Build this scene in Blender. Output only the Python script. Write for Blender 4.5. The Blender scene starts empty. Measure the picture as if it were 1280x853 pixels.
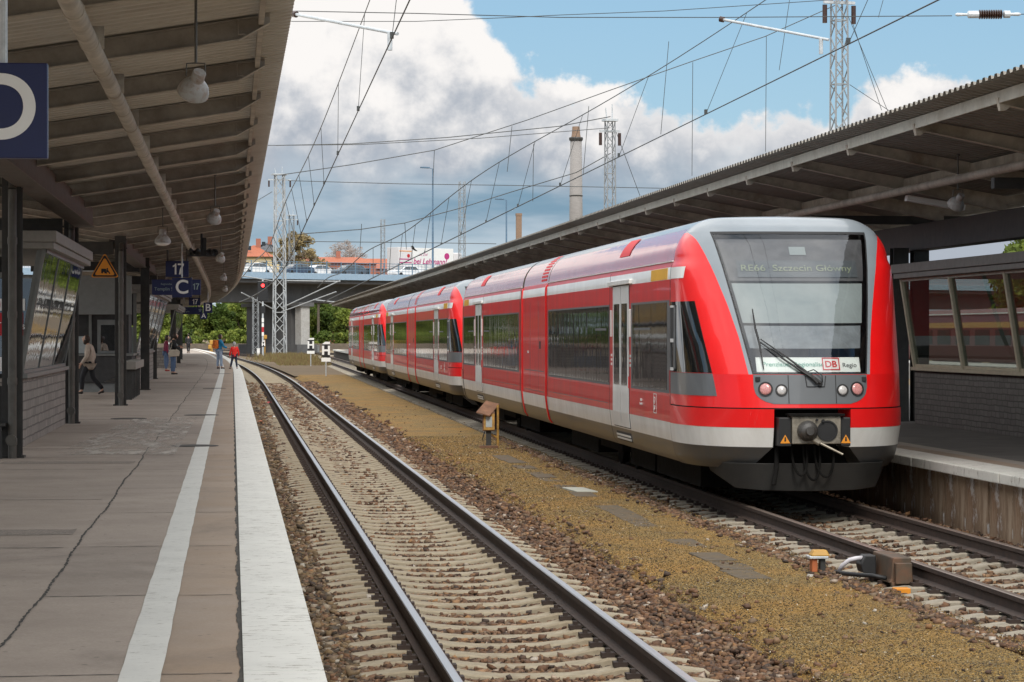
import bpy, bmesh, math, random
import numpy as np
from mathutils import Vector, Matrix
random.seed(7)
rng = np.random.default_rng(7)
R = math.radians
PI = math.pi
scene = bpy.context.scene
COL = scene.collection

# ------------------------------------------------------------------ camera
TH = math.atan(349.5 / 3200.0)          # camera turned right of the track direction
FPX, CH = 3200.0, 2.24                  # focal length in photo pixels, eye above rail head (z = 0)
CT, ST = math.cos(TH), math.sin(TH)
cam = bpy.data.cameras.new('camera')
cam.sensor_width = 36.0
cam.lens = 36.0 * FPX / 1280.0
cam.shift_y = -8.5 / 1280.0
cam.clip_start, cam.clip_end = 0.5, 6000.0
camo = bpy.data.objects.new('camera', cam)
camo.location = (0, 0, CH)
camo.rotation_euler = (R(90), 0, -TH)
COL.objects.link(camo)
scene.camera = camo

def at(px, py, Y):
    """world point seen at photo pixel (px, py) at the distance Y along the tracks"""
    r = (px - 640.0) / FPX
    X = Y * (ST + r * CT) / (CT - r * ST)
    zc = Y * CT + X * ST
    return Vector((X, Y, CH + (418.0 - py) / FPX * zc))

def cl(Y):          # left track / platform bends left in the distance
    return -0.00013 * (Y - 108.0) ** 2 if Y > 108 else 0.0
def cr(Y):          # right track drifts right
    return 0.007 * (Y - 34.5) if Y > 34.5 else 0.0
LT, RT = 2.20, 7.45                     # centre lines of the two tracks
PZ = 0.56                               # platform height above rail head

# ------------------------------------------------------------------ tags and mesh helpers
def tag(o, label=None, cat=None, group=None, kind=None):
    if label: o['label'] = label
    if cat: o['category'] = cat
    if group: o['group'] = group
    if kind: o['kind'] = kind
    return o

def empty(name, loc=(0, 0, 0), rz=0.0, label=None, cat=None, group=None, parent=None):
    o = bpy.data.objects.new(name, None)
    o.empty_display_size = 0.2
    o.location = loc
    o.rotation_euler = (0, 0, rz)
    COL.objects.link(o)
    if parent: o.parent = parent
    return tag(o, label, cat, group)

def kids(o): return [c for c in bpy.data.objects if c.parent == o]
def copy_tree(o, parent=None):
    c = o.copy(); COL.objects.link(c)
    if parent: c.parent = parent
    for ch in list(o.children): copy_tree(ch, c)
    return c

class MB:
    def __init__(s): s.v, s.f, s.m = [], [], []
    def add(s, vs, fs, mi=0):
        b = len(s.v)
        s.v += [tuple(p) for p in vs]
        for f in fs:
            s.f.append([b + i for i in f]); s.m.append(mi)
        return s
    def quad(s, a, b, c, d, mi=0): return s.add([a, b, c, d], [(0, 1, 2, 3)], mi)
    def box(s, x0, x1, y0, y1, z0, z1, mi=0):
        vs = [(x0, y0, z0), (x1, y0, z0), (x1, y1, z0), (x0, y1, z0), (x0, y0, z1), (x1, y0, z1), (x1, y1, z1), (x0, y1, z1)]
        return s.add(vs, [(0, 3, 2, 1), (4, 5, 6, 7), (0, 1, 5, 4), (1, 2, 6, 5), (2, 3, 7, 6), (3, 0, 4, 7)], mi)
    def tube(s, p0, p1, r0, r1=None, n=10, mi=0, cap=True):
        p0, p1 = Vector(p0), Vector(p1)
        r1 = r0 if r1 is None else r1
        d = (p1 - p0)
        if d.length < 1e-6: return s
        d.normalize()
        a = d.orthogonal().normalized(); b = d.cross(a)
        vs = []
        for p, r in ((p0, r0), (p1, r1)):
            for k in range(n):
                t = 2 * PI * k / n
                vs.append(p + (a * math.cos(t) + b * math.sin(t)) * r)
        fs = [(k, (k + 1) % n, n + (k + 1) % n, n + k) for k in range(n)]
        if cap: fs += [tuple(range(n))[::-1], tuple(range(n, 2 * n))]
        return s.add(vs, fs, mi)
    def path(s, pts, r, n=8, mi=0):
        pts = [Vector(p) for p in pts]
        vs = []; m = len(pts)
        up = Vector((0, 0, 1))
        for i, p in enumerate(pts):
            d = (pts[min(i + 1, m - 1)] - pts[max(i - 1, 0)]).normalized()
            a = d.cross(up)
            a = a.normalized() if a.length > 1e-3 else Vector((1, 0, 0))
            b = a.cross(d)
            rr = r[i] if isinstance(r, (list, tuple)) else r
            for k in range(n):
                t = 2 * PI * k / n
                vs.append(p + (a * math.cos(t) + b * math.sin(t)) * rr)
        fs = [(i * n + k, i * n + (k + 1) % n, (i + 1) * n + (k + 1) % n, (i + 1) * n + k) for i in range(m - 1) for k in range(n)]
        fs += [tuple(range(n))[::-1], tuple(range((m - 1) * n, m * n))]
        return s.add(vs, fs, mi)
    def lathe(s, prof, c=(0, 0, 0), n=20, mi=0, M=None):
        """prof: (radius, height) list, turned about z (or about matrix M's z)"""
        vs = []
        for r, h in prof:
            for k in range(n):
                t = 2 * PI * k / n
                p = Vector((r * math.cos(t), r * math.sin(t), h))
                if M is not None: p = M @ p
                vs.append(p + Vector(c))
        m = len(prof)
        fs = [(i * n + k, i * n + (k + 1) % n, (i + 1) * n + (k + 1) % n, (i + 1) * n + k) for i in range(m - 1) for k in range(n)]
        if prof[0][0] > 1e-4: fs.append(tuple(range(n))[::-1])
        if prof[-1][0] > 1e-4: fs.append(tuple(range((m - 1) * n, m * n)))
        return s.add(vs, fs, mi)
    def prism(s, poly, a, b, f, mi=0):
        """poly: 2D points; f(u, v, w) -> 3D; extruded over w in a..b"""
        n = len(poly)
        vs = [f(u, v, a) for u, v in poly] + [f(u, v, b) for u, v in poly]
        fs = [tuple(range(n))[::-1], tuple(range(n, 2 * n))] + [(k, (k + 1) % n, n + (k + 1) % n, n + k) for k in range(n)]
        return s.add(vs, fs, mi)
    def beam(s, p0, p1, w, h, mi=0):
        p0, p1 = Vector(p0), Vector(p1)
        d = (p1 - p0).normalized(); up = Vector((0, 0, 1))
        a = d.cross(up)
        a = a.normalized() if a.length > 1e-3 else Vector((1, 0, 0))
        b = a.cross(d)
        vs = [p + a * (sx * w / 2) + b * (sy * h / 2) for p in (p0, p1) for sx, sy in ((-1, -1), (1, -1), (1, 1), (-1, 1))]
        return s.add(vs, [(3, 2, 1, 0), (4, 5, 6, 7), (0, 1, 5, 4), (1, 2, 6, 5), (2, 3, 7, 6), (3, 0, 4, 7)], mi)
    def build(s, name, mats, parent=None, smooth=False, bevel=0.0, fix=True):
        me = bpy.data.meshes.new(name)
        me.from_pydata(s.v, [], s.f)
        mats = mats if isinstance(mats, (list, tuple)) else [mats]
        for m in mats: me.materials.append(m)
        if len(mats) > 1: me.polygons.foreach_set('material_index', s.m)
        if fix:
            bm = bmesh.new(); bm.from_mesh(me)
            bmesh.ops.recalc_face_normals(bm, faces=bm.faces)
            bm.to_mesh(me); bm.free()
        if smooth: me.polygons.foreach_set('use_smooth', [True] * len(me.polygons))
        me.update()
        o = bpy.data.objects.new(name, me)
        COL.objects.link(o)
        if parent: o.parent = parent
        if bevel:
            b = o.modifiers.new('bevel', 'BEVEL'); b.width = bevel; b.segments = 2; b.limit_method = 'ANGLE'; b.angle_limit = R(40)
        if smooth == 'auto':
            pass
        return o

def sharp(o, ang=35):
    """smooth shading that keeps edges sharper than ang degrees"""
    me = o.data
    bm = bmesh.new(); bm.from_mesh(me)
    for f in bm.faces: f.smooth = True
    for e in bm.edges:
        if len(e.link_faces) == 2 and e.calc_face_angle(0) > R(ang): e.smooth = False
    bm.to_mesh(me); bm.free()
    return o

def digits17(h, loc, m, parent):
    """the number 17 as flat sheet figures"""
    mb = MB(); w = h * .15
    f = lambda u, v, q: (loc[0] + u * h, loc[1] + q, loc[2] + v * h)
    mb.prism([(-.22, -.5), (-.07, -.5), (-.07, .5), (-.18, .5), (-.24, .38), (-.40, .30), (-.40, .17), (-.22, .24)], -.002, .002, f)
    mb.prism([(.05, .5), (.05, .35), (.44, .35), (.25, .0), (.16, -.5), (.33, -.5), (.40, -.05), (.62, .37), (.62, .5)], -.002, .002, f)
    return mb.build('lettering', m, parent)
def text(body, size, loc, rot, m, parent, name='lettering', ext=0.002, align='CENTER', shear=0.0, spacing=1.0, bold=0.0):
    cu = bpy.data.curves.new(name, 'FONT')
    cu.body = body; cu.size = size; cu.extrude = ext
    cu.align_x = align; cu.align_y = 'CENTER'; cu.shear = shear; cu.space_character = spacing
    cu.offset = bold
    cu.materials.append(m)
    tmp = bpy.data.objects.new(name, cu); COL.objects.link(tmp)
    me = bpy.data.meshes.new_from_object(tmp.evaluated_get(bpy.context.evaluated_depsgraph_get()))
    bpy.data.objects.remove(tmp); bpy.data.curves.remove(cu)
    me.name = name; me.materials.clear(); me.materials.append(m)
    o = bpy.data.objects.new(name, me); COL.objects.link(o)
    o.location = loc; o.rotation_euler = rot
    if parent: o.parent = parent
    return o

# ------------------------------------------------------------------ materials
class NT:
    def __init__(s, name):
        s.m = bpy.data.materials.new(name); s.m.use_nodes = True
        s.t = s.m.node_tree; s.n = s.t.nodes; s.l = s.t.links
        s.b = s.n['Principled BSDF']; s.out = s.n['Material Output']
    def node(s, ty, **kw):
        n = s.n.new(ty)
        for k, v in kw.items(): setattr(n, k, v)
        return n
    def link(s, a, b): s.l.new(a, b)
    def coord(s, scale=(1, 1, 1)):
        tc = s.node('ShaderNodeTexCoord'); mp = s.node('ShaderNodeMapping')
        mp.inputs['Scale'].default_value = scale
        s.link(tc.outputs['Object'], mp.inputs['Vector'])
        return mp.outputs['Vector']
    def noise(s, vec, scale, detail=6.0, rough=0.6, dist=0.0):
        n = s.node('ShaderNodeTexNoise')
        n.inputs['Scale'].default_value = scale; n.inputs['Detail'].default_value = detail
        n.inputs['Roughness'].default_value = rough; n.inputs['Distortion'].default_value = dist
        s.link(vec, n.inputs['Vector'])
        return n.outputs['Fac']
    def ramp(s, fac, stops):
        r = s.node('ShaderNodeValToRGB')
        e = r.color_ramp.elements
        while len(e) < len(stops): e.new(0.5)
        for el, (p, c) in zip(e, stops):
            el.position = p
            el.color = (c, c, c, 1) if isinstance(c, (int, float)) else (*c, 1)
        s.link(fac, r.inputs['Fac'])
        return r.outputs['Color']
    def mix(s, fac, a, b, mode='MIX'):
        n = s.node('ShaderNodeMix', data_type='RGBA', blend_type=mode)
        for sock, v in ((n.inputs[0], fac), (n.inputs[6], a), (n.inputs[7], b)):
            if isinstance(v, (int, float)): sock.default_value = v if sock == n.inputs[0] else (v, v, v, 1)
            elif isinstance(v, tuple): sock.default_value = (*v, 1)
            else: s.link(v, sock)
        return n.outputs[2]
    def bump(s, h, strength, dist=0.02):
        b = s.node('ShaderNodeBump'); b.inputs['Strength'].default_value = strength; b.inputs['Distance'].default_value = dist
        s.link(h, b.inputs['Height']); s.link(b.outputs['Normal'], s.b.inputs['Normal'])
    def set(s, **kw):
        for k, v in kw.items():
            i = s.b.inputs[k.replace('_', ' ')]
            if isinstance(v, (int, float)): i.default_value = v
            elif isinstance(v, tuple): i.default_value = (*v, 1)
            else: s.link(v, i)
        return s.m

def plain(name, c, rough=0.6, metal=0.0, var=0.25, scale=6.0, bump=0.0, bscale=None, dirt=None, dscale=1.5, damt=0.5, stretch=(1, 1, 1), coat=0.0, spec=0.5):
    t = NT(name)
    v = t.coord(stretch)
    n1 = t.noise(v, scale, 8, 0.65)
    c2 = tuple(min(1, x * (1 + var)) for x in c); c1 = tuple(x * (1 - var) for x in c)
    col = t.ramp(n1, [(0.3, c1), (0.7, c2)])
    if dirt:
        n2 = t.noise(v, dscale, 8, 0.7, 0.3)
        f = t.ramp(n2, [(0.45, 0.0), (0.7, damt)])
        col = t.mix(f, col, dirt)
    t.set(Base_Color=col, Roughness=rough, Metallic=metal)
    if coat: t.set(Coat_Weight=coat, Coat_Roughness=0.04)
    t.b.inputs['Specular IOR Level'].default_value = spec
    if bump: t.bump(t.noise(v, bscale or scale * 4, 8, 0.7), bump, 0.01)
    return t.m

def brick_mat(name, c1, c2, mortar, bw=0.42, bh=0.14):
    t = NT(name)
    tc = t.node('ShaderNodeTexCoord'); sep = t.node('ShaderNodeSeparateXYZ'); cmb = t.node('ShaderNodeCombineXYZ')
    add = t.node('ShaderNodeMath', operation='ADD')
    t.link(tc.outputs['Object'], sep.inputs[0])
    t.link(sep.outputs['X'], add.inputs[0]); t.link(sep.outputs['Y'], add.inputs[1])
    t.link(add.outputs[0], cmb.inputs['X']); t.link(sep.outputs['Z'], cmb.inputs['Y'])
    nz = t.noise(tc.outputs['Object'], 3.0, 4)
    off = t.node('ShaderNodeVectorMath', operation='SCALE'); off.inputs['Scale'].default_value = 0.05
    cc = t.node('ShaderNodeCombineXYZ'); t.link(nz, cc.inputs['X']); t.link(nz, cc.inputs['Y']); t.link(cc.outputs[0], off.inputs[0])
    ad = t.node('ShaderNodeVectorMath', operation='ADD'); t.link(cmb.outputs[0], ad.inputs[0]); t.link(off.outputs[0], ad.inputs[1])
    br = t.node('ShaderNodeTexBrick')
    br.inputs['Color1'].default_value = (*c1, 1); br.inputs['Color2'].default_value = (*c2, 1); br.inputs['Mortar'].default_value = (*mortar, 1)
    br.inputs['Scale'].default_value = 1.0; br.inputs['Brick Width'].default_value = bw; br.inputs['Row Height'].default_value = bh
    br.inputs['Mortar Size'].default_value = 0.012; br.inputs['Mortar Smooth'].default_value = 0.3; br.inputs['Bias'].default_value = -0.1
    br.offset_frequency = 2; br.squash = 0.75; br.squash_frequency = 3
    t.link(ad.outputs[0], br.inputs['Vector'])
    n = t.noise(tc.outputs['Object'], 9.0, 8, 0.7)
    col = t.mix(t.ramp(n, [(0.3, 0.0), (0.75, 0.6)]), br.outputs['Color'], tuple(x * 0.45 for x in c1))
    t.set(Base_Color=col, Roughness=0.85)
    inv = t.node('ShaderNodeMath', operation='SUBTRACT'); inv.inputs[0].default_value = 1.0; t.link(br.outputs['Fac'], inv.inputs[1])
    t.bump(inv.outputs[0], 0.8, 0.02)
    return t.m

def glass_mat(name, tint, refl, rough=0.02, wave=0.0, wscale=1.0, stretch=(1, 1, 1), ior=1.5):
    """coated glazing: part mirror, part see-through"""
    t = NT(name)
    tr = t.node('ShaderNodeBsdfTransparent'); tr.inputs['Color'].default_value = (*tint, 1)
    gl = t.node('ShaderNodeBsdfGlossy'); gl.inputs['Roughness'].default_value = rough; gl.inputs['Color'].default_value = (0.95, 0.97, 1, 1)
    fr = t.node('ShaderNodeFresnel'); fr.inputs['IOR'].default_value = ior
    mx = t.node('ShaderNodeMath', operation='MAXIMUM'); mx.inputs[1].default_value = refl
    t.link(fr.outputs[0], mx.inputs[0])
    ms = t.node('ShaderNodeMixShader')
    t.link(mx.outputs[0], ms.inputs[0]); t.link(tr.outputs[0], ms.inputs[1]); t.link(gl.outputs[0], ms.inputs[2])
    t.link(ms.outputs[0], t.out.inputs['Surface'])
    if wave:
        b = t.node('ShaderNodeBump'); b.inputs['Strength'].default_value = wave; b.inputs['Distance'].default_value = 0.02
        t.link(t.noise(t.coord(stretch), wscale, 2), b.inputs['Height'])
        t.link(b.outputs['Normal'], gl.inputs['Normal'])
    return t.m

M = {}
M['steel_dark'] = plain('dark_painted_steel', (0.032, 0.032, 0.03), 0.55, var=0.35, dirt=(0.06, 0.05, 0.04), damt=0.5, bump=0.1)
M['steel_grey'] = plain('grey_green_painted_steel', (0.085, 0.082, 0.073), 0.5, var=0.3, dirt=(0.09, 0.07, 0.05), damt=0.6, bump=0.1)
M['girder'] = plain('brown_grey_girder_paint', (0.10, 0.085, 0.072), 0.6, var=0.3, dirt=(0.1, 0.06, 0.04), damt=0.6)
M['roof_under'] = plain('weathered_cream_roof_sheet', (0.55, 0.515, 0.455), 0.7, var=0.07, scale=3, dirt=(0.33, 0.28, 0.22), damt=0.4, dscale=0.8, stretch=(0.5, 1, 1))
M['rafter'] = plain('weathered_rafter_paint', (0.46, 0.41, 0.34), 0.65, var=0.25, scale=4, dirt=(0.17, 0.12, 0.08), damt=0.7, dscale=1.2)
M['fascia'] = plain('grey_white_fascia_board', (0.5, 0.47, 0.4), 0.6, var=0.15, dirt=(0.25, 0.2, 0.14), damt=0.5)
M['galv'] = plain('galvanised_steel', (0.52, 0.55, 0.57), 0.45, metal=0.25, var=0.2, scale=10)
M['mast'] = plain('light_painted_mast_steel', (0.40, 0.42, 0.43), 0.5, var=0.12, dirt=(0.28, 0.26, 0.24), damt=0.4)
M['mast_grey'] = plain('weathered_grey_mast_steel', (0.26, 0.275, 0.285), 0.55, var=0.15)
M['wire'] = plain('overhead_wire_copper', (0.055, 0.06, 0.06), 0.5, metal=0.3)
M['insul'] = plain('brown_porcelain', (0.05, 0.025, 0.018), 0.25)
M['black'] = plain('black_rubber', (0.012, 0.012, 0.013), 0.55)
M['sign_blue'] = plain('dark_blue_sign_enamel', (0.008, 0.014, 0.075), 0.35, var=0.1)
M['sign_white'] = plain('white_sign_paint', (0.78, 0.78, 0.76), 0.5, var=0.04)
M['sign_black'] = plain('black_sign_paint', (0.01, 0.01, 0.011), 0.45)
M['sign_yellow'] = plain('orange_yellow_sign_paint', (0.72, 0.27, 0.02), 0.45, var=0.06)
M['sign_red'] = plain('red_sign_paint', (0.45, 0.012, 0.02), 0.5, var=0.08)
M['pink'] = plain('magenta_print', (0.42, 0.03, 0.17), 0.5, var=0.05)
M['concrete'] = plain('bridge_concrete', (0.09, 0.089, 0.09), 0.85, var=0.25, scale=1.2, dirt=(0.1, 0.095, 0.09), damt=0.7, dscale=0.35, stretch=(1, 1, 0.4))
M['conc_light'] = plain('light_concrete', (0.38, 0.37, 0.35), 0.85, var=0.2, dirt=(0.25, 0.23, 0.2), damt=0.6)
M['bridge_blue'] = plain('blue_grey_edge_beam_paint', (0.26, 0.36, 0.46), 0.6, var=0.12)
M['railing'] = plain('blue_railing_paint', (0.12, 0.2, 0.28), 0.5, var=0.12)
M['brick'] = brick_mat('grey_rubble_brick', (0.30, 0.27, 0.24), (0.20, 0.18, 0.165), (0.12, 0.11, 0.10))
M['brick_dark'] = brick_mat('dark_grey_clinker_brick', (0.2, 0.19, 0.175), (0.15, 0.14, 0.13), (0.085, 0.08, 0.075), 0.3, 0.1)
M['mirror_glass'] = glass_mat('mirror_coated_glazing', (0.25, 0.26, 0.26), 0.62, 0.01, 0.12, 2.2, (1, 1, 0.35))
M['kiosk_glass'] = glass_mat('clear_glazing', (0.58, 0.61, 0.58), 0.13, 0.01, ior=1.02)
M['bark'] = plain('tree_bark', (0.1, 0.08, 0.06), 0.9, var=0.4, scale=8)
# ------------------------------------------------------------------ sky and sun
SUN_EL, SUN_AZ = R(43), R(178)          # azimuth clockwise from +Y: high behind the camera, a little right
w = bpy.data.worlds.new('World'); scene.world = w; w.use_nodes = True
nt = w.node_tree; N = nt.nodes; L = nt.links
bg = N['Background']
def nd(ty, **kw):
    n = N.new(ty)
    for k, v in kw.items(): setattr(n, k, v)
    return n
def mth(op, a, b=None, c=None, clamp=False):
    n = nd('ShaderNodeMath', operation=op); n.use_clamp = clamp
    for i, v in enumerate((a, b, c)):
        if v is None: continue
        if isinstance(v, (int, float)): n.inputs[i].default_value = v
        else: L.new(v, n.inputs[i])
    return n.outputs[0]
def sstep(x, a, b):
    n = nd('ShaderNodeMapRange', interpolation_type='SMOOTHSTEP')
    L.new(x, n.inputs['Value']); n.inputs['From Min'].default_value = a; n.inputs['From Max'].default_value = b
    return n.outputs['Result']
def wmix(f, a, b):
    n = nd('ShaderNodeMix', data_type='RGBA')
    for sock, v in ((n.inputs[0], f), (n.inputs[6], a), (n.inputs[7], b)):
        if isinstance(v, (int, float)): sock.default_value = v
        elif isinstance(v, tuple): sock.default_value = (*v, 1)
        else: L.new(v, sock)
    return n.outputs[2]
def wnoise(vec, scale, detail, rough=0.55, dist=0.0):
    n = nd('ShaderNodeTexNoise'); n.inputs['Scale'].default_value = scale; n.inputs['Detail'].default_value = detail
    n.inputs['Roughness'].default_value = rough; n.inputs['Distortion'].default_value = dist
    L.new(vec, n.inputs['Vector']); return n.outputs['Fac']
sky = nd('ShaderNodeTexSky', sky_type='NISHITA')
sky.sun_disc = False; sky.sun_elevation = SUN_EL; sky.sun_rotation = SUN_AZ
sky.air_density = 1.0; sky.dust_density = 0.6; sky.ozone_density = 1.6
tc = nd('ShaderNodeTexCoord'); sx = nd('ShaderNodeSeparateXYZ'); L.new(tc.outputs['Generated'], sx.inputs[0])
az = mth('ARCTAN2', sx.outputs['X'], sx.outputs['Y'])
hor = mth('SQRT', mth('ADD', mth('MULTIPLY', sx.outputs['X'], sx.outputs['X']), mth('MULTIPLY', sx.outputs['Y'], sx.outputs['Y'])))
el = mth('ARCTAN2', sx.outputs['Z'], hor)
# A, E: bearing and height above the horizon in units of 1/32 radian
A = mth('MULTIPLY_ADD', az, 32.0, 6.4 - TH * 32.0)
E = mth('MULTIPLY', el, 32.0)
cv = nd('ShaderNodeCombineXYZ'); L.new(A, cv.inputs['X']); L.new(E, cv.inputs['Y'])
# height of the cloud tops by bearing
fc = nd('ShaderNodeFloatCurve'); L.new(mth('MULTIPLY', A, 1 / 16.0, clamp=True), fc.inputs['Value'])
tops = [(0, 4.9), (3.3, 4.75), (4.4, 4.6), (5.3, 4.75), (5.9, 4.25), (6.22, 3.72), (6.45, 3.5), (7.0, 3.28), (7.6, 3.2), (8.3, 2.95), (8.8, 2.82), (9.1, 2.62), (9.35, 2.78), (9.7, 2.9), (10.1, 2.85), (10.4, 2.62), (10.7, 3.1), (11.2, 3.32), (11.8, 3.3), (12.2, 3.0), (12.6, 2.5), (16, 2.2)]
cu = fc.mapping.curves[0]
while len(cu.points) < len(tops): cu.points.new(0.5, 0.5)
for p, (a, e) in zip(cu.points, tops): p.location = (a / 16.0, e / 6.0); p.handle_type = 'AUTO'
fc.mapping.update()
top = mth('MULTIPLY', fc.outputs['Value'], 6.0)
puff = wnoise(cv.outputs[0], 1.9, 9, 0.58)
puff2 = wnoise(cv.outputs[0], 0.75, 5, 0.5)
d = mth('SUBTRACT', mth('ADD', top, mth('MULTIPLY', mth('SUBTRACT', puff, 0.5), 1.5)), E)
front = sstep(d, 0.0, 0.28)
# clouds over the rest of the sky (seen only as light and in reflections)
far = wnoise(tc.outputs['Generated'], 2.2, 8, 0.6)
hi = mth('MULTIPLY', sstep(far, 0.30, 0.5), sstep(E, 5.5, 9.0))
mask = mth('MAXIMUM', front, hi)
# brightness inside the cloud
shade = mth('ADD', mth('MULTIPLY', puff, 0.75), mth('MULTIPLY', puff2, 0.65))
lit = sstep(mth('ADD', shade, mth('MULTIPLY', mth('SUBTRACT', E, 2.9), 0.20)), 0.46, 0.86)
near_edge = sstep(d, 1.1, 0.0)
lit = mth('MAXIMUM', lit, mth('MULTIPLY', near_edge, 0.75))
K = 7.3
cwhite = (1.02 * K, 0.99 * K, 0.965 * K); cgrey = (0.45 * K, 0.495 * K, 0.565 * K)
ccol = wmix(lit, cgrey, cwhite)
# flat grey-blue cloud bases low down, brightening again at the horizon
cs = nd('ShaderNodeCombineXYZ'); L.new(mth('MULTIPLY', A, 0.35), cs.inputs['X']); L.new(mth('MULTIPLY', E, 1.5), cs.inputs['Y'])
band = wnoise(cs.outputs[0], 1.0, 5, 0.55)
basecol = wmix(sstep(band, 0.36, 0.64), (0.22 * K, 0.36 * K, 0.48 * K), (0.48 * K, 0.58 * K, 0.67 * K))
basecol = wmix(sstep(E, 1.5, 0.7), basecol, (0.58 * K, 0.69 * K, 0.76 * K))
lowf = mth('MULTIPLY', sstep(mth('ADD', E, mth('MULTIPLY', mth('SUBTRACT', puff2, 0.5), 1.6)), 2.35, 1.55), mth('MULTIPLY', sstep(A, 12.0, 6.5), sstep(A, 0.0, 2.5)))
ccol = wmix(lowf, ccol, basecol)
blue = wmix(0.65, sky.outputs['Color'], (0.24 * K, 0.47 * K, 0.68 * K))
side = wmix(sstep(wnoise(tc.outputs['Generated'], 4.5, 6, 0.55), 0.42, 0.6), (0.36 * K, 0.45 * K, 0.56 * K), (1.35 * K, 1.32 * K, 1.28 * K))
ccol = wmix(sstep(A, 2.2, -1.0), ccol, side)
ccol = wmix(sstep(E, 6.0, 12.0), ccol, wmix(sstep(far, 0.45, 0.7), (1.5 * K, 1.55 * K, 1.62 * K), (2.6 * K, 2.55 * K, 2.45 * K)))  # unseen overhead cloud made brighter to lift the ambient light
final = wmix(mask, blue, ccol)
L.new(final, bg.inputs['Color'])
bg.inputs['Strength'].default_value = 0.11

sl = bpy.data.lights.new('sun', 'SUN'); sl.energy = 2.1; sl.angle = R(18); sl.color = (1.0, 0.95, 0.87)
so = bpy.data.objects.new('sun', sl); COL.objects.link(so)
sd = Vector((math.sin(SUN_AZ) * math.cos(SUN_EL), math.cos(SUN_AZ) * math.cos(SUN_EL), math.sin(SUN_EL)))
so.rotation_euler = sd.to_track_quat('Z', 'Y').to_euler()
scene.view_settings.view_transform = 'Standard'; scene.view_settings.look = 'None'
scene.view_settings.exposure = 0.25; scene.view_settings.gamma = 1.0; scene.view_settings.use_curve_mapping = False

# ------------------------------------------------------------------ ground
t = NT('earth_and_grass'); v = t.coord()
c = t.ramp(t.noise(v, 0.05, 8, 0.65), [(0.35, (0.16, 0.115, 0.06)), (0.55, (0.2, 0.14, 0.065)), (0.7, (0.09, 0.1, 0.03))])
c = t.mix(t.ramp(t.noise(v, 2.5, 8, 0.7), [(0.35, 0.0), (0.7, 0.6)]), c, (0.11, 0.085, 0.05))
M['earth'] = t.set(Base_Color=c, Roughness=0.95)
g = MB().quad((-1500, -60, -0.36), (1500, -60, -0.36), (1500, 4000, -0.36), (-1500, 4000, -0.36)).build('ground', M['earth'])
tag(g, kind='structure')

# fine yellow gravel between the tracks
t = NT('ochre_fine_gravel'); v = t.coord()
vo = t.node('ShaderNodeTexVoronoi'); vo.inputs['Scale'].default_value = 85.0; t.link(v, vo.inputs['Vector'])
sp = t.node('ShaderNodeSeparateColor'); t.link(vo.outputs['Color'], sp.inputs[0])
grain = t.ramp(sp.outputs[0], [(0.0, (0.03, 0.026, 0.016)), (0.3, (0.085, 0.062, 0.022)), (0.55, (0.19, 0.112, 0.026)), (0.8, (0.31, 0.176, 0.034)), (1.0, (0.46, 0.34, 0.12))])
patch = t.ramp(t.noise(v, 0.55, 6, 0.65, 0.4), [(0.42, 0.0), (0.62, 0.75)])
c = t.mix(patch, grain, t.mix(0.55, grain, (0.36, 0.165, 0.012)))
c = t.mix(t.ramp(t.noise(v, 1.3, 8, 0.7), [(0.5, 0.0), (0.75, 0.7)]), c, (0.06, 0.05, 0.034))
t.set(Base_Color=c, Roughness=0.9); t.bump(vo.outputs['Distance'], 0.9, 0.01)
M['gravel'] = t.m
t = NT('brown_ballast_bed'); v = t.coord()
vo = t.node('ShaderNodeTexVoronoi'); vo.inputs['Scale'].default_value = 19.0; t.link(v, vo.inputs['Vector'])
sp = t.node('ShaderNodeSeparateColor'); t.link(vo.outputs['Color'], sp.inputs[0])
c = t.ramp(sp.outputs[0], [(0.0, (0.045, 0.032, 0.022)), (0.4, (0.12, 0.075, 0.045)), (0.75, (0.2, 0.125, 0.075)), (1.0, (0.26, 0.2, 0.15))])
t.set(Base_Color=c, Roughness=0.95); t.bump(vo.outputs['Distance'], 1.0, 0.05)
M['bed'] = t.m

def ys(a, b, near=1.0):
    out = [a]
    while out[-1] < b: out.append(out[-1] + max(near, out[-1] * 0.02))
    return out
def strip(mb, f0, f1, z0, z1, Y, mi=0):
    """sheet between x = f0(Y) and f1(Y)"""
    vs = []
    for y in Y: vs += [(f0(y), y, z0), (f1(y), y, z1)]
    mb.add(vs, [(2 * i, 2 * i + 1, 2 * i + 3, 2 * i + 2) for i in range(len(Y) - 1)], mi)
    return mb
def lc(y): return LT + cl(y)
def rc(y): return RT + cr(y)
Y1 = ys(8, 330)
o = strip(MB(), lambda y: lc(y) - 1.9, lambda y: lc(y) + 1.78, -0.315, -0.315, Y1).build('ballast_bed', M['bed']); tag(o, kind='structure')
Y2 = ys(8, 420)
o = strip(MB(), lambda y: rc(y) - 1.62, lambda y: rc(y) + 2.2, -0.31, -0.31, Y2).build('ballast_bed', M['bed']); tag(o, kind='structure')
mb = MB()
strip(mb, lambda y: lc(y) + 1.60, lambda y: lc(y) + 1.98, -0.30, -0.155, ys(8, 150, 0.5))
strip(mb, lambda y: lc(y) + 1.98, lambda y: rc(y) - 1.62, -0.155, -0.15, ys(8, 150, 0.5))
strip(mb, lambda y: rc(y) - 1.62, lambda y: rc(y) - 1.38, -0.15, -0.29, ys(8, 150, 0.5))
o = mb.build('gravel_path', M['gravel']); tag(o, kind='structure')
mb = MB()
strip(mb, lambda y: lc(y) + 1.60, lambda y: rc(y) - 1.4, -0.2, -0.2, ys(149, 420, 0.5))
t = NT('dry_trackside_earth'); v = t.coord()
c = t.ramp(t.noise(v, 0.12, 8, 0.65), [(0.35, (0.15, 0.10, 0.05)), (0.6, (0.11, 0.075, 0.038)), (0.72, (0.09, 0.085, 0.033))])
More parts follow.
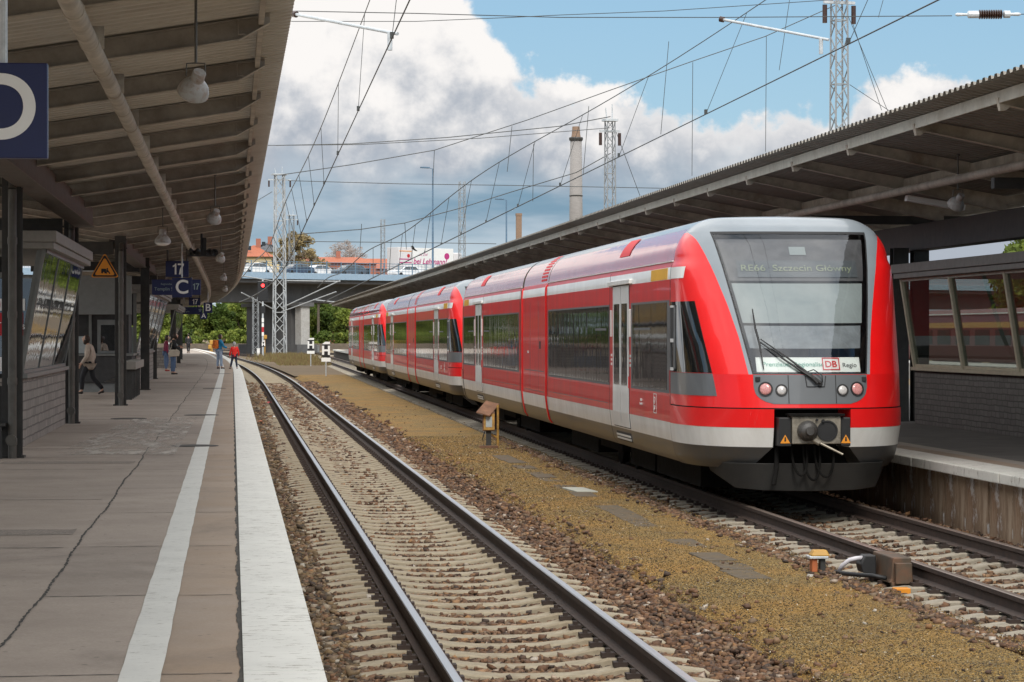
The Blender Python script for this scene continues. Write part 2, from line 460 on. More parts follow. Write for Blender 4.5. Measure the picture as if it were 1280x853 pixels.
c = t.mix(t.ramp(t.noise(v, 6, 8, 0.7), [(0.4, 0.0), (0.7, 0.6)]), c, (0.11, 0.075, 0.045))
M['verge'] = t.set(Base_Color=c, Roughness=0.95)
o = mb.build('verge', M['verge']); tag(o, kind='structure')

# ------------------------------------------------------------------ stones
ICV = np.array([(x, y, z) for x in (-1, 1) for y in (-1, 1) for z in (-1, 1)], float) * 0.72; ICF = np.array([(0, 1, 3), (0, 3, 2), (4, 6, 7), (4, 7, 5), (0, 4, 5), (0, 5, 1), (2, 3, 7), (2, 7, 6), (0, 2, 6), (0, 6, 4), (1, 5, 7), (1, 7, 3)])
OCV = np.array([(1, 0, 0), (-1, 0, 0), (0, 1, 0), (0, -1, 0), (0, 0, 1.), (0, 0, -1.)]); OCF = np.array([(0, 2, 4), (2, 1, 4), (1, 3, 4), (3, 0, 4), (2, 0, 5), (1, 2, 5), (3, 1, 5), (0, 3, 5)])
def stones(name, P, S, m, base=(ICV, ICF), flat=0.62, parent=None, jit=0.42):
    n = len(P); bv, bf = base; k = len(bv)
    var = [bv * (1 + rng.uniform(-jit, jit, (k, 1))) for _ in range(12)]
    vi = rng.integers(0, 12, n)
    V = np.stack(var)[vi]
    sc = np.stack([rng.uniform(0.75, 1.35, n), rng.uniform(0.7, 1.1, n), rng.uniform(flat * .75, flat * 1.3, n)], 1) * S[:, None]
    V = V * sc[:, None, :]
    a = rng.uniform(0, 2 * PI, n); b = rng.normal(0, 0.45, n)
    ca, sa, cb, sb = np.cos(a), np.sin(a), np.cos(b), np.sin(b)
    x, y, z = V[:, :, 0], V[:, :, 1], V[:, :, 2]
    y2 = y * cb[:, None] - z * sb[:, None]; z2 = y * sb[:, None] + z * cb[:, None]
    V = np.stack([x * ca[:, None] - y2 * sa[:, None], x * sa[:, None] + y2 * ca[:, None], z2], 2) + P[:, None, :]
    Fc = bf[None] + (np.arange(n) * k)[:, None, None]
    me = bpy.data.meshes.new(name)
    nv, nf = n * k, n * len(bf)
    me.vertices.add(nv); me.vertices.foreach_set('co', V.reshape(-1).astype(np.float32))
    me.loops.add(nf * 3); me.loops.foreach_set('vertex_index', Fc.reshape(-1).astype(np.int32))
    me.polygons.add(nf); me.polygons.foreach_set('loop_start', (np.arange(nf) * 3).astype(np.int32))
    at_ = me.attributes.new('tint', 'FLOAT', 'POINT')
    at_.data.foreach_set('value', np.repeat(rng.uniform(0, 1, n), k).astype(np.float32))
    me.update(calc_edges=True)
    me.materials.append(m)
    o = bpy.data.objects.new(name, me); COL.objects.link(o)
    if parent: o.parent = parent
    return o
def stone_mat(name, stops):
    t = NT(name)
    a = t.node('ShaderNodeAttribute', attribute_name='tint')
    c = t.ramp(a.outputs['Fac'], stops)
    n = t.noise(t.coord(), 45, 5, 0.7)
    c = t.mix(t.ramp(n, [(0.35, 0.0), (0.75, 0.55)]), c, (0.075, 0.05, 0.035))
    return t.set(Base_Color=c, Roughness=0.9)
M['stone'] = stone_mat('rusty_ballast_stone', [(0.0, (0.04, 0.028, 0.022)), (0.22, (0.09, 0.048, 0.028)), (0.48, (0.16, 0.08, 0.042)), (0.7, (0.23, 0.125, 0.065)), (0.87, (0.2, 0.145, 0.095)), (0.96, (0.33, 0.17, 0.07)), (1.0, (0.5, 0.46, 0.4))])
M['stone_grey'] = stone_mat('brown_grey_ballast_stone', [(0.0, (0.045, 0.036, 0.026)), (0.3, (0.11, 0.075, 0.04)), (0.6, (0.18, 0.12, 0.06)), (0.85, (0.26, 0.175, 0.09)), (1.0, (0.45, 0.41, 0.34))])
M['grit'] = stone_mat('ochre_grit', [(0.0, (0.028, 0.024, 0.018)), (0.3, (0.08, 0.058, 0.022)), (0.6, (0.195, 0.115, 0.027)), (0.85, (0.32, 0.185, 0.038)), (0.98, (0.44, 0.32, 0.12)), (1.0, (0.75, 0.72, 0.65))])
SLP = 0.62
def ysamp(n, a, b, p=1.6):
    u = rng.uniform(0, 1, n); q = 1 - p
    return (a ** q + u * (b ** q - a ** q)) ** (1 / q)
clv = np.vectorize(cl); crv = np.vectorize(cr)
def sizes(n, y, lo=0.016, hi=0.038): return rng.uniform(lo, hi, n) * np.clip(y / 40.0, 1.0, 2.6)
# left track: between the sleepers
n = 64000; y = ysamp(n, 14.5, 130); u = rng.uniform(-1.5, 1.72, n)
ph = np.mod(y, SLP)
keep = (np.abs(ph - SLP / 2) < (SLP / 2 - 0.115)) | (np.abs(u) > 1.32)
keep &= ~((np.abs(np.abs(u) - 0.7525) < 0.075))
y, u, ph = y[keep], u[keep], ph[keep]; n = len(y)
z = np.where(np.abs(u) > 1.3, -0.26, np.where(np.abs(u) > .85, -.257, np.where(np.abs(u) > .5, -.275, -0.284))) + rng.normal(0, 0.012, n)
z = np.where(u > 1.4, z + (u - 1.4) * 0.25, z)
p = np.stack([LT + u + clv(y), y, z], 1)
tag(stones('ballast', p, sizes(n, y), M['stone']), kind='stuff')
# strip beside the platform wall
n = 18000; y = ysamp(n, 14.5, 130); u = rng.uniform(-1.74, -1.27, n)
p = np.stack([LT + u + clv(y), y, -0.275 + rng.normal(0, 0.02, n)], 1)
tag(stones('ballast', p, sizes(n, y, 0.016, 0.045), M['stone_grey']), kind='stuff')
# ballast shoulder spilling onto the gravel
n = 11000; y = ysamp(n, 14.5, 130); u = 1.32 + np.abs(rng.normal(0, 0.24, n))
p = np.stack([LT + u + clv(y), y, np.interp(u, [1.3, 1.6, 1.98, 3], [-0.285, -0.27, -0.14, -0.14]) + rng.normal(0, 0.012, n)], 1)
tag(stones('ballast', p, sizes(n, y, 0.016, 0.042), M['stone']), kind='stuff')
# right track
n = 17000; y = ysamp(n, 19, 46, 1.3); u = rng.uniform(-1.55, 1.75, n)
ph = np.mod(y, SLP)
keep = ((np.abs(ph - SLP / 2) < (SLP / 2 - 0.13)) | (np.abs(u) > 1.32)) & ~(np.abs(np.abs(u) - 0.7525) < 0.075)
y, u = y[keep], u[keep]; n = len(y)
z = np.where(np.abs(u) > 1.3, -0.25, np.where(np.abs(u) > .85, -.24, -0.268)) + rng.normal(0, 0.014, n)
p = np.stack([RT + u + crv(y), y, z], 1)
tag(stones('ballast', p, sizes(n, y, 0.018, 0.042), M['stone']), kind='stuff')
n = 9000; y = ysamp(n, 19, 60, 1.3); u = -1.3 - np.abs(rng.normal(0, .16, n))
p = np.stack([RT + u + crv(y), y, np.interp(-u, [1.3, 1.45, 1.7], [-.25, -.17, -.145]) + rng.normal(0, .01, n)], 1)
tag(stones('ballast', p, sizes(n, y, 0.014, 0.036), M['stone']), kind='stuff')
# loose grit on the gravel path
n = 60000; y = ysamp(n, 15, 60, 1.5); s = rng.uniform(0, 1, n)
x0 = LT + 1.75 + clv(y); x1 = RT - 1.32 + crv(y)
p = np.stack([x0 + (x1 - x0) * s, y, np.full(n, -0.149)], 1)
tag(stones('gravel', p, rng.uniform(0.004, 0.0095, n) * np.clip(y / 30, 1, 1.8), M['grit'], (OCV, OCF)), kind='stuff')
n = 350; y = ysamp(n, 15, 90, 1.2); s = rng.uniform(0, 1, n); x0 = LT + 1.75 + clv(y); x1 = RT - 1.35 + crv(y)
p = np.stack([x0 + (x1 - x0) * s, y, np.full(n, -0.14)], 1)
tag(stones('ballast', p, rng.uniform(0.010, 0.024, n), M['stone']), kind='stuff')

# ------------------------------------------------------------------ tracks
def rust_rail(name, topc, topm, topr):
    t = NT(name); geo = t.node('ShaderNodeNewGeometry'); sep = t.node('ShaderNodeSeparateXYZ')
    n = t.noise(t.coord(), 9, 8, 0.7)
    c = t.ramp(n, [(0.3, (0.022, 0.013, 0.010)), (0.7, (0.06, 0.034, 0.023))])
    return t.set(Base_Color=c, Roughness=0.75)
M['rail_side'] = rust_rail('rusty_rail_steel', None, 0, 0)
M['rail_top'] = plain('polished_rail_head', (0.38, 0.375, 0.38), 0.34, metal=0.85, var=0.12, scale=2, stretch=(20, 0.3, 1))
M['rail_worn'] = plain('dull_rail_head', (0.22, 0.17, 0.14), 0.42, metal=0.6, var=0.2, scale=3)
M['sleeper'] = plain('sleeper_concrete', (0.315, 0.268, 0.192), 0.9, var=0.2, scale=7, dirt=(0.17, 0.12, 0.07), damt=0.6, dscale=2.5, bump=0.25, bscale=40)
M['sleeper_grey'] = plain('grey_sleeper_concrete', (0.32, 0.285, 0.225), 0.9, var=0.22, scale=7, dirt=(0.15, 0.11, 0.07), damt=0.65, dscale=2.5, bump=0.25, bscale=40)
M['clip'] = plain('rusty_rail_clip', (0.035, 0.022, 0.017), 0.8)
RAILP = [(-.075, -.172), (.075, -.172), (.075, -.160), (.014, -.135), (.010, -.06), (.0365, -.045), (.036, -.006), (.028, 0), (-.028, 0), (-.036, -.006), (-.0365, -.045), (-.010, -.06), (-.014, -.135), (-.075, -.160)]
def rail(off, fx, Y, mtop, parent):
    mb = MB(); n = len(RAILP); vs = []
    for i, y in enumerate(Y):
        vs += [(fx(y) + off + u, y, z) for u, z in RAILP]
    fs, ms = [], []
    for i in range(len(Y) - 1):
        for k in range(n):
            fs.append((i * n + k, i * n + (k + 1) % n, (i + 1) * n + (k + 1) % n, (i + 1) * n + k)); ms.append(1 if 6 <= k <= 8 else 0)
    fs.append(tuple(range(n))); ms.append(0)
    mb.add(vs, fs); mb.m = ms
    return mb.build('rail', [M['rail_side'], mtop], parent)
def sleeper_mesh(mb, x0, y0, ang=0.0, clips=True, jit=0.0):
    prof = [(-1.3, -.262), (-1.27, -.238), (-1.15, -.222), (-.98, -.200), (-.62, -.200), (-.47, -.232), (-.25, -.252), (0, -.254), (.25, -.252), (.47, -.232), (.62, -.200), (.98, -.200), (1.15, -.222), (1.27, -.238), (1.3, -.262)]
    ca, sa = math.cos(ang), math.sin(ang)
    def T(x, y, z): return (x0 + x * ca - y * sa, y0 + x * sa + y * ca, z + jit)
    vs = []
    for x, z in prof:
        wt = 0.112 if abs(x) > .45 else 0.098
        vs += [T(x, -.145, -.42), T(x, -wt - .012, z - .012), T(x, -wt, z), T(x, wt, z), T(x, wt + .012, z - .012), T(x, .145, -.42)]
    m = len(prof); fs = [(i * 6 + k, i * 6 + k + 1, (i + 1) * 6 + k + 1, (i + 1) * 6 + k) for i in range(m - 1) for k in range(5)]
    fs += [tuple(range(6)), tuple(range((m - 1) * 6, m * 6))]
    mb.add(vs, fs, 0)
    if clips:
        for r in (-.7525, .7525):
            for s in (-1, 1):
                c = r + s * .125
                b = len(mb.v)
                mb.box(c - .05, c + .05, -.055, .055, -.20, -.165, 1)
                mb.box(c - .018, c + .018, -.03, .03, -.165, -.135, 1)
                for i in range(b, len(mb.v)): x, y, z = mb.v[i]; mb.v[i] = T(x, y, z)
    return mb
def track(label, fx, y0, y1, mtop, msl, npart, ysl):
    t = empty('railway_track', (fx(y0), y0, 0), label=label, cat='railway track')
    Y = ys(y0, y1, 3)
    for off in (-.7525, .7525):
        r = rail(off, fx, Y, mtop, t); r.matrix_parent_inverse = Matrix.Translation((-fx(y0), -y0, 0))
    k = 0; rest = MB(); y = ysl
    base = None
    while y < y1:
        ang = math.atan((fx(y + 1) - fx(y - 1)) / 2) * -1
        if k < npart:
            if base is None:
                base = sleeper_mesh(MB(), 0, 0).build('sleeper', [msl, M['clip']], t); s = base
            else:
                s = base.copy(); COL.objects.link(s); s.parent = t
            s.location = (fx(y) - fx(y0), y - y0 + random.uniform(-.01, .01), random.uniform(-.006, .006)); s.rotation_euler = (0, 0, ang + random.uniform(-.006, .006))
        else:
            sleeper_mesh(rest, fx(y) - fx(y0), y - y0, ang, clips=y < 120)
        y += SLP; k += 1
    if rest.v:
        o = rest.build('sleeper', [msl, M['clip']], t); o['kind'] = 'stuff'
    return t
track('near railway track with shiny rail heads on beige concrete sleepers, beside the left platform', lc, 12.0, 330.0, M['rail_top'], M['sleeper'], 100, round(14.5 / SLP) * SLP)
track('railway track with dull brown rails that the red train stands on', rc, 14.0, 330.0, M['rail_worn'], M['sleeper_grey'], 60, round(17.0 / SLP) * SLP)
# yard tracks that swing across in the distance
def yard(label, pts, top):
    px = [p[1] for p in pts]; py = [p[0] for p in pts]
    f = lambda y: float(np.interp(y, px, py))
    return track(label, f, px[0], px[-1], top, M['sleeper_grey'], 0, px[0])
yard('farthest left yard track crossing under the bridge beyond the platform end', [(4.5, 250), (1.5, 290), (-4, 340), (-12, 400)], M['rail_worn'])
yard('rusty yard track curving from the bridge pier towards the train', [(14, 285), (9.5, 320), (2.5, 360), (-9, 410)], M['rail_worn'])
yard('outermost right yard track running under the bridge behind the train', [(14.5, 200), (15, 280), (17.5, 340), (24, 420)], M['rail_worn'])
# ------------------------------------------------------------------ left platform
def slab_mat(name, k, orange=0.0):
    t = NT(name); v = t.coord()
    n = t.noise(v, 1.1, 8, 0.7); f = t.noise(v, 60, 4, 0.7)
    a = (0.315 * k, 0.258 * k, 0.21 * k); b = (0.425 * k, 0.355 * k, 0.295 * k)
    c = t.ramp(n, [(0.3, a), (0.7, b)])
    c = t.mix(t.ramp(f, [(0.3, 0.0), (0.7, 0.35)]), c, (0.13 * k, 0.105 * k, 0.085 * k))
    if orange:
        c = t.mix(t.ramp(t.noise(v, 0.9, 6, 0.6), [(0.3, 0.15), (0.7, orange)]), c, (0.3, 0.19, 0.1))
    vo = t.node('ShaderNodeTexVoronoi'); vo.inputs['Scale'].default_value = 5.0; t.link(v, vo.inputs['Vector'])
    c = t.mix(t.ramp(vo.outputs['Distance'], [(0.06, 0.55), (0.10, 0.0)]), c, (0.09, 0.075, 0.065))
    c = t.mix(t.ramp(t.noise(v, 0.35, 8, 0.75, 0.5), [(0.52, 0.0), (0.72, 0.5)]), c, (0.105, 0.085, 0.07))
    t.set(Base_Color=c, Roughness=0.85); t.bump(f, 0.25, 0.005)
    return t.m
SL = [slab_mat('platform_concrete', k) for k in (0.92, 1.0, 1.07)]
SLO = [slab_mat('stained_edge_concrete', k, 0.5) for k in (0.95, 1.03)]
def white_mat(name, c, amt, st):
    t = NT(name); v = t.coord(st)
    n = t.noise(v, 5.5, 10, 0.75)
    cl_ = t.ramp(t.noise(t.coord(), 1.1, 4, .6), [(0.35, -.04), (0.7, .05)])
    ad = t.node('ShaderNodeMath', operation='ADD'); t.link(n, ad.inputs[0]); t.link(cl_, ad.inputs[1])
    f = t.ramp(ad.outputs[0], [(0.59, 0.0), (0.625, amt)])
    n2 = t.noise(t.coord(), 2.2, 8, 0.7)
    cc = t.mix(t.ramp(n2, [(0.35, 0.0), (0.75, 0.5)]), c, tuple(x * 0.72 for x in c))
    cc = t.mix(f, cc, (0.27, 0.24, 0.20))
    return t.set(Base_Color=cc, Roughness=0.75)
M['white_edge'] = white_mat('worn_white_edge_paint', (0.70, 0.69, 0.64), 0.9, (1.3, 3.6, 1))
M['white_line'] = white_mat('white_line_paint', (0.66, 0.65, 0.60), 0.55, (2, 4, 1))
M['joint'] = plain('tarry_joint', (0.05, 0.044, 0.036), 0.9, var=0.4)
M['white_edge_r'] = white_mat('chipped_white_edge_paint', (0.62, 0.6, 0.54), 0.9, (1.4, 3, 1))
plat = empty('platform', (0, 0, 0)); tag(plat, kind='structure')
def ysj(a, b, j):       # rows at joint positions, refined where the platform bends
    return [a + j * k for k in range(int((b - a) / j) + 1)]
J0 = 16.6 - 3.85 * 2
rows = ysj(J0, 300, 3.85)
mb = MB()
def slab_rows(mb, xa, xb, rows, mats):
    for a, b in zip(rows[:-1], rows[1:]):
        mb.quad((xa + cl(a), a, PZ), (xb + cl(a), a, PZ), (xb + cl(b), b, PZ), (xa + cl(b), b, PZ), random.choice(mats))
slab_rows(mb, -1.22, -0.4, rows, [0, 1, 2]); slab_rows(mb, -0.4, 0.06, rows, [3, 4])
rows2 = ysj(J0 - 0.3, 300, 5.9)
slab_rows(mb, -4.2, -1.22, rows2, [0, 1, 2]); slab_rows(mb, -14, -4.2, rows, [0, 1, 2])
# wall under the edge and the far end
strip(mb, lambda y: 0.40 + cl(y), lambda y: 0.40 + cl(y), -0.4, PZ - 0.13, rows, 0)
mb.build('paving', SL + SLO, plat, fix=False)
mb = MB()
for a, b in zip(rows[:-1], rows[1:]):
    a2, b2 = a + 0.008, b - 0.008
    xs = [(0.055 + cl(a2), 0.453 + cl(a2)), (0.055 + cl(b2), 0.453 + cl(b2))]
    z0, z1 = PZ - 0.14, PZ + 0.012
    vs = [(xs[0][0], a2, z0), (xs[0][1], a2, z0), (xs[1][1], b2, z0), (xs[1][0], b2, z0), (xs[0][0], a2, z1), (xs[0][1], a2, z1), (xs[1][1], b2, z1), (xs[1][0], b2, z1)]
    mb.add(vs, [(4, 5, 6, 7), (0, 1, 5, 4), (1, 2, 6, 5), (2, 3, 7, 6), (3, 0, 4, 7)])
mb.build('edge_strip', M['white_edge'], plat)
mb = MB()
Yl = []
y = 8.0
while y < 300: Yl.append(y); y += max(0.4, y * 0.012)
wob = lambda y, s: 0.002 * math.sin(y * 2.1 + s) + 0.002 * math.sin(y * 5.3 + 2 * s)
strip(mb, lambda y: -0.552 + cl(y) + wob(y, 0), lambda y: -0.346 + cl(y) + wob(y, 3), PZ + .004, PZ + .004, Yl)
mb.build('line_marking', M['white_line'], plat)
# joints: transverse and the ragged tar-filled one lengthwise
mb = MB()
def ragged(mb, pts, w, z):
    vs = []
    for i, (x, y, nx, ny) in enumerate(pts):
        ww = w * random.uniform(0.45, 1.5); o_ = random.uniform(-.5, .5) * w * 0.6
        vs += [(x + nx * (o_ - ww / 2), y + ny * (o_ - ww / 2), z), (x + nx * (o_ + ww / 2), y + ny * (o_ + ww / 2), z)]
    mb.add(vs, [(2 * i, 2 * i + 1, 2 * i + 3, 2 * i + 2) for i in range(len(pts) - 1)])
y = 9.0; pts = []
while y < 180:
    pts.append((-1.22 + cl(y) + 0.014 * math.sin(y * 0.8) + 0.006 * math.sin(y * 3.1), y, 1, 0)); y += max(0.07, y * 0.002)
ragged(mb, pts, 0.017, PZ + 0.003)
for r in rows:
    if r < 12 or r > 140: continue
    ragged(mb, [(x, r + 0.01 * math.sin(x * 7), 0, 1) for x in np.arange(-1.2, 0.05, 0.06)], 0.012 + r * 0.0004, PZ + 0.003)
for r in rows2:
    if r < 12 or r > 140: continue
    ragged(mb, [(x, r + 0.012 * math.sin(x * 5), 0, 1) for x in np.arange(-4.2, -1.24, 0.08)], 0.022 + r * 0.0004, PZ + 0.003)
mb.build('joint', M['joint'], plat, fix=False)
mb = MB()
strip(mb, lambda y: 0.035 + cl(y) + 0.008 * math.sin(y * 4) - 0.008 * abs(math.sin(y * 9.7)), lambda y: 0.062 + cl(y) + 0.004 * math.sin(y * 6.1), PZ + .004, PZ + .004, [8 + 0.09 * k for k in range(1200)])
mb.build('edge_joint', M['joint'], plat, fix=False)
M['patch'] = plain('coarse_repair_mortar', (0.25, 0.21, 0.175), 0.95, var=0.5, scale=45, bump=0.6, bscale=60)
mb = MB()
for y0, xa, xb in ((21.7, -3.0, -1.33), (33.6, -3.0, -1.27), (50.5, -3.0, -1.27)):
    mb.add([(x, y0 + (0.62 if s else 0.0) + random.uniform(-.05, .05), PZ + 0.003) for s in (0, 1) for x in np.linspace(xa, xb, 24)], [(k, k + 1, 25 + k, 24 + k) for k in range(23)])
mb.build('repair_patch', M['patch'], plat)
t = NT('pale_dried_spill'); v = t.coord()
tr = t.node('ShaderNodeBsdfTransparent'); ms = t.node('ShaderNodeMixShader')
t.set(Base_Color=(0.52, 0.47, 0.41), Roughness=0.9)
t.link(t.ramp(t.noise(t.coord((1.6, 0.3, 1)), 1.7, 8, 0.7), [(0.42, 0.0), (0.62, 0.85)]), ms.inputs[0]); t.link(tr.outputs[0], ms.inputs[1]); t.link(t.b.outputs[0], ms.inputs[2]); t.link(ms.outputs[0], t.out.inputs['Surface'])
mb = MB(); mb.quad((-2.5, 36, PZ + .007), (-0.8, 36, PZ + .007), (-0.7, 52, PZ + .007), (-1.9, 52, PZ + .007)); mb.build('pale_stain', t.m, plat)
M['cover'] = plain('cast_iron_cover', (0.05, 0.045, 0.04), 0.7, var=0.3)
for k, (px, py) in enumerate(((243, 556), (252, 518), (268, 485), (278, 467), (161, 522), (240, 456))):
    Y = FPX * 1.68 / (py - 418.0) * 0.995; p = at(px, py, Y)
    mb = MB(); mb.lathe([(0.36, -0.05), (0.36, 0.006), (0.33, 0.010), (0.30, 0.006), (0.0, 0.007)], (0, 0, 0), 28)
    o = mb.build('drain_cover', M['cover']); o.location = (p.x, Y, PZ)
    tag(o, ['round dark drain cover on the white line nearest the camera', 'second round drain cover along the white line', 'third round drain cover along the white line', 'farthest drain cover on the white line by the two people', 'round drain cover left of the tarry joint near the dark columns', 'small drain cover far along the platform behind the standing people'][k], 'drain cover', 'drain covers in the left platform')

# ------------------------------------------------------------------ right platform
rp = empty('platform', (0, 0, 0)); tag(rp, kind='structure')
rr = [8 + 2.0 * k for k in range(140)]
RE = 9.17
re_ = lambda y: RE + cr(y)
mb = MB()
for xa, xb, mi in ((RE + .58, RE + .9, 3), (RE + .9, RE + 1.16, 2), (RE + 1.16, 22, 0)):
    strip(mb, lambda y: xa + (cr(y)), lambda y: (xb + cr(y)) , PZ, PZ, rr, mi)
M['asph'] = plain('dark_platform_asphalt', (0.12, 0.11, 0.098), 0.8, var=0.25, scale=2, dirt=(0.08, 0.072, 0.065), damt=0.5)
M['pale_strip'] = plain('pale_guide_strip', (0.3, 0.265, 0.22), 0.8, var=0.2)
mb.build('paving', [M['asph'], SL[1], M['pale_strip'], SLO[0]], rp, fix=False)
mb = MB(); y = 8.0
while y < 280:
    j = random.uniform(-.012, .012); zz = PZ + 0.008 + random.uniform(-.006, .006); l = 1.98
    mb.add([(RE + j + cr(y), y, PZ - .12), (RE + .575 + cr(y), y, PZ - .12), (RE + .575 + cr(y + l), y + l, PZ - .12), (RE + j + cr(y + l), y + l, PZ - .12),
            (RE + j + cr(y), y, zz), (RE + .575 + cr(y), y, zz), (RE + .575 + cr(y + l), y + l, zz), (RE + j + cr(y + l), y + l, zz)],
           [(0, 3, 2, 1), (4, 5, 6, 7), (0, 1, 5, 4), (1, 2, 6, 5), (2, 3, 7, 6), (3, 0, 4, 7)])
    y += 2.0
mb.build('edge_slab', M['white_edge_r'], rp, bevel=0.012)
t = NT('rust_stained_wall_concrete'); v = t.coord((1, 1.2, 0.35))
n = t.noise(v, 3.4, 8, 0.7)
c = t.ramp(n, [(0.3, (0.11, 0.08, 0.055)), (0.5, (0.28, 0.19, 0.12)), (0.68, (0.45, 0.35, 0.25))])
c = t.mix(t.ramp(t.noise(t.coord((1, .8, 0.55)), 1.6, 8, 0.75), [(0.53, 0.0), (0.6, 0.85)]), c, (0.7, 0.7, 0.68))
c = t.mix(t.ramp(t.noise(t.coord((1, 1.4, 0.3)), 1.5, 6, 0.7), [(0.5, 0.0), (0.66, 0.7)]), c, (0.2, 0.085, 0.03))
M['wall_panel'] = t.set(Base_Color=c, Roughness=0.9); t.bump(n, 0.4, 0.02)
y = 20.0
while y < 90:
    mb = MB(); o_ = random.uniform(0, .02)
    mb.box(RE + .17 + o_, RE + .4, 0.006, 0.992, -0.5, PZ - .125)
    o = mb.build('wall_panel', M['wall_panel'], rp, bevel=0.008); o.location = (cr(y), y, 0)
    y += 1.0
strip(MB(), lambda y: RE + .3 + cr(y), lambda y: RE + .3 + cr(y), -.5, PZ - .02, rr).build('wall_core', M['joint'], rp, fix=False)

# ------------------------------------------------------------------ canopies
def corrugated(f_xz, y0, y1, name, m, parent, pitch=0.25, dep=0.05):
    """f_xz(y) -> list of (x, z) across the roof"""
    vs = []; y = y0; k = 0; nrow = 0
    offs = [(0, 0), (0.36, 0), (0.5, dep), (0.86, dep)]
    ncol = len(f_xz(y0))
    while y < y1:
        for fo, dz in offs:
            yy = y + fo * pitch
            for x, z in f_xz(yy): vs.append((x, yy, z + dz))
            nrow += 1
        y += pitch
    fs = [(r * ncol + c_, r * ncol + c_ + 1, (r + 1) * ncol + c_ + 1, (r + 1) * ncol + c_) for r in range(nrow - 1) for c_ in range(ncol - 1)]
    return MB().add(vs, fs).build(name, m, parent, fix=False)
M['rafter_web'] = plain('shaded_rafter_web', (0.31, 0.28, 0.24), 0.65, var=0.25, scale=4, dirt=(0.15, 0.11, 0.08), damt=0.6, dscale=1.2)  # darker than the lower flange: the web's shade is put into its colour
EL, VL, SLOPE = 5.2, -2.75, 0.16        # left roof: edge height, valley x, pitch
def zl(x): return EL - SLOPE * (0.55 - x) if x > VL else EL - SLOPE * (0.55 - VL) + SLOPE * (VL - x)
can = empty('platform_canopy', (-2.75, 35, PZ), label='long brown butterfly canopy of corrugated sheet over the left platform', cat='canopy')
def rel(o, par):        # keep world coordinates under a moved empty
    o.matrix_parent_inverse = Matrix.Translation(par.location).inverted(); return o
rel(corrugated(lambda y: [(0.55 + cl(y), zl(0.55)), (VL + cl(y), zl(VL)), (-9 + cl(y), zl(-9))], 6, 222, 'roof_sheet', M['roof_under'], can), can)
y = 12.2
while y < 222:
    mb = MB(); c_ = cl(y)
    for xa, xb, ka in ((0.34, .06, .4), (.06, VL, 1.0), (VL, -8.5, 1.0)):
        za, zb = zl(xa) - .015, zl(xb) - .015
        for w_, h0, h1 in ((.016, -.185, 0), (.13, -.198, -.185), (.13, -.012, 0)):
            ha, hb = (h0 * ka, h1 * ka) if h0 < -.05 else (h0, h1)
            vs = [(xa + c_, y - w_ / 2, za + ha), (xa + c_, y + w_ / 2, za + ha), (xb + c_, y + w_ / 2, zb + h0), (xb + c_, y - w_ / 2, zb + h0),
                  (xa + c_, y - w_ / 2, za + hb), (xa + c_, y + w_ / 2, za + hb), (xb + c_, y + w_ / 2, zb + h1), (xb + c_, y - w_ / 2, zb + h1)]
            mb.add(vs, [(0, 3, 2, 1), (4, 5, 6, 7), (0, 1, 5, 4), (1, 2, 6, 5), (2, 3, 7, 6), (3, 0, 4, 7)])
    # gutter hook at the outer end
    mb.path([(0.05 + c_, y - .09, zl(.05) - .03), (0.05 + c_, y - .09, zl(.05) - .16), (0.12 + c_, y - .09, zl(.12) - .17)], 0.010, 6)
    mb.m = [1 if (k // 6) % 3 == 1 else 0 for k in range(54)] + [0] * (len(mb.f) - 54)
    rel(mb.build('rafter', [M['rafter_web'], M['rafter']], can), can)
    y += 3.75
mb = MB()
for k in range(12, 222, 3):
    a, b = k, min(k + 3, 222)
    mb.beam((0.26 + cl(a), a, zl(.26) - .06), (0.26 + cl(b), b, zl(.26) - .06), 0.05, 0.08)
rel(mb.build('purlin', M['rafter'], can), can)
for a, b in ((18, 48.6), (61.2, 88), (101, 130), (143, 172)):
    mb = MB(); xg = -2.6
    mb.beam((xg - .15 + cl(a), a, 4.43), (xg - .15 + cl(b), b, 4.43), 0.30, 0.36)
    mb.beam((xg - .15 + cl(a), a, 4.255), (xg - .15 + cl(b), b, 4.255), 0.36, 0.025)
    rel(mb.build('girder', M['girder'], can, bevel=0.01), can)
cols = [(35.4, -2.98, 1), (48.9, -3.02, 1), (61.0, -2.62, 1), (78.0, -2.62, 0), (97.0, -2.95, 0), (108, -3.35, 0), (130, -2.9, 0), (150, -2.9, 0), (172, -2.9, 0), (195, -2.9, 0)]
def ibeam_col(mb, x, y, z0, z1, w=.26, mi=0):
    mb.box(x - w / 2, x + w / 2, y - w / 2, y - w / 2 + .02, z0, z1, mi); mb.box(x - w / 2, x + w / 2, y + w / 2 - .02, y + w / 2, z0, z1, mi)
    mb.box(x - .01, x + .01, y - w / 2 + .02, y + w / 2 - .02, z0, z1, mi)
for y, x, pipe in cols:
    x += cl(y)
    mb = MB(); ibeam_col(mb, x, y, PZ, 4.55)
    mb.box(x - .17, x + .17, y - .17, y + .17, PZ, PZ + .03)
    mb.box(x - .16, x + .16, y - .16, y + .16, 4.25, 4.28); mb.box(x - 3.4, x - .165, y - .07, y + .07, 4.12, 4.42)
    c_ = rel(mb.build('column', M['steel_dark'], can, bevel=0.004), can)
    if pipe:
        mb = MB(); X, Yp = x + .02, y - .24
        mb.tube((X, Yp, PZ), (X, Yp, 4.2), 0.058, n=14)
        for z in (PZ + .18, PZ + 1.0, PZ + 1.9, PZ + 2.9): mb.tube((X, Yp, z), (X, Yp, z + .09), 0.068, n=14)
        mb.path([(X, Yp, 4.2), (X, Yp + .1, 4.34), (X, Yp + .26, 4.42)], 0.058, 12)
        mb.tube((X - .01, Yp - .09, PZ + .25), (X - .01, Yp - .01, PZ + .25), 0.075, n=14)
        p = mb.build('downpipe', M['steel_grey'], c_)
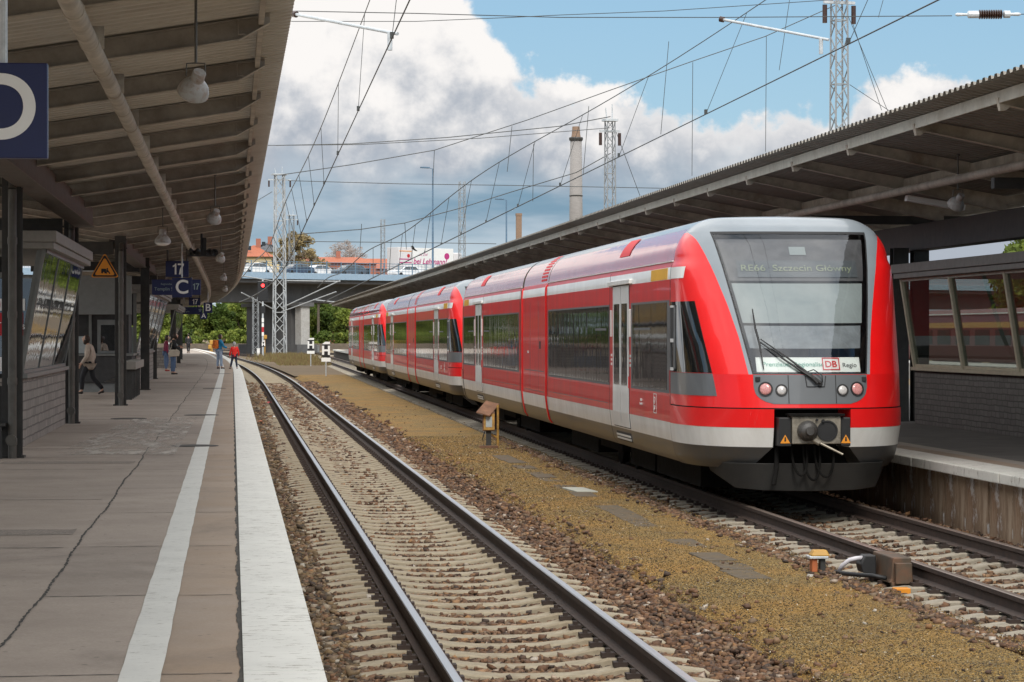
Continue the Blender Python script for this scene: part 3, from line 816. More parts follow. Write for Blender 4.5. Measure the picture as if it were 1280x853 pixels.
# the long pipe under the rafters
mb = MB(); pts = []
y = 10
while y < 176: pts.append((-1.1 + cl(y), y, 4.5)); y += 3
pts += [(-1.35 + cl(180), 180, 4.47), (-1.6 + cl(184), 184, 4.3), (-1.65 + cl(186), 186, 3.7)]
mb.path(pts, 0.072, 14)
for y in np.arange(12, 174, 2.0): mb.tube((-1.1 + cl(y), y, 4.5), (-1.1 + cl(y), y + .05, 4.5), 0.080, n=14)
for y in np.arange(13, 174, 3.75): mb.box(-1.19 + cl(y), -1.01 + cl(y), y, y + .04, 4.5, 4.68)
rel(mb.build('roof_pipe', M['rafter'], can, smooth=True), can)

# right canopy
rcan = empty('platform_canopy', (13.2, 40, PZ), label='long canopy with grey-white fascia boards over the right platform behind the train', cat='canopy')
ER = 5.32
fr_ = lambda y: 0.003 * (y - 34)
def zr(x): return ER - 0.17 * (x - 9.12) if x < 13.2 else ER - 0.17 * (13.2 - 9.12) + 0.17 * (x - 13.2)
M['roof_sheet_r'] = plain('weathered_grey_roof_sheet', (0.23, 0.215, 0.19), 0.65, var=0.2, scale=3, dirt=(0.17, 0.14, 0.11), damt=0.7)
rel(corrugated(lambda y: [(9.12 + fr_(y), ER), (9.5 + fr_(y), zr(9.5)), (13.2 + fr_(y), zr(13.2)), (17.4 + fr_(y), zr(17.4))], 12, 262, 'roof_sheet', M['roof_sheet_r'], rcan), rcan)
mb = MB(); y = 12.0
while y < 262:
    l = 0.6; x = 9.46 + fr_(y)
    mb.box(x - .02, x + .012, y + .005, y + l - .005, zr(9.46) - .16, zr(9.46) - .008)
    y += l
rel(mb.build('fascia', M['fascia'], rcan), rcan)
y = 15.0
while y < 260:
    mb = MB(); c_ = fr_(y)
    for xa, xb in ((9.5, 13.2), (13.2, 17.2)):
        za, zb = zr(xa) - .02, zr(xb) - .02
        for w_, h0, h1 in ((.014, -.26, 0), (.12, -.272, -.26)):
            vs = [(xa + c_, y - w_ / 2, za + h0 * .55), (xa + c_, y + w_ / 2, za + h0 * .55), (xb + c_, y + w_ / 2, zb + h0), (xb + c_, y - w_ / 2, zb + h0),
                  (xa + c_, y - w_ / 2, za + h1 * .55), (xa + c_, y + w_ / 2, za + h1 * .55), (xb + c_, y + w_ / 2, zb + h1), (xb + c_, y - w_ / 2, zb + h1)]
            if h0 == -.272:
                for i in (0, 1): vs[i] = (vs[i][0], vs[i][1], za - .155)
                for i in (4, 5): vs[i] = (vs[i][0], vs[i][1], za - .143)
            mb.add(vs, [(0, 3, 2, 1), (4, 5, 6, 7), (0, 1, 5, 4), (1, 2, 6, 5), (2, 3, 7, 6), (3, 0, 4, 7)])
    # bracket at the outer end
    mb.prism([(9.42, ER - .15), (9.66, ER - .17), (9.66, ER - .22), (9.52, ER - .31), (9.46, ER - .31)], y - .05, y + .05, lambda u, v, w_: (u + c_, w_, v))
    rel(mb.build('rafter', M['rafter'], rcan), rcan)
    y += 3.97
mb = MB(); mb.beam((13.1, 12, 4.1), (13.1 + fr_(262), 262, 4.1), 0.34, 0.5); rel(mb.build('girder', M['steel_dark'], rcan, bevel=0.01), rcan)
mb = MB(); mb.beam((11.35, 12, zr(11.35) - .12), (11.35 + fr_(262), 262, zr(11.35) - .12), 0.07, 0.14)
rel(mb.build('purlin', M['rafter'], rcan), rcan)
mb = MB(); mb.path([(10.95 + fr_(y), y, 4.6) for y in np.arange(12, 250, 6)], 0.068, 12); rel(mb.build('roof_pipe', M['rafter'], rcan, smooth=True), rcan)
for y in (36.3, 48.3, 60.3, 72.3, 84.3, 100, 116):
    mb = MB(); x = 13.0 + fr_(y); ibeam_col(mb, x - .25, y, PZ, 3.9, .3); ibeam_col(mb, x + .15, y, PZ, 3.9, .3)
    mb.box(x - 2.0, x + 2.0, y - .08, y + .08, 4.36, 4.52)
    rel(mb.build('column', M['steel_dark'], rcan), rcan)

# ------------------------------------------------------------------ hanging lamps
M['lampshade'] = plain('rust_specked_grey_enamel', (0.36, 0.36, 0.35), 0.45, var=0.12, dirt=(0.2, 0.09, 0.04), damt=0.8, dscale=9)
M['bulb'] = plain('frosted_glass_bowl', (0.75, 0.74, 0.7), 0.25, var=0.04)
def bell_lamp(x, y, ztop, zs, label, group, tilt=0.75, k=1.0):
    t = empty('hanging_lamp', (x, y, zs), label=label, cat='lamp', group=group)
    mb = MB(); mb.tube((0, 0, .17 * k), (0, 0, ztop - zs), 0.012, n=8); mb.tube((0, 0, ztop - zs - .03), (0, 0, ztop - zs), 0.03, n=10)
    mb.build('rod', M['steel_grey'], t)
    mb = MB()
    for s in (-1, 1): mb.path([(0, 0, .17 * k), (s * .075 * k, 0, .165 * k), (s * .08 * k, 0, .06 * k)], 0.007, 6)
    mb.build('bracket', M['steel_grey'], t)
    Rm = Matrix.Rotation(tilt, 4, 'X') @ Matrix.Rotation(tilt * .35, 4, 'Y')
    mb = MB(); mb.lathe([(0.0, .125), (.050, .125), (.056, .115), (.056, .035), (.085, .01), (.118, -.03), (.132, -.075), (.134, -.10), (.126, -.10), (.11, -.04), (.07, .0), (0, .01)], n=28)
    mb.v = [tuple(Rm @ Vector(p) * k) for p in mb.v]
    sharp(mb.build('lamp_shade', M['lampshade'], t))
    mb = MB(); mb.lathe([(.122, -.098), (.105, -.125), (.06, -.145), (0, -.15)], n=24); mb.v = [tuple(Rm @ Vector(p) * k) for p in mb.v]
    mb.build('lamp_glass', M['bulb'], t, smooth=True)
    return t
for k, y in enumerate((21.3, 45.0, 68.8, 92.5, 116)):
    lab = ['nearest grey bell lamp hanging from the left canopy, rust specked', 'second bell lamp along the left canopy edge', 'third bell lamp along the left canopy edge', 'fourth bell lamp along the left canopy edge', 'farthest bell lamp along the left canopy edge'][k]
    bell_lamp(-0.3 + cl(y), y, zl(-.3) - .02 - (.0), 4.31, lab, 'bell lamps under the left canopy')
bell_lamp(-1.42, 53, 4.85, 4.24, 'bell lamp hanging farther in under the left canopy, left of the roof pipe', 'bell lamps under the left canopy', 0.0, 1.25)
bell_lamp(10.98, 38, zr(10.98) - .02, 4.27, 'bell lamp hanging from the right canopy beside the roof pipe', None)
o = MB().box(-.5, .5, -.09, .09, -.05, .05).build('strip_light', M['sign_white'], bevel=0.01); o.location = (11.6, 41.5, 4.42); o.rotation_euler = (0, 0.16, 0)
tag(o, 'flat white strip light fixed under the right canopy', 'light')
# ------------------------------------------------------------------ glazed waiting shelters on the platforms
M['frame_grey'] = plain('grey_window_frame', (0.17, 0.175, 0.165), 0.45, var=0.15)
M['fascia_grey'] = plain('grey_brown_fascia_sheet', (0.23, 0.215, 0.19), 0.6, var=0.15)
M['panel_grey'] = plain('plain_grey_panel', (0.2, 0.21, 0.205), 0.65, var=0.1)
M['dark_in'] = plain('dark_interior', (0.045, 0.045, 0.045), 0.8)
M['wood_red'] = plain('red_brown_panel', (0.2, 0.06, 0.03), 0.7, var=0.2)
M['olive_frame'] = plain('olive_grey_window_frame', (0.46, 0.42, 0.31), 0.5, var=0.15)
M['screen_grey'] = plain('pale_frosted_pane', (0.36, 0.4, 0.4), 0.4, var=0.08)
def shelter(label, y0, y1, xf, xt, xback, s, zb, zt, npan, brick, glassm, framem, front=True, cx=0.0):
    """long shelter: side wall faces s (+1: towards +x, -1: towards -x); base at xf, the glazing leans out to xt at the top"""
    t = empty('glazed_shelter', (xf, y0, PZ), label=label, cat='shelter')
    X = lambda x: x - xf
    W0, W1 = min(xf, xback), max(xf, xback)
    mb = MB(); th = .24 * s
    mb.box(min(0, -th), max(0, -th), 0, y1 - y0, 0, zb)
    mb.box(X(W0) + (.24 if s < 0 else 0), X(W1) - (.24 if s > 0 else 0), 0, .24, 0, zb)
    mb.build('brick_base', brick, t, bevel=0.006)
    mb = MB(); mb.box(min(.07 * s, -.16 * s), max(.07 * s, -.16 * s), -.05, y1 - y0 + .05, zb + .003, zb + .065); mb.build('sill', framem, t)
    zt0, zs0 = zt, zb + .068
    lean = (xt - xf)
    L_ = y1 - y0; pw = L_ / npan
    d = .05 * s
    for k in range(npan):
        a, b = k * pw + .022, (k + 1) * pw - .022
        mb = MB(); zz0, zz1 = zs0 + .045, zt0 - .045
        xx = lambda z: lean * (z - zs0) / (zt0 - zs0) - .02 * s
        mb.add([(xx(z) + o_, y, z) for o_ in (0, -.012 * s) for z, y in ((zz0, a), (zz0, b), (zz1, b), (zz1, a))], [(0, 1, 2, 3), (7, 6, 5, 4), (0, 4, 5, 1), (1, 5, 6, 2), (2, 6, 7, 3), (3, 7, 4, 0)])
        mb.build('window', glassm, t)
    for k in range(npan + 1):
        y = k * pw
        mb = MB(); mb.beam((-.03 * s, y, zs0), (lean - .03 * s, y, zt0), *((.04, .05) if s > 0 else (.10, .11))); mb.build('mullion', framem, t)
    mb = MB(); mb.beam((-.02 * s, 0.05, zs0 + .025), (-.02 * s, L_ - .05, zs0 + .025), .06, .05); mb.beam((lean - .02 * s, .05, zt0 - .025), (lean - .02 * s, L_ - .05, zt0 - .025), .06, .05); mb.build('window_rail', framem, t)
    mb = MB()
    xr0, xr1 = (X(xback) - .1 if s > 0 else lean - .12), (lean + .12 if s > 0 else X(xback) + .1)
    mb.box(xr0, xr1, -.12, L_ + .12, zt0 + .003, zt0 + .10); mb.box(xr0 - .04, xr1 + .04, -.16, L_ + .16, zt0 + .103, zt0 + .27)
    mb.build('roof_fascia', M['fascia_grey'], t, bevel=0.008)
    return t
k1 = shelter('nearest glazed shelter with outward leaning mirror panes on a grey stone base, left platform', 38.7, 48.4, -3.1, -2.76, -6.2, 1, 1.02, 2.95, 3, M['brick'], M['mirror_glass'], M['frame_grey'])
# the end wall that faces the camera: frame posts, red and white poster, panes
mb = MB()
for x in (-2.85, -1.5): mb.box(x - .06, x + .06, 0.0, .10, 1.09, 2.95)
mb.box(-2.85, 0.0, 0.01, .09, 2.52, 2.60); mb.build('end_frame', M['frame_grey'], k1)
mb = MB(); mb.prism([(-.10, 1.09), (.0, 1.09), (.33, 2.94), (.20, 2.94)], .022, .08, lambda u, v, w_: (u, w_, v)); mb.build('end_gusset', M['frame_grey'], k1)
mb = MB(); mb.prism([(-2.79, 1.09), (-.11, 1.09), (.13, 2.51), (-2.79, 2.51)], .04, .05, lambda u, v, w_: (u, w_, v)); mb.build('end_window', M['kiosk_glass'], k1)
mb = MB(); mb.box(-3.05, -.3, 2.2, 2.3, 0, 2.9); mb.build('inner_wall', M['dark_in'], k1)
mb = MB(); mb.box(-2.9, .03, .0, .016, 2.03, 2.21); pst = mb.build('poster_header', M['sign_white'], k1, bevel=0.006)
mb = MB(); mb.lathe([(.065, 0), (.065, .01)], (0, 0, 0), 20); d_ = mb.build('emblem', M['sign_red'], pst); d_.rotation_euler = (R(90), 0, 0); d_.location = (-.40, -.001, 2.12)
mb = MB(); mb.box(-2.9, .0, .0, .016, 1.66, 2.0); pr = mb.build('poster_band', M['sign_red'], k1)
text('Infos & Tickets', 0.15, (-.42, -.004, 1.80), (R(90), 0, 0), M['sign_white'], pr)
mb = MB(); mb.box(-2.9, -.08, .0, .016, 1.13, 1.34); pw_ = mb.build('poster_foot', M['sign_white'], k1)
text('Infos', 0.08, (-.42, -.004, 1.22), (R(90), 0, 0), M['sign_black'], pw_)
k2 = shelter('second glazed shelter with pale panes on a stone base beyond the dark columns', 80.0, 101.0, -2.95, -2.5, -6.4, 1, 1.02, 2.95, 5, M['brick'], M['mirror_glass'], M['frame_grey'])
mb = MB()
for x in (-3.2, -2.2, -1.3, -.5, -.05): mb.box(x - .05, x + .05, .0, .09, 1.09, 2.95)
mb.build('end_frame', M['frame_grey'], k2)
mb = MB(); mb.box(-3.4, -.02, .05, .06, 1.09, 1.9); mb.build('end_pane', M['screen_grey'], k2)
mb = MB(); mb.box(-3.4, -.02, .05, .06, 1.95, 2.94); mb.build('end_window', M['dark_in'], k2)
k3 = shelter('third glazed shelter far along the left platform', 128, 150, -3.2, -2.8, -6.6, 1, 1.02, 2.9, 5, M['brick'], M['mirror_glass'], M['frame_grey'])
# grey service booth with counter between the shelters
t = empty('service_booth', (-4.35, 75, PZ), label='grey booth with blank fascia board, door and dark plinth behind the walking woman', cat='booth')
mb = MB(); mb.box(-1.9, 1.45, 0, 2.6, .28, 1.05); mb.build('plinth', M['dark_in'], t, bevel=0.01)
mb = MB(); mb.box(-1.9, 1.45, .1, 2.5, 0, .277); mb.build('plinth_foot', M['panel_grey'], t)
mb = MB(); mb.box(-1.95, 1.5, -.04, 2.65, 1.053, 1.12); mb.build('counter', M['frame_grey'], t)
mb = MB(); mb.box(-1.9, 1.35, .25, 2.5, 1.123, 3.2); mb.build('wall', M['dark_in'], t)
mb = MB(); mb.box(-.35, 1.45, -.05, .05, 2.25, 3.38); mb.build('fascia_board', M['panel_grey'], t, bevel=0.01)
mb = MB(); mb.box(.45, 1.05, .215, .247, 1.13, 2.1); d_ = mb.build('door', M['panel_grey'], t)
mb = MB(); mb.box(.55, .95, .20, .214, 1.2, 1.95); mb.build('door_pane', M['mirror_glass'], d_)
mb = MB(); mb.box(-.25, .2, .1, .14, 1.13, 1.62); mb.build('screen', M['screen_grey'], t)
mb = MB()
for x in (-.35, .25, 1.2): mb.box(x - .04, x + .04, .12, .2, 1.123, 2.9)
mb.build('post', M['frame_grey'], t)
# slatted bin store / bench end at the very left
t = empty('bench', (-3.32, 35.0, PZ), label='dark slatted bench end at the left edge beside the near column', cat='bench')
mb = MB()
for k in range(5): mb.box(-.5, .28, .1 * k, .1 * k + .07, .44, .48)
mb.build('seat', M['steel_dark'], t)
mb = MB()
for k in range(4): mb.box(-.5, .28, .50 + .01 * k, .53 + .01 * k, .55 + .11 * k, .64 + .11 * k)
mb.build('backrest', M['steel_dark'], t)
for x in (-.4, .2):
    mb = MB(); mb.box(x - .03, x + .03, .02, .07, 0, .437); mb.box(x - .03, x + .03, .44, .49, 0, .95); mb.box(x - .03, x + .03, .073, .437, .38, .437); mb.build('leg', M['steel_dark'], t)
t = empty('bench', (-2.75, 66, PZ), label='low slatted bench with pale top between the two dark columns', cat='bench')
mb = MB(); mb.box(-.05, .3, 0, 6.0, .78, .98); mb.build('backrest', M['fascia_grey'], t, bevel=.01)
for k in range(6): MB().box(0, .2, .2 + k * 1.1, .28 + k * 1.1, 0, .777).build('leg', M['steel_dark'], t)
mb = MB(); mb.box(-.5, -.053, 0, 6, .42, .47); mb.build('seat', M['steel_dark'], t)

# right shelter
k4 = shelter('long glazed shelter with outward leaning clear panes on a dark clinker base, right platform', 18.0, 47.2, 12.8, 12.54, 15.4, -1, 1.0, 2.72, 9, M['brick_dark'], M['kiosk_glass'], M['olive_frame'])
mb = MB(); mb.box(2.56, 2.66, 21, 29.2, 1.0, 1.12); mb.box(2.56, 2.66, 0, 29.2, 0, 1.0); mb.build('rear_wall', M['brick_dark'], k4)
mb = MB(); mb.box(2.5, 2.56, 13.0, 20.5, 1.0, 2.7); mb.build('rear_panel', M['wood_red'], k4)
for y in (21, 24, 27, 29.1): MB().box(2.54, 2.62, y - .05, y + .05, 1.12, 2.7).build('rear_post', M['frame_grey'], k4)
# what shows through it: the next platform edge, a stopped coach and trees
mb = MB(); mb.box(39.5, 43.6, 40, 260, -.36, PZ); o = mb.build('platform', M['conc_light']); tag(o, kind='structure')
M['coach_red'] = plain('dull_red_coach_paint', (0.12, 0.022, 0.018), 0.4)
M['coach_cream'] = plain('ochre_coach_band', (0.5, 0.3, 0.1), 0.4)
M['coach_glass'] = plain('dark_coach_window', (0.02, 0.025, 0.03), 0.1)
t = empty('passenger_coach', (45.5, 128, 0), label='red and ochre coach standing on the far track seen through the right shelter', cat='coach')
prof = [(-1.35, .6), (-1.45, 1.0), (-1.45, 2.9), (-1.3, 3.4), (-.8, 3.75), (.8, 3.75), (1.3, 3.4), (1.45, 2.9), (1.45, 1.0), (1.35, .6)]
MB().prism(prof, 0, 60, lambda u, v, w_: (u, w_, v)).build('body', M['coach_red'], t)
mb = MB(); mb.box(-1.47, -1.453, .5, 59.5, 2.62, 2.95); mb.build('band', M['coach_cream'], t)
for k in range(14): MB().box(-1.475, -1.453, 1.5 + 4.1 * k, 4.4 + 4.1 * k, 1.6, 2.5).build('window', M['coach_glass'], t)
MB().box(-1.42, 1.42, 0, 60, 3.42, 3.5).build('roof_edge', M['sign_white'], t)
for k in range(5): MB().box(-1.1, 1.1, 3 + 12.5 * k, 6.5 + 12.5 * k, .05, .58).build('bogie', M['black'], t)

# ------------------------------------------------------------------ signs hanging over the left platform
def letter_sign(ch, px0, px1, py0, py1, Y, ztop, label, hidden_left=False):
    a, b = at(px0, py1, Y), at(px1, py0, Y)
    w_, h_ = b.x - a.x, b.z - a.z
    t = empty('platform_sign', (a.x + w_ / 2, Y, a.z), label=label, cat='sign', group='blue letter signs of the left platform')
    mb = MB(); mb.box(-w_ / 2, w_ / 2, -.04, .04, 0, h_); pn = mb.build('panel', M['sign_blue'], t, bevel=0.006)
    text(ch, h_ * 0.98, (0, -.043, h_ * .5), (R(90), 0, 0), M['sign_white'], pn, bold=0.008)
    mb = MB(); mb.tube((0, 0, h_), (0, 0, ztop - a.z), 0.022, n=10); mb.build('hanger', M['galv'], t)
    return t
s = letter_sign('D', -51, 60, 80, 198, 14.8, 4.75, 'large dark blue platform sign with white letter D at the left edge')
letter_sign('C', 215, 240, 347.5, 372, 70, 4.7, 'blue platform sign with white letter C in front of the number board')
letter_sign('B', 254.5, 265.5, 378.5, 391.5, 135, 4.75, 'small distant blue platform sign with white letter B')
letter_sign('A', 250, 259, 391, 399, 205, 4.7, 'farthest tiny blue platform sign with white letter A')
def track_board(Y, n17, disp, lab1, lab2, txt):
    a, b = at(n17[0], n17[3], Y), at(n17[1], n17[2], Y)
    t = empty('track_number_board', ((a.x + b.x) / 2, Y, a.z), label=lab1, cat='sign', group='track 17 number boards')
    w_, h_ = b.x - a.x, b.z - a.z
    p = MB().box(-w_ / 2, w_ / 2, -.05, .05, 0, h_).build('panel', M['sign_blue'], t, bevel=.006)
    digits17(h_ * .68, (w_ * .0, -.053, h_ * .5), M['sign_white'], p)
    MB().tube((w_ * .42, .08, h_), (w_ * .42, .08, h_ + .35), .03, n=8).tube((-w_ * .42, .08, h_), (-w_ * .42, .08, h_ + .35), .03, n=8).build('hanger', M['steel_grey'], t)
    c, d = at(disp[0], disp[3], Y), at(disp[1], disp[2], Y)
    w_, h_ = d.x - c.x, d.z - c.z
    t = empty('train_display', ((c.x + d.x) / 2, Y, c.z), label=lab2, cat='display', group='blue train destination displays')
    p = MB().box(-w_ / 2, w_ / 2, -.1, .1, 0, h_).build('housing', M['sign_blue'], t, bevel=.01)
    text(txt[0], h_ * .3, (-w_ * .18, -.103, h_ * .38), (R(90), 0, 0), M['disp'], p)
    text(txt[1], h_ * .16, (-w_ * .18, -.103, h_ * .7), (R(90), 0, 0), M['disp'], p)
    digits17(h_ * .4, (w_ * .39, -.103, h_ * .55), M['disp'], p)
    MB().tube((w_ * .3, 0, h_), (w_ * .3, 0, a.z - c.z), .04, n=8).build('hanger', M['steel_grey'], t)
M['disp'] = plain('grey_display_print', (0.26, 0.33, 0.33), 0.5, var=0.05)
track_board(73, (207, 236, 326.5, 346.5), (190, 251, 349.7, 369), 'dark blue board with white number 17 above the near display', 'wide dark blue train display behind the C sign', ('Templin Stadt', 'Regionalbahn'))
track_board(146, (236, 250.5, 372.5, 382), (222.6, 253, 384, 393), 'small far board with number 17 left of the B sign', 'far dark blue train display left of the B sign', ('Templin', 'Regio'))
# loudspeakers on a cross bar
p0 = at(252, 318, 66)
t = empty('loudspeaker_cluster', p0, label='black horn loudspeakers on a cross bar under the left canopy', cat='loudspeaker')
MB().box(-.36, .36, -.03, .03, -.06, -.02).tube((0, 0, -.02), (0, 0, zl(-1.) - p0.z), .03, n=8).build('bar', M['black'], t)
for x in (-.27, -.1, .2, .33):
    mb = MB(); mb.lathe([(.04, .1), (.05, .02), (.10, -.1), (.095, -.1), (0, 0)], (0, 0, 0), 14, 0, Matrix.Rotation(R(70 if x < 0 else -70), 4, 'X')); mb.v = [(v_[0] + x, v_[1], v_[2] + .08) for v_ in mb.v]
    mb.build('horn', M['black'], t, smooth=True)
MB().box(.03, .12, -.04, .04, -.02, .42).build('bracket', M['black'], t)
# yellow warning triangle
p0 = at(131, 346, 56); k = 3200 / 56.5
t = empty('warning_sign', (p0.x, 56, p0.z), label='yellow triangular warning sign with black border and pictogram on a bracket', cat='sign')
def tri(r0, y0, y1, mi, mb):
    n = 3; pts = []
    for a in range(3):
        ca = R(90 + 120 * a)
        for da in (-30, -15, 0, 15, 30):
            pts.append((math.cos(ca) * (r0 - .03) + math.cos(ca + R(da * 2)) * .03, math.sin(ca) * (r0 - .03) + math.sin(ca + R(da * 2)) * .03 + .16))
    mb.prism(pts, y0, y1, lambda u, v, w_: (u, w_, v))
mb = MB(); tri(.325, 0, .012, 0, mb); mb.build('rim', M['sign_yellow'], t)
mb = MB(); tri(.295, -.004, -.0, 0, mb); mb.build('border', M['sign_black'], t)
mb = MB(); tri(.23, -.008, -.005, 0, mb); pl_ = mb.build('face', M['sign_yellow'], t)
mb = MB()
mb.box(-.075, .03, -.012, -.009, .10, .17); mb.lathe([(.022, 0), (.022, .003)], (-.055, -.009, .09), 12, 0, Matrix.Rotation(R(90), 4, 'X')); mb.lathe([(.022, 0), (.022, .003)], (.01, -.009, .09), 12, 0, Matrix.Rotation(R(90), 4, 'X'))
mb.lathe([(.017, 0), (.017, .003)], (.055, -.009, .17), 12, 0, Matrix.Rotation(R(90), 4, 'X'))
mb.prism([(.035, .15), (.06, .155), (.10, .10), (.12, .06), (.10, .055), (.075, .09), (.055, .10), (.04, .06), (.025, .06), (.035, .11)], -.012, -.009, lambda u, v, w_: (u, w_, v))
mb.build('pictogram', M['sign_black'], pl_)
mb = MB(); mb.tube((-.5, .03, .12), (.0, .03, .12), .012, n=8).tube((0, .03, .02), (0, .03, .3), .012, n=8).build('bracket', M['galv'], t)

# ------------------------------------------------------------------ trackside things
# rusty cabinet with pent roof
p = at(611, 560, 53.6)
t = empty('signal_cabinet', (p.x, 53.6, -.15), R(-6), label='small rusty yellow trackside cabinet with sloping brown roof between the tracks', cat='cabinet')
M['rust_brown'] = plain('rusty_brown_sheet', (0.17, 0.085, 0.045), 0.75, var=0.4, dirt=(0.08, 0.04, 0.025), damt=0.6)
M['old_yellow'] = plain('worn_yellow_paint', (0.42, 0.24, 0.05), 0.65, var=0.3, scale=9, dirt=(0.12, 0.06, 0.03), damt=0.8, dscale=7)
MB().box(-.13, .13, -.12, .16, .36, .76).build('box', M['rust_brown'], t, bevel=.008)
MB().box(-.105, .12, -.135, -.122, .38, .72).build('door', M['old_yellow'], t, bevel=.004)
MB().box(-.06, .07, -.141, -.136, .44, .66).build('label_plate', M['screen_grey'], t)
mb = MB(); mb.add([(-.26, -.2, .74), (.02, -.26, .67), (.22, .22, .90), (-.06, .26, .97), (-.26, -.2, .76), (.02, -.26, .69), (.22, .22, .92), (-.06, .26, .99)], [(3, 2, 1, 0), (4, 5, 6, 7), (0, 1, 5, 4), (1, 2, 6, 5), (2, 3, 7, 6), (3, 0, 4, 7)])
mb.build('roof', M['rust_brown'], t)
MB().box(-.06, .05, -.05, .04, 0, .357).build('foot', M['steel_dark'], t)
MB().tube((.19, .05, 0), (.19, .05, .9), .026, n=10).tube((.03, 0, .3), (.19, .05, .2), .02, n=8).build('post', M['old_yellow'], t)
MB().path([(-.08, -.1, .36), (-.13, -.12, .2), (-.10, -.1, .02)], .012, 8).build('cable', M['black'], t)
MB().box(-.2, .2, -.25, -.03, 0, .05).build('plinth', M['rust_brown'], t)
# cable duct lids
M['duct'] = plain('grey_duct_lid', (0.085, 0.066, 0.044), 0.9, var=0.5, scale=9, dirt=(0.15, 0.095, 0.035), damt=0.85, dscale=3)
M['duct_pale'] = plain('pale_new_duct_lid', (0.36, 0.36, 0.31), 0.85, var=0.1)
for k in range(26):
    y = 24.6 + k * .98
    if k in (3, 5, 6, 11, 12, 16, 20): continue
    pale = k == 14
    x = 5.12 + 0.006 * (y - 25) + random.uniform(-.02, .02)
    o = MB().box(-.17, .17, .01, .96, -.06, .03 if pale else .013).build('cable_duct_cover', M['duct_pale'] if pale else M['duct'], bevel=.01)
    o.location = (x + (.12 if pale else 0), y, -.15 + random.uniform(-.016, .0)); o.rotation_euler = (random.uniform(-.008, .008), random.uniform(-.02, .02), random.uniform(-.03, .03) + (.12 if pale else 0))
    tag(o, 'pale new concrete cable duct cover lying askew on the yellow gravel' if pale else 'dark flat cable duct cover half sunk in the yellow gravel', 'duct cover', 'cable duct covers in the gravel')
# track magnet beside the right track
t = empty('track_magnet', (6.36, 24.6, -.2), R(0), label='brown metal track magnet box clamped beside the right rail', cat='track magnet')
M['mag'] = plain('brown_cast_housing', (0.085, 0.06, 0.038), 0.6, var=0.3, dirt=(0.2, 0.06, 0.02), damt=0.45, dscale=6)
mb = MB(); mb.prism([(-.02, .02), (.0, .06), (.02, .27), (.2, .27), (.22, .06), (.22, .02)], -.28, .5, lambda u, v, w_: (u, w_, v)); mb.build('housing', M['mag'], t, bevel=.012)
mb = MB(); mb.box(.03, .19, -.36, -.283, .02, .22).box(.0, .2, -.3, -.24, -.01, .03); mb.build('end_flange', M['mag'], t, bevel=.006)
mb = MB(); mb.prism([(-.16, .08), (-.18, .16), (-.13, .25), (-.025, .25), (-.025, .06)], .2, .42, lambda u, v, w_: (u, w_, v)); mb.build('socket', M['black'], t, bevel=.01)
MB().box(-.05, .34, .0, .06, -.02, .018).box(-.05, .34, .34, .40, -.02, .018).build('clamp', M['rail_side'], t)
mb = MB(); mb.box(-.05, .10, -.64, -.50, -.06, .005); mb.build('yellow_marker', M['sign_yellow'], t, bevel=.006)
t = empty('cable_post', (5.86, 25.3, -.15), label='short post with orange yellow cap and red front, cable running to the track magnet', cat='post'); t.scale = (.92, 1, .8)
M['orange_red'] = plain('orange_red_paint', (0.42, 0.12, 0.04), 0.6, var=.2)
M['cap_yellow'] = plain('sun_worn_yellow_plastic', (0.46, 0.25, 0.04), 0.5, var=.15)
MB().box(-.075, -.015, -.06, .06, 0, .165).build('front', M['orange_red'], t, bevel=.006)
MB().box(.02, .075, -.05, .05, 0, .16).build('stem', M['steel_dark'], t)
MB().box(-.11, .10, -.09, .09, .168, .20).build('plate', M['galv'], t, bevel=.006)
mb = MB(); mb.add([(-.09, -.09, .203), (.12, -.09, .203), (.12, .09, .203), (-.09, .09, .203), (-.05, -.055, .275), (.09, -.055, .275), (.09, .055, .275), (-.05, .055, .275)], [(3, 2, 1, 0), (4, 5, 6, 7), (0, 1, 5, 4), (1, 2, 6, 5), (2, 3, 7, 6), (3, 0, 4, 7)])
mb.build('cap', M['cap_yellow'], t, bevel=.012)
M['cable_white'] = plain('pale_grey_cable_sleeve', (0.55, 0.53, 0.56), 0.5, var=.1)
mb = MB(); mb.path([(6.0, 25.0, -.13), (6.03, 24.95, -.06), (6.09, 24.9, .0), (6.16, 24.9, -.015 + .03), (6.22, 24.9, .02)], .022, 10)
o = mb.build('cable', M['cable_white'], smooth=True); tag(o, 'pale grey cable sleeve arching from the gravel to the track magnet', 'cable')
mb = MB(); mb.path([(5.98, 25.02, -.13), (6.02, 24.8, -.125), (6.1, 24.6, -.12), (6.22, 24.5, -.12), (6.34, 24.42, -.14)], .022, 10)
o = mb.build('cable', M['black'], smooth=True); tag(o, 'black cable lying on the stones below the pale sleeve', 'cable')
# litter by the left track
for k, (px, py, sz, mt, lab) in enumerate(((337, 503, .12, 'sign_red', 'crumpled red wrapper beside the left rail'), (333, 496.5, .09, 'cap_yellow', 'small orange scrap of litter beyond the red wrapper'), (325, 526, .1, 'orange_red', 'orange scrap of litter on the ballast by the platform'), (342, 519.5, .06, 'sign_white', 'white paper scrap on the sleepers left of the near rail'), (364, 524, .07, 'sign_white', 'white paper scrap between the two near rails'))):
    Y = 3200 * 2.44 / (py - 418) * .99; q = at(px, py, Y)
    bm = MB(); n_ = 9
    bm.add([(math.cos(2 * PI * j / n_) * sz * random.uniform(.5, 1.1), math.sin(2 * PI * j / n_) * sz * random.uniform(.6, 1.6), random.uniform(0, sz * .5)) for j in range(n_)] + [(0, 0, sz * .6)], [(j, (j + 1) % n_, n_) for j in range(n_)] + [tuple(range(n_))[::-1]])
    o = bm.build('litter', M[mt]); o.location = (q.x, Y, -.21); tag(o, lab, 'litter')
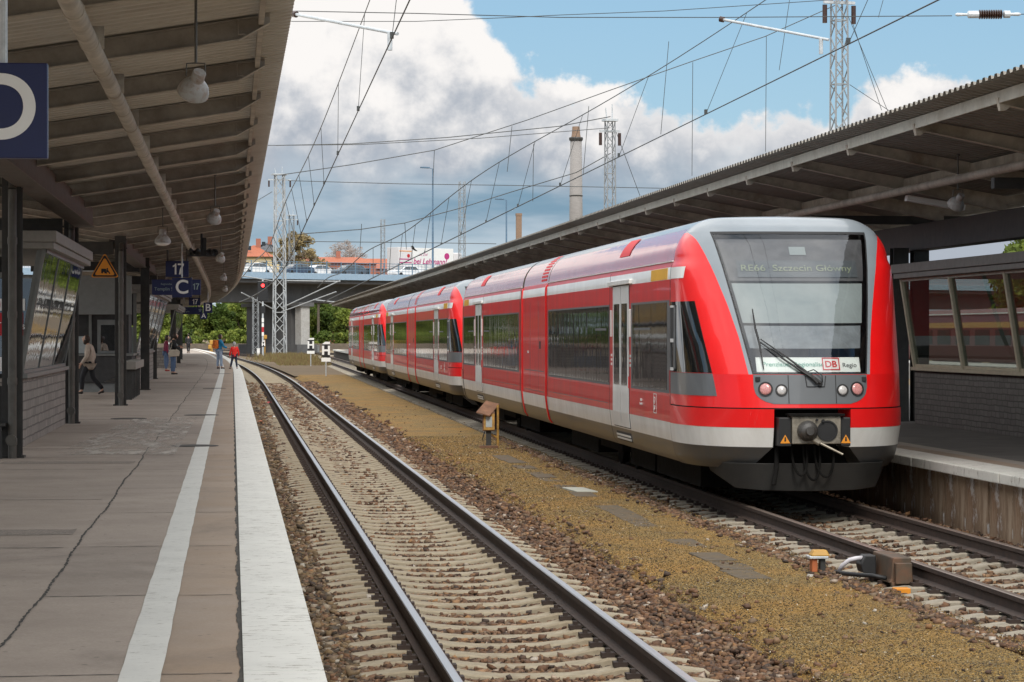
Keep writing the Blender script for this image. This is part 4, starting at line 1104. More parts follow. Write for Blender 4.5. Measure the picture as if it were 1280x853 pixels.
# ------------------------------------------------------------------ the red railcars
def paint(name, c, rough, coat, dirt=None, damt=.4, wave=0.0, spec=0.5, crough=0.03):
    t = NT(name); v = t.coord()
    n = t.noise(v, 1.4, 6, .6)
    col = t.ramp(n, [(.3, tuple(x * .9 for x in c)), (.7, tuple(min(1, x * 1.08) for x in c))])
    if dirt:
        vs_ = t.coord((1, 1.8, .4))
        f = t.ramp(t.noise(vs_, 2.2, 8, .7), [(.4, 0.0), (.75, damt)])
        col = t.mix(f, col, dirt)
    t.set(Base_Color=col, Roughness=rough, Coat_Weight=coat, Coat_Roughness=crough)
    t.b.inputs['Specular IOR Level'].default_value = spec
    if wave:
        b = t.node('ShaderNodeBump'); b.inputs['Strength'].default_value = wave; b.inputs['Distance'].default_value = .03
        t.link(t.noise(t.coord((1, 1.0, .5)), .9, 2, .5), b.inputs['Height'])
        t.link(b.outputs['Normal'], t.b.inputs['Normal']); t.link(b.outputs['Normal'], t.b.inputs['Coat Normal'])
    return t.m
M['red'] = paint('signal_red_coach_paint', (.66, .005, .007), .38, .3, (.34, .045, .035), .5, .10, .35)
M['red_nose'] = paint('glossy_signal_red', (.74, .007, .008), .35, .45, None, 0, .03, .4)
M['red_roof'] = paint('glossy_red_roof_paint', (.52, .01, .016), .25, 1.0, None, 0, .14)
M['red_roof'].node_tree.nodes['Principled BSDF'].inputs['Coat IOR'].default_value = 1.5
M['red_matt'] = paint('matt_red_hatch', (.58, .012, .015), .6, .0)
M['band'] = paint('silver_white_band', (.72, .72, .70), .4, .25, (.42, .39, .34), .4, .15)
M['skirt'] = paint('dirty_steel_skirt', (.07, .068, .062), .4, .25, (.095, .072, .048), .6, .15)
M['stripe'] = paint('light_grey_stripe', (.80, .81, .80), .4, .3, (.55, .53, .5), .25)
M['first'] = paint('yellow_class_stripe', (.80, .42, .01), .4, .3)
M['grey_roof'] = paint('blue_grey_nose_paint', (.20, .23, .255), .4, .45, None, 0, .03)
M['nose_skirt'] = paint('dark_grey_nose_skirt', (.05, .052, .054), .45, .2, (.08, .062, .045), .6)
M['grey_panel'] = paint('dark_grey_nose_panel', (.115, .125, .135), .38, .4, None, 0, .02)
M['door'] = paint('light_grey_door_paint', (.72, .73, .72), .4, .3, (.5, .48, .45), .25)
M['frame_train'] = plain('dark_grey_window_frame', (.10, .105, .11), .45)
M['seal'] = plain('black_seal', (.014, .014, .015), .6)
M['plow'] = plain('dark_grey_plough_sheet', (.014, .0135, .0125), .7, var=.3, dirt=(.03, .025, .02), damt=.5)
M['under'] = plain('black_underframe', (.010, .0095, .009), .95, var=.4, spec=.1)
M['coupler'] = plain('greasy_coupler_steel', (.3, .27, .22), .45, metal=.5, var=.3, dirt=(.06, .045, .03), damt=.6, dscale=8)
M['cone'] = plain('dark_cast_cone', (.09, .085, .08), .4, metal=.5, var=.3)
M['lens_red'] = plain('pale_red_lamp_lens', (.56, .25, .24), .15, var=.35, scale=70, coat=.6)
M['lens_white'] = plain('clear_lamp_lens', (.5, .48, .47), .15, var=.3, scale=60, coat=.6)
M['card'] = plain('white_route_card', (.86, .87, .82), .6, var=.03)
M['teal'] = plain('teal_print', (.10, .36, .27), .6, var=.05)
M['db_red'] = plain('red_print', (.6, .01, .015), .5, var=.03)
M['print_dark'] = plain('dark_print', (.05, .05, .055), .6)
M['led'] = plain('unlit_amber_matrix', (.33, .36, .24), .5)
M['cab_dark'] = plain('cab_interior_grey', (.13, .15, .17), .7)
M['cab_mid'] = plain('grey_cab_screen', (.25, .265, .28), .6)
M['cab_band'] = plain('dark_screen_print_band', (.12, .115, .12), .5)
M['blind'] = plain('pale_sun_blind', (.34, .37, .365), .6, var=.06)
M['seat_blue'] = plain('blue_seat_cloth', (.06, .13, .24), .8)
def train_glass():
    t = NT('dark_tinted_train_glass')
    t.set(Base_Color=(.012, .013, .013), Roughness=.03, IOR=1.7)
    t.b.inputs['Specular IOR Level'].default_value = .6
    b = t.node('ShaderNodeBump'); b.inputs['Strength'].default_value = .13; b.inputs['Distance'].default_value = .02
    t.link(t.noise(t.coord((1, 1.5, .35)), 2.0, 2, .5), b.inputs['Height']); t.link(b.outputs['Normal'], t.b.inputs['Normal'])
    return t.m
M['tglass'] = train_glass()
M['windscreen'] = glass_mat('coated_windscreen', (.80, .83, .84), .085, .012)

LEN, CA, PMOD = 34.3, 14.75, 4.45
RX, RZ = .6, .59
def roof_pt(a): return (.85 + RX * math.cos(a), 3.24 + RZ * math.sin(a))
half = [(1.36, .50), (1.43, .60), (1.47, .784), (1.5, 1.035), (1.5, 1.45), (1.5, 2.2), (1.5, 2.99), (1.49, 3.157), (1.455, 3.235)] + [roof_pt(R(a)) for a in (8, 18, 28, 38, 48, 58, 68, 78, 86)] + [(.5, 3.853)]
def side_x(z):
    zs = [p[1] for p in half[:10]]; xs = [p[0] for p in half[:10]]
    return float(np.interp(z, zs, xs))
loop = [(x, z) for x, z in half] + [(-x, z) for x, z in reversed(half)]
def seg_mat(z):
    return 0 if z < .784 else 1 if z < 1.035 else 2 if z < 2.99 else 3 if z < 3.157 else 2 if z < 3.236 else 4 if z < 3.66 else 5
BODYM = [M['skirt'], M['band'], M['red'], M['stripe'], M['red_roof'], M['grey_roof']]
def body(y0, y1, name, parent):
    mb = MB(); n = len(loop)
    Y = list(np.linspace(y0, y1, max(2, int((y1 - y0) / 1.5))))
    vs = [(x, y, z) for y in Y for x, z in loop]
    fs, ms = [], []
    for i in range(len(Y) - 1):
        for k in range(n):
            k2 = (k + 1) % n
            fs.append((i * n + k, i * n + k2, (i + 1) * n + k2, (i + 1) * n + k))
            ms.append(seg_mat((loop[k][1] + loop[k2][1]) / 2) if k != n - 1 else 0)
    fs += [tuple(range(n))[::-1], tuple(range((len(Y) - 1) * n, len(Y) * n))]; ms += [0, 0]
    mb.add(vs, fs); mb.m = ms
    return sharp(mb.build(name, BODYM, parent), 25)
def side_box(name, y0, y1, z0, z1, m, parent, off=.0, th=.02, bevel=0.0):
    """panel on the platform side (x < 0) following the body side"""
    mb = MB(); xs0, xs1 = -side_x(z0), -side_x(z1)
    y0, y1 = min(y0, y1), max(y0, y1)
    zs = [z0] + [q[1] for q in half[:9] if z0 + .003 < q[1] < z1 - .003] + [z1]; m_ = len(zs)
    out = [(-side_x(z) - off, z) for z in zs]; inn = [(-side_x(z) + th, z) for z in zs]
    ring = out + inn[::-1]; n_ = len(ring)
    vs = [(x, y, z) for y in (y0, y1) for x, z in ring]
    mb.add(vs, [tuple(range(n_))[::-1], tuple(range(n_, 2 * n_))] + [(k, (k + 1) % n_, n_ + (k + 1) % n_, n_ + k) for k in range(n_)])
    return mb.build(name, m, parent, bevel=bevel)
def make_car(fl, unit):
    """end car; fl(y) maps the distance from its own cab seam to the unit's length"""
    a, b = sorted((fl(0), fl(CA)))
    c = body(a + .004, b - .03, 'car_body', unit)
    def S(name, u0, u1, z0, z1, m, off=0, par=None, th=.02, bevel=0): return side_box(name, fl(u0), fl(u1), z0, z1, m, par or c, off, th, bevel)
    # ribbon windows with a dark surround; each pane is its own
    S('window_surround', 6.0, 14.45, 1.43, 2.71, M['frame_train'], .004)
    n = 6; w_ = 8.33 / n
    for k in range(n): S('window', 6.06 + k * w_, 6.06 + (k + 1) * w_ - .02, 1.47, 2.68, M['tglass'], .008)
    S('window_surround', .12, 3.66, 1.43, 2.71, M['frame_train'], .004)
    for u0, u1 in ((.3, 1.68), (1.70, 3.5)):
        S('window', u0, u1, 1.47, 2.68, M['tglass'], .008)
    wv = c.children[-1]
    S('vent_frame', 1.74, 3.3, 2.30, 2.335, M['frame_train'], .014)
    S('vent_frame', 6.3, 7.6, 2.30, 2.335, M['frame_train'], .014)
    # double door
    S('door_recess', 3.84, 5.60, .80, 3.0, M['seal'], .003)
    for u0, u1 in ((3.88, 4.70), (4.745, 5.56)):
        d = S('door', u0, u1, .815, 2.985, M['door'], .010, unit)
        S('door_window', u0 + (.14 if u0 < 4 else .10), u1 - (.10 if u0 < 4 else .14), 1.46, 2.71, M['tglass'], .014, d)
        S('door_warning', (u0 - .03 if u0 < 4 else u1 + .0), (u0 + .0 if u0 < 4 else u1 + .03), 1.42, 1.6, M['db_red'], .013, d)
    S('door_rail', 3.55, 5.9, 3.0, 3.07, M['band'], .055, bevel=.008)
    for u in (3.70, 5.72):
        S('handrail', u - .025, u + .025, 2.2, 2.62, M['band'], .03, bevel=.006)
        for z in (1.75, 1.82, 1.89): S('door_button', u - .035, u + .035, z, z + .04, M['band'], .014)
    S('step_grille', 3.95, 5.45, .585, .73, M['seal'], .006)
    for z in (.61, .66): S('step_edge', 3.98, 5.42, z, z + .03, M['door'], .02)
    # seams, lower panel line, crease highlight, class stripe, roof hatch
    for u in (.04, 5.95, 14.6): S('panel_seam', u, u + .02, .52, 3.2, M['seal'], .002)
    S('panel_line', 6.2, 14.2, 1.135, 1.145, M['frame_train'], .002)
    mb = MB(); y0, y1 = sorted((fl(.03), fl(CA - .05))); mb.box(-1.475, -1.44, y0, y1, 3.232, 3.248); mb.build('crease_highlight', M['stripe'], c)  # pale strip stands in for the specular line along the roof crease
    S('class_stripe', .3, 1.75, 2.995, 3.152, M['first'], .004)
    mb = MB(); arc = [roof_pt(R(a_)) for a_ in np.linspace(20, 52, 7)]
    y0, y1 = sorted((fl(4.4), fl(5.45)))
    vs = [(-(x + .006), y, z + .004) for y in (y0, y1) for x, z in arc]; m_ = len(arc)
    mb.add(vs, [(k, k + 1, m_ + k + 1, m_ + k) for k in range(m_ - 1)]); mb.build('roof_hatch', M['red_matt'], c)
    for u in (2.9, 8.7, 11.5):
        mb = MB(); arc2 = [roof_pt(R(a_)) for a_ in np.linspace(4, 86, 14)]; y0 = fl(u)
        mb.add([(-(x + .003), y, z + .002) for y in (y0, y0 + .02) for x, z in arc2], [(k, k + 1, 15 + k - 1 + 0, 14 + k) for k in range(13)]); mb.build('roof_seam', M['grey_roof'], c)
    # bogie
    yc = fl(8.6)
    bg = MB(); bg.box(-1.1, 1.1, yc - 1.3, yc + 1.3, .3, .62); bg.box(-1.18, -1.02, yc - 1.6, yc + 1.6, .42, .6); bg.box(1.02, 1.18, yc - 1.6, yc + 1.6, .42, .6)
    bo = bg.build('bogie', M['under'], unit)
    for dy in (-.9, .9):
        for s in (-1, 1):
            mb = MB(); mb.lathe([(.38, -.06), (.36, .06), (.1, .07), (0, .07)], (s * .75, yc + dy, .37), 24, 0, Matrix.Rotation(R(90), 4, 'Y')); mb.build('wheel', M['under'], bo)
    for u0, u1 in ((.2, 4.0), (4.2, 6.7), (10.6, 14.4)): MB().box(-1.05, 1.05, *sorted((fl(u0), fl(u1))), .14, .50).build('underfloor_shade_box', M['under'], unit)  # underfloor equipment, with boxes added to keep the space below dark
    return c

# nose surface: plan sections are superellipses that shrink and retreat upwards
NE = 2.8
ZT = [.50, .60, .784, 1.035, 1.29, 1.72, 2.2, 2.7, 3.1, 3.24, 3.5, 3.7, 3.80, 3.83]
DT = [1.86, 1.95, 2.05, 2.12, 2.14, 2.06, 1.80, 1.50, 1.22, 1.11, .88, .62, .40, .22]
def nw(z):
    if z <= 3.24: return side_x(z)
    return .85 + RX * math.sqrt(max(0, 1 - ((z - 3.24) / RZ) ** 2))
def ndp(z): return float(np.interp(z, ZT, DT))
def npt(t, z, off=0.0):
    w_, d_ = nw(z), ndp(z)
    def P(t_, z_):
        w1, d1 = nw(z_), ndp(z_)
        s, c = math.sin(t_), max(0, math.cos(t_))
        return Vector((w1 * math.copysign(abs(s) ** (2 / NE), s), -d1 * c ** (2 / NE), z_))
    p = P(t, z)
    if off:
        e = 1e-3
        du = P(min(t + e, PI / 2), z) - P(max(t - e, -PI / 2), z)
        dv = P(t, min(z + .02, 3.829)) - P(t, z - .02)
        n_ = du.cross(dv)
        if n_.length > 1e-12: p = p + n_.normalized() * off
    return p
def t_x(x, z): return math.copysign(math.asin(min(1, (abs(x) / nw(z)) ** (NE / 2))), x)
def t_y(y, z): return -math.acos(min(1, (abs(y) / ndp(z)) ** (NE / 2)))
def glx(z): return float(np.interp(z, [1.3, 1.72, 3.6], [.735, .755, 1.06]))
def gsx(z): return float(np.interp(z, [1.29, 1.5, 1.72, 2.2, 2.6, 3.0, 3.3, 3.5, 3.62], [.70, .79, .80, .875, .965, 1.075, 1.165, 1.235, 1.30]))
def loft(name, z0, z1, tl, tr, nt_, nz, m, parent, off=0.0, skirt=0.0):
    mb = MB(); Z = list(np.linspace(z0, z1, nz + 1)); vs = []
    for z in Z:
        a, b = tl(z), tr(z)
        vs += [npt(a + (b - a) * k / nt_, z, off) for k in range(nt_ + 1)]
    W_ = nt_ + 1
    fs = [(i * W_ + k, i * W_ + k + 1, (i + 1) * W_ + k + 1, (i + 1) * W_ + k) for i in range(nz) for k in range(nt_)]
    mb.add(vs, fs)
    if skirt:
        e = [(i, 0) for i in range(nz + 1)] + [(nz, k) for k in range(nt_ + 1)] + [(nz - i, nt_) for i in range(nz + 1)] + [(0, nt_ - k) for k in range(nt_ + 1)]
        for (i0, k0), (i1, k1) in zip(e[:-1], e[1:]):
            if (i0, k0) == (i1, k1): continue
            zz0, zz1 = Z[i0], Z[i1]
            g = lambda i, k, o_: npt(tl(Z[i]) + (tr(Z[i]) - tl(Z[i])) * k / nt_, Z[i], o_)
            mb.quad(g(i0, k0, off), g(i1, k1, off), g(i1, k1, off - skirt), g(i0, k0, off - skirt))
    return mb.build(name, m, parent, smooth=True, fix=False)
H = PI / 2
def wrap_text(body, size, cx, cz, off, m, parent, bold=0.0, slope=1.3):
    """lettering laid on the curved nose surface"""
    o = text(body, size, (0, 0, 0), (0, 0, 0), m, parent, ext=0.0, bold=bold)
    for v in o.data.vertices:
        x, h = v.co.x + cx, v.co.y
        z = cz + h / slope
        v.co = npt(t_x(x, z), z, off)
    return o
def make_cab(unit):
    c = loft('cab', 1.29, 1.72, lambda z: -H, lambda z: H, 64, 8, M['red_nose'], unit)
    loft('cheek', 1.72, 3.62, lambda z: -H, lambda z: t_x(-gsx(z), z), 24, 36, M['red_nose'], c)
    loft('cheek', 1.72, 3.62, lambda z: t_x(gsx(z), z), lambda z: H, 24, 36, M['red_nose'], c)
    loft('windscreen_surround', 1.72, 3.62, lambda z: t_x(-gsx(z), z), lambda z: t_x(-glx(z), z), 6, 36, M['grey_roof'], c)
    loft('windscreen_surround', 1.72, 3.62, lambda z: t_x(glx(z), z), lambda z: t_x(gsx(z), z), 6, 36, M['grey_roof'], c)
    mb = MB(); Z = list(np.linspace(3.62, 3.80, 8)) + [3.815, 3.83]; vs = []
    for z in Z: vs += [npt(-H + PI * k / 64, z) for k in range(65)]
    fs = [(i * 65 + k, i * 65 + k + 1, (i + 1) * 65 + k + 1, (i + 1) * 65 + k) for i in range(len(Z) - 1) for k in range(64)]
    n0 = len(vs); vs.append((0, 0, 3.853)); b = (len(Z) - 1) * 65
    fs += [(b + k, b + k + 1, n0) for k in range(64)]
    mb.add(vs, fs); mb.build('nose_roof', M['grey_roof'], c, smooth=True, fix=False)
    ws = loft('windscreen', 1.735, 3.585, lambda z: t_x(-glx(z) + .02, z), lambda z: t_x(glx(z) - .02, z), 24, 24, M['windscreen'], unit, -.004)
    for z0, z1 in ((1.72, 1.735), (3.585, 3.62)):
        loft('windscreen_seal', z0, z1, lambda z: t_x(-glx(z), z), lambda z: t_x(glx(z), z), 24, 2, M['seal'], c)
    for s in (-1, 1):
        if s < 0: loft('windscreen_seal', 1.735, 3.585, lambda z: t_x(-glx(z), z), lambda z: t_x(-glx(z) + .02, z), 2, 24, M['seal'], c)
        else: loft('windscreen_seal', 1.735, 3.585, lambda z: t_x(glx(z) - .02, z), lambda z: t_x(glx(z), z), 2, 24, M['seal'], c)
    # behind the glass: printed band with the destination display, blind, back wall, desk, seat
    loft('screen_band', 2.98, 3.56, lambda z: t_x(-glx(z) + .04, z), lambda z: t_x(glx(z) - .04, z), 16, 8, M['cab_band'], c, -.06)
    dp = loft('destination_display', 3.02, 3.25, lambda z: t_x(-.80, z), lambda z: t_x(.84, z), 48, 10, M['grey_panel'], unit, -.045)
    pz = npt(0, 3.135, -.03); tilt = math.atan2(ndp(3.02) - ndp(3.25), .23)
    wrap_text('RE66  Szczecin Główny', .16, .0, 3.135, -.034, M['led'], dp)
    loft('sensor_window', 3.33, 3.44, lambda z: t_x(-.06, z), lambda z: t_x(.16, z), 4, 2, M['blind'], c, -.05)
    loft('blind', 2.42, 2.95, lambda z: t_x(-glx(z) + .05, z), lambda z: t_x(glx(z) - .05, z), 32, 6, M['blind'], c, -.07)
    MB().box(-1.3, 1.3, -.12, -.05, 1.3, 3.5).build('back_wall', M['cab_dark'], c)
    MB().box(-.9, .9, -1.6, -.7, 1.45, 1.70).build('desk', M['cab_dark'], c, bevel=.03)
    loft('lower_blind', 2.10, 2.40, lambda z: t_x(-glx(z) + .05, z), lambda z: t_x(glx(z) - .05, z), 16, 6, M['cab_mid'], c, -.10)
    MB().box(.18, .80, -1.15, -.95, 1.6, 2.32).build('seat', M['seat_blue'], c, bevel=.06)
    # route card standing behind the glass
    zc = 1.80
    cd = loft('route_card', 1.76, 1.95, lambda z: t_x(-.70, z), lambda z: t_x(.68, z), 60, 10, M['card'], unit, -.022)
    tilt = math.atan2(ndp(1.76) - ndp(1.95), .19); yy = npt(0, 1.855, -.012).y
    rot = (R(90) - tilt, 0, 0)
    wrap_text('Prenzlauer Regionalise', .088, -.22, 1.855, -.013, M['teal'], cd, 0, 1.12)
    wrap_text('Regio', .09, .53, 1.845, -.016, M['print_dark'], cd, 0, 1.12)
    wrap_text('DB', .125, .275, 1.857, -.016, M['db_red'], cd, .003, 1.12)
    fr = MB()
    for x0, x1, z0, z1 in ((.16, .39, 1.777, 1.790), (.16, .39, 1.924, 1.937), (.16, .173, 1.777, 1.937), (.377, .39, 1.777, 1.937)):
        fr.quad(*[Vector((x, npt(t_x(x, z), z, -.014).y, z)) for x, z in ((x0, z0), (x1, z0), (x1, z1), (x0, z1))])
    fr.build('emblem_frame', M['db_red'], cd, fix=False)
    # lamp panel
    def lp(z): return float(np.interp(z, [1.34, 1.36, 1.40, 1.46, 1.56], [.50, .58, .66, .72, .745]))
    pl_ = loft('lamp_panel', 1.34, 1.715, lambda z: t_x(-lp(z), z), lambda z: t_x(lp(z), z), 32, 14, M['grey_panel'], unit, .006, .01)
    for x in (-.31, .31): loft('panel_joint', 1.345, 1.71, lambda z: t_x(x - .006, z), lambda z: t_x(x + .006, z), 1, 6, M['seal'], pl_, .010)
    for x in (-.13, .20): pass
    mb = MB(); q = [(-.09, 1.70), (-.07, 1.56), (.16, 1.56), (.18, 1.70)]
    for (xa, za), (xb, zb) in zip(q[:-1], q[1:]):
        p0, p1 = npt(t_x(xa, za), za, .011), npt(t_x(xb, zb), zb, .011); mb.tube(p0, p1, .006, n=6)
    mb.build('wiper_recess', M['seal'], pl_)
    for x, r_, m_, z in ((-.60, .082, 'lens_red', 1.53), (-.40, .066, 'lens_white', 1.515), (.40, .066, 'lens_white', 1.515), (.60, .082, 'lens_red', 1.53)):
        p = npt(t_x(x, z), z, .005); e = (npt(t_x(x, z), z, .1) - p).normalized()
        Mq = e.to_track_quat('Z', 'Y').to_matrix().to_4x4()
        mb = MB(); mb.lathe([(r_ + .014, 0), (r_ + .014, .012), (r_, .012), (r_, .002), (0, .002)], p, 28, 0, Mq); h_ = mb.build('headlight', M['seal'], unit)
        mb = MB(); mb.lathe([(r_ - .004, .003), (r_ * .85, .014), (r_ * .5, .021), (0, .024)], p, 28, 0, Mq); mb.build('lens', M[m_], h_, smooth=True)
    for x in (-.69, .70):
        p = npt(t_x(x, 1.66), 1.66, .012); MB().box(p.x - .03, p.x + .03, p.y - .02, p.y + .02, 1.63, 1.69).build('bracket', M['seal'], pl_, bevel=.006)
    # wiper
    def g(x, z, o_=.035): return npt(t_x(x, z), z, o_)
    mb = MB(); mb.path([g(.10, 1.60, .05), g(.03, 1.66, .05), g(-.30, 1.92), g(-.61, 2.16)], [.022, .02, .012, .008], 8)
    mb.path([g(.06, 1.60, .05), g(-.02, 1.68, .05), g(-.35, 1.90), g(-.63, 2.13)], [.022, .02, .012, .008], 8)
    mb.path([g(.13, 1.61, .04), g(.12, 1.70, .06), g(.02, 1.76, .05), g(-.06, 1.74, .03)], .008, 6)
    mb.path([g(-.67, 2.56, .02), g(-.66, 2.3, .03), g(-.63, 2.12, .03), g(-.61, 1.78, .012)], [.008, .015, .015, .008], 8)
    mb.lathe([(.03, 0), (.03, .05), (0, .05)], g(.10, 1.60, .0), 14, 0, Matrix.Rotation(R(90), 4, 'X'))
    mb.build('wiper', M['black'], unit)
    # side window of the cab, grey panel under it, stripe
    yf = lambda z: float(np.interp(z, [1.43, 1.72, 2.69], [-1.66, -1.56, -.95]))
    loft('side_window', 1.735, 2.68, lambda z: -H + .0005, lambda z: t_y(yf(z), z), 14, 10, M['tglass'], unit, .010, .012)
    loft('side_panel', 1.435, 1.725, lambda z: -H + .0005, lambda z: t_y(yf(z), z), 14, 4, M['grey_panel'], c, .006, .01)
    yb = lambda y: (lambda z: t_y(y, z))
    loft('side_vent', 2.18, 2.60, yb(-.10), yb(-.34), 4, 4, M['seal'], c, .02, .02)
    for z0, z1 in ((2.6, 2.63), (2.13, 2.18), (1.75, 1.79)): loft('vent_frame', z0, z1, yb(-.06), yb(-.38), 4, 1, M['door'], c, .026, .02)
    for ya, yb_ in ((-.03, -.10), (-.34, -.38)): loft('vent_frame', 1.75, 2.63, yb(ya), yb(yb_), 2, 4, M['frame_train'], c, .026, .02)
    loft('side_stripe', 2.995, 3.15, lambda z: -H + .0005, lambda z: t_y(-.62, z), 10, 2, M['stripe'], c, .005)
    # bumpers left and right of the coupler opening, in red / white / grey bands
    for s in (-1, 1):
        bm_ = None
        for z0, z1, m_, nm in ((1.035, 1.275, 'red_nose', 'bumper'), (.784, 1.035, 'band', 'bumper_band'), (.50, .784, 'nose_skirt', 'bumper_skirt')):
            xi = lambda z: .50 + (.0 if z > .784 else (.784 - z) * .9)
            tl = (lambda z: -H) if s < 0 else (lambda z: t_x(xi(z), z)); tr = (lambda z: t_x(-xi(z), z)) if s < 0 else (lambda z: H)
            o = loft(nm, z0, z1, tl, tr, 28, 6, M[m_], bm_ or unit, .012 if nm == 'bumper' else .010, .0)
            if bm_ is None: bm_ = o
            # inner cheek of the opening
            mb = MB()
            for k in range(4):
                za, zb = z0 + (z1 - z0) * k / 4, z0 + (z1 - z0) * (k + 1) / 4
                pa, pb = npt(t_x(s * xi(za), za), za, .012), npt(t_x(s * xi(zb), zb), zb, .012)
                mb.quad(pa, pb, pb + Vector((-s * .07, .45, 0)), pa + Vector((-s * .07, .45, 0)))
            mb.build(nm + '_cheek', M[m_], bm_, fix=False)
    loft('bumper_gap', 1.272, 1.292, lambda z: -H, lambda z: H, 48, 1, M['seal'], c, -.01)
    MB().box(-1.0, 1.0, -1.3, -.1, .52, 1.27).build('opening_back', M['under'], c)
    # coupler
    cp = MB().box(-.30, .34, -2.26, -1.95, .83, 1.19).build('coupler', M['coupler'], unit, bevel=.012)
    MB().box(-.34, .38, -2.30, -1.97, 1.193, 1.22).build('cover_plate', M['under'], cp)
    for x0, x1 in ((-.47, -.303), (.343, .47)):
        o = MB().box(x0, x1, -2.24, -1.98, .80, 1.17).build('contact_box', M['black'], cp, bevel=.012)
        xm = (x0 + x1) / 2
        mb = MB(); mb.prism([(xm - .065, .84), (xm + .065, .84), (xm, .95)], -2.246, -2.243, lambda u, v, w_: (u, w_, v)); mb.build('warning_label', M['sign_yellow'], cp)
        mb = MB(); mb.prism([(xm - .012, .865), (xm + .012, .865), (xm + .008, .92), (xm - .008, .92)], -2.249, -2.2475, lambda u, v, w_: (u, w_, v)); mb.build('warning_mark', M['sign_black'], cp)
    Rq = Matrix.Rotation(R(90), 4, 'X')
    mb = MB(); mb.lathe([(.135, 0), (.13, .05), (.10, .11), (.06, .15), (.05, .19), (0, .19)], (-.10, -2.262, 1.0), 24, 0, Rq); mb.build('cone', M['cone'], cp, smooth=False)
    mb = MB(); mb.lathe([(.135, .0), (.135, .014), (.115, .014), (.115, .002), (0, .003)], (.16, -2.262, 1.0), 24, 0, Rq); mb.build('funnel', M['black'], cp)
    mb = MB(); mb.tube((.0, -2.3, .87), (.34, -2.36, .70), .018, .014, 8); mb.tube((-.03, -2.28, .89), (.05, -2.32, .84), .035, n=10); mb.build('release_lever', M['coupler'], cp)
    mb = MB(); mb.tube((.10, -2.27, 1.13), (.10, -2.30, 1.13), .02, n=8).tube((.02, -2.27, 1.14), (.02, -2.30, 1.14), .016, n=8); mb.build('valve', M['black'], cp)
    for k, (xa, xb, zl_) in enumerate(((-.25, -.05, .42), (-.1, .12, .36), (.05, .3, .40))):
        mb = MB(); mb.path([((xa + xb) / 2 + (xa - xb) / 2 * math.cos(PI * q / 14), -2.0 - .12 * math.sin(PI * q / 14), .8 - (.8 - zl_) * math.sin(PI * q / 14) ** .7) for q in range(15)], .016, 8); mb.build('hose', M['under'], cp)
    mb = MB(); mb.path([(-.42, -1.9, .9), (-.46, -2.05, .5), (-.50, -2.08, .30)], .03, 8); mb.build('hose', M['under'], cp)
    # plough
    mb = MB()
    P0 = [(-1.22, -1.15, .56), (-1.0, -1.75, .57), (-.6, -1.98, .57), (0, -2.04, .57), (.6, -1.98, .57), (1.0, -1.75, .57), (1.22, -1.15, .56)]
    P1 = [(-1.16, -1.15, .44), (-.93, -1.68, .24), (-.6, -1.90, .215), (0, -1.96, .205), (.6, -1.90, .215), (.93, -1.68, .24), (1.16, -1.15, .44)]
    mb.add([*P0, *P1, *[(x * .97, y + .03, z) for x, y, z in P0], *[(x * .97, y + .03, z) for x, y, z in P1]],
           [(k, k + 1, 8 + k, 7 + k) for k in range(6)] + [(14 + k, 21 + k, 22 + k, 15 + k) for k in range(6)] + [(7 + k, 8 + k, 22 + k, 21 + k) for k in range(6)] + [(k + 1, k, 14 + k, 15 + k) for k in range(6)] + [(0, 7, 21, 14), (6, 20, 27, 13)])
    sharp(mb.build('plough', M['plow'], unit, bevel=.006), 40)
    # axle pair under the nose
    return c

unit = empty('railcar', (RT, 34.5, 0), -math.atan(.007))
make_car(lambda u: u, unit)
make_car(lambda u: LEN - u, unit)
pm = body(CA + .06, CA + PMOD + .04, 'power_module', unit)
for y0 in (CA - .06, CA + PMOD + .01):
    MB().prism([(x * .975, .05 + z * .975) for x, z in loop], y0, y0 + .15, lambda u, v, w_: (u, w_, v)).build('gangway_bellows', M['seal'], unit)
for y0, y1, z0, z1 in ((CA + .5, CA + 3.9, 1.50, 1.515), (CA + .5, CA + 3.9, 1.10, 1.112), (CA + 1.4, CA + 1.42, 1.1, 2.9), (CA + 2.9, CA + 2.92, 1.1, 2.9)): side_box('panel_line', y0, y1, z0, z1, M['frame_train'], pm, .002)
for y0 in (CA + .05, CA + PMOD - .05): side_box('red_edge', y0, y0 + .10, .52, 3.2, M['red_nose'], pm, .02)
side_box('hatch_lock', CA + 1.0, CA + 1.25, 1.95, 2.1, M['seal'], pm, .004); side_box('hatch_lock', CA + 3.2, CA + 3.4, 1.85, 1.9, M['stripe'], pm, .006)
mb = MB()
for k in range(9):
    a0, a1 = 4 + k * 7, 8 + k * 7
    for y0, y1 in ((CA + .35, CA + 1.3),):
        p, q = roof_pt(R(a0)), roof_pt(R(a1)); mb.quad((-p[0] - .004, y0, p[1]), (-p[0] - .004, y1, p[1]), (-q[0] - .004, y1, q[1] + .002), (-q[0] - .004, y0, q[1] + .002))
mb.build('roof_louvre', M['red_matt'], pm, fix=False)
before = set(unit.children)
cb = make_cab(unit)
for ch in [c for c in unit.children if c not in before]:
    q = copy_tree(ch, unit); q.location = (0, LEN, 0); q.rotation_euler = (0, 0, PI)
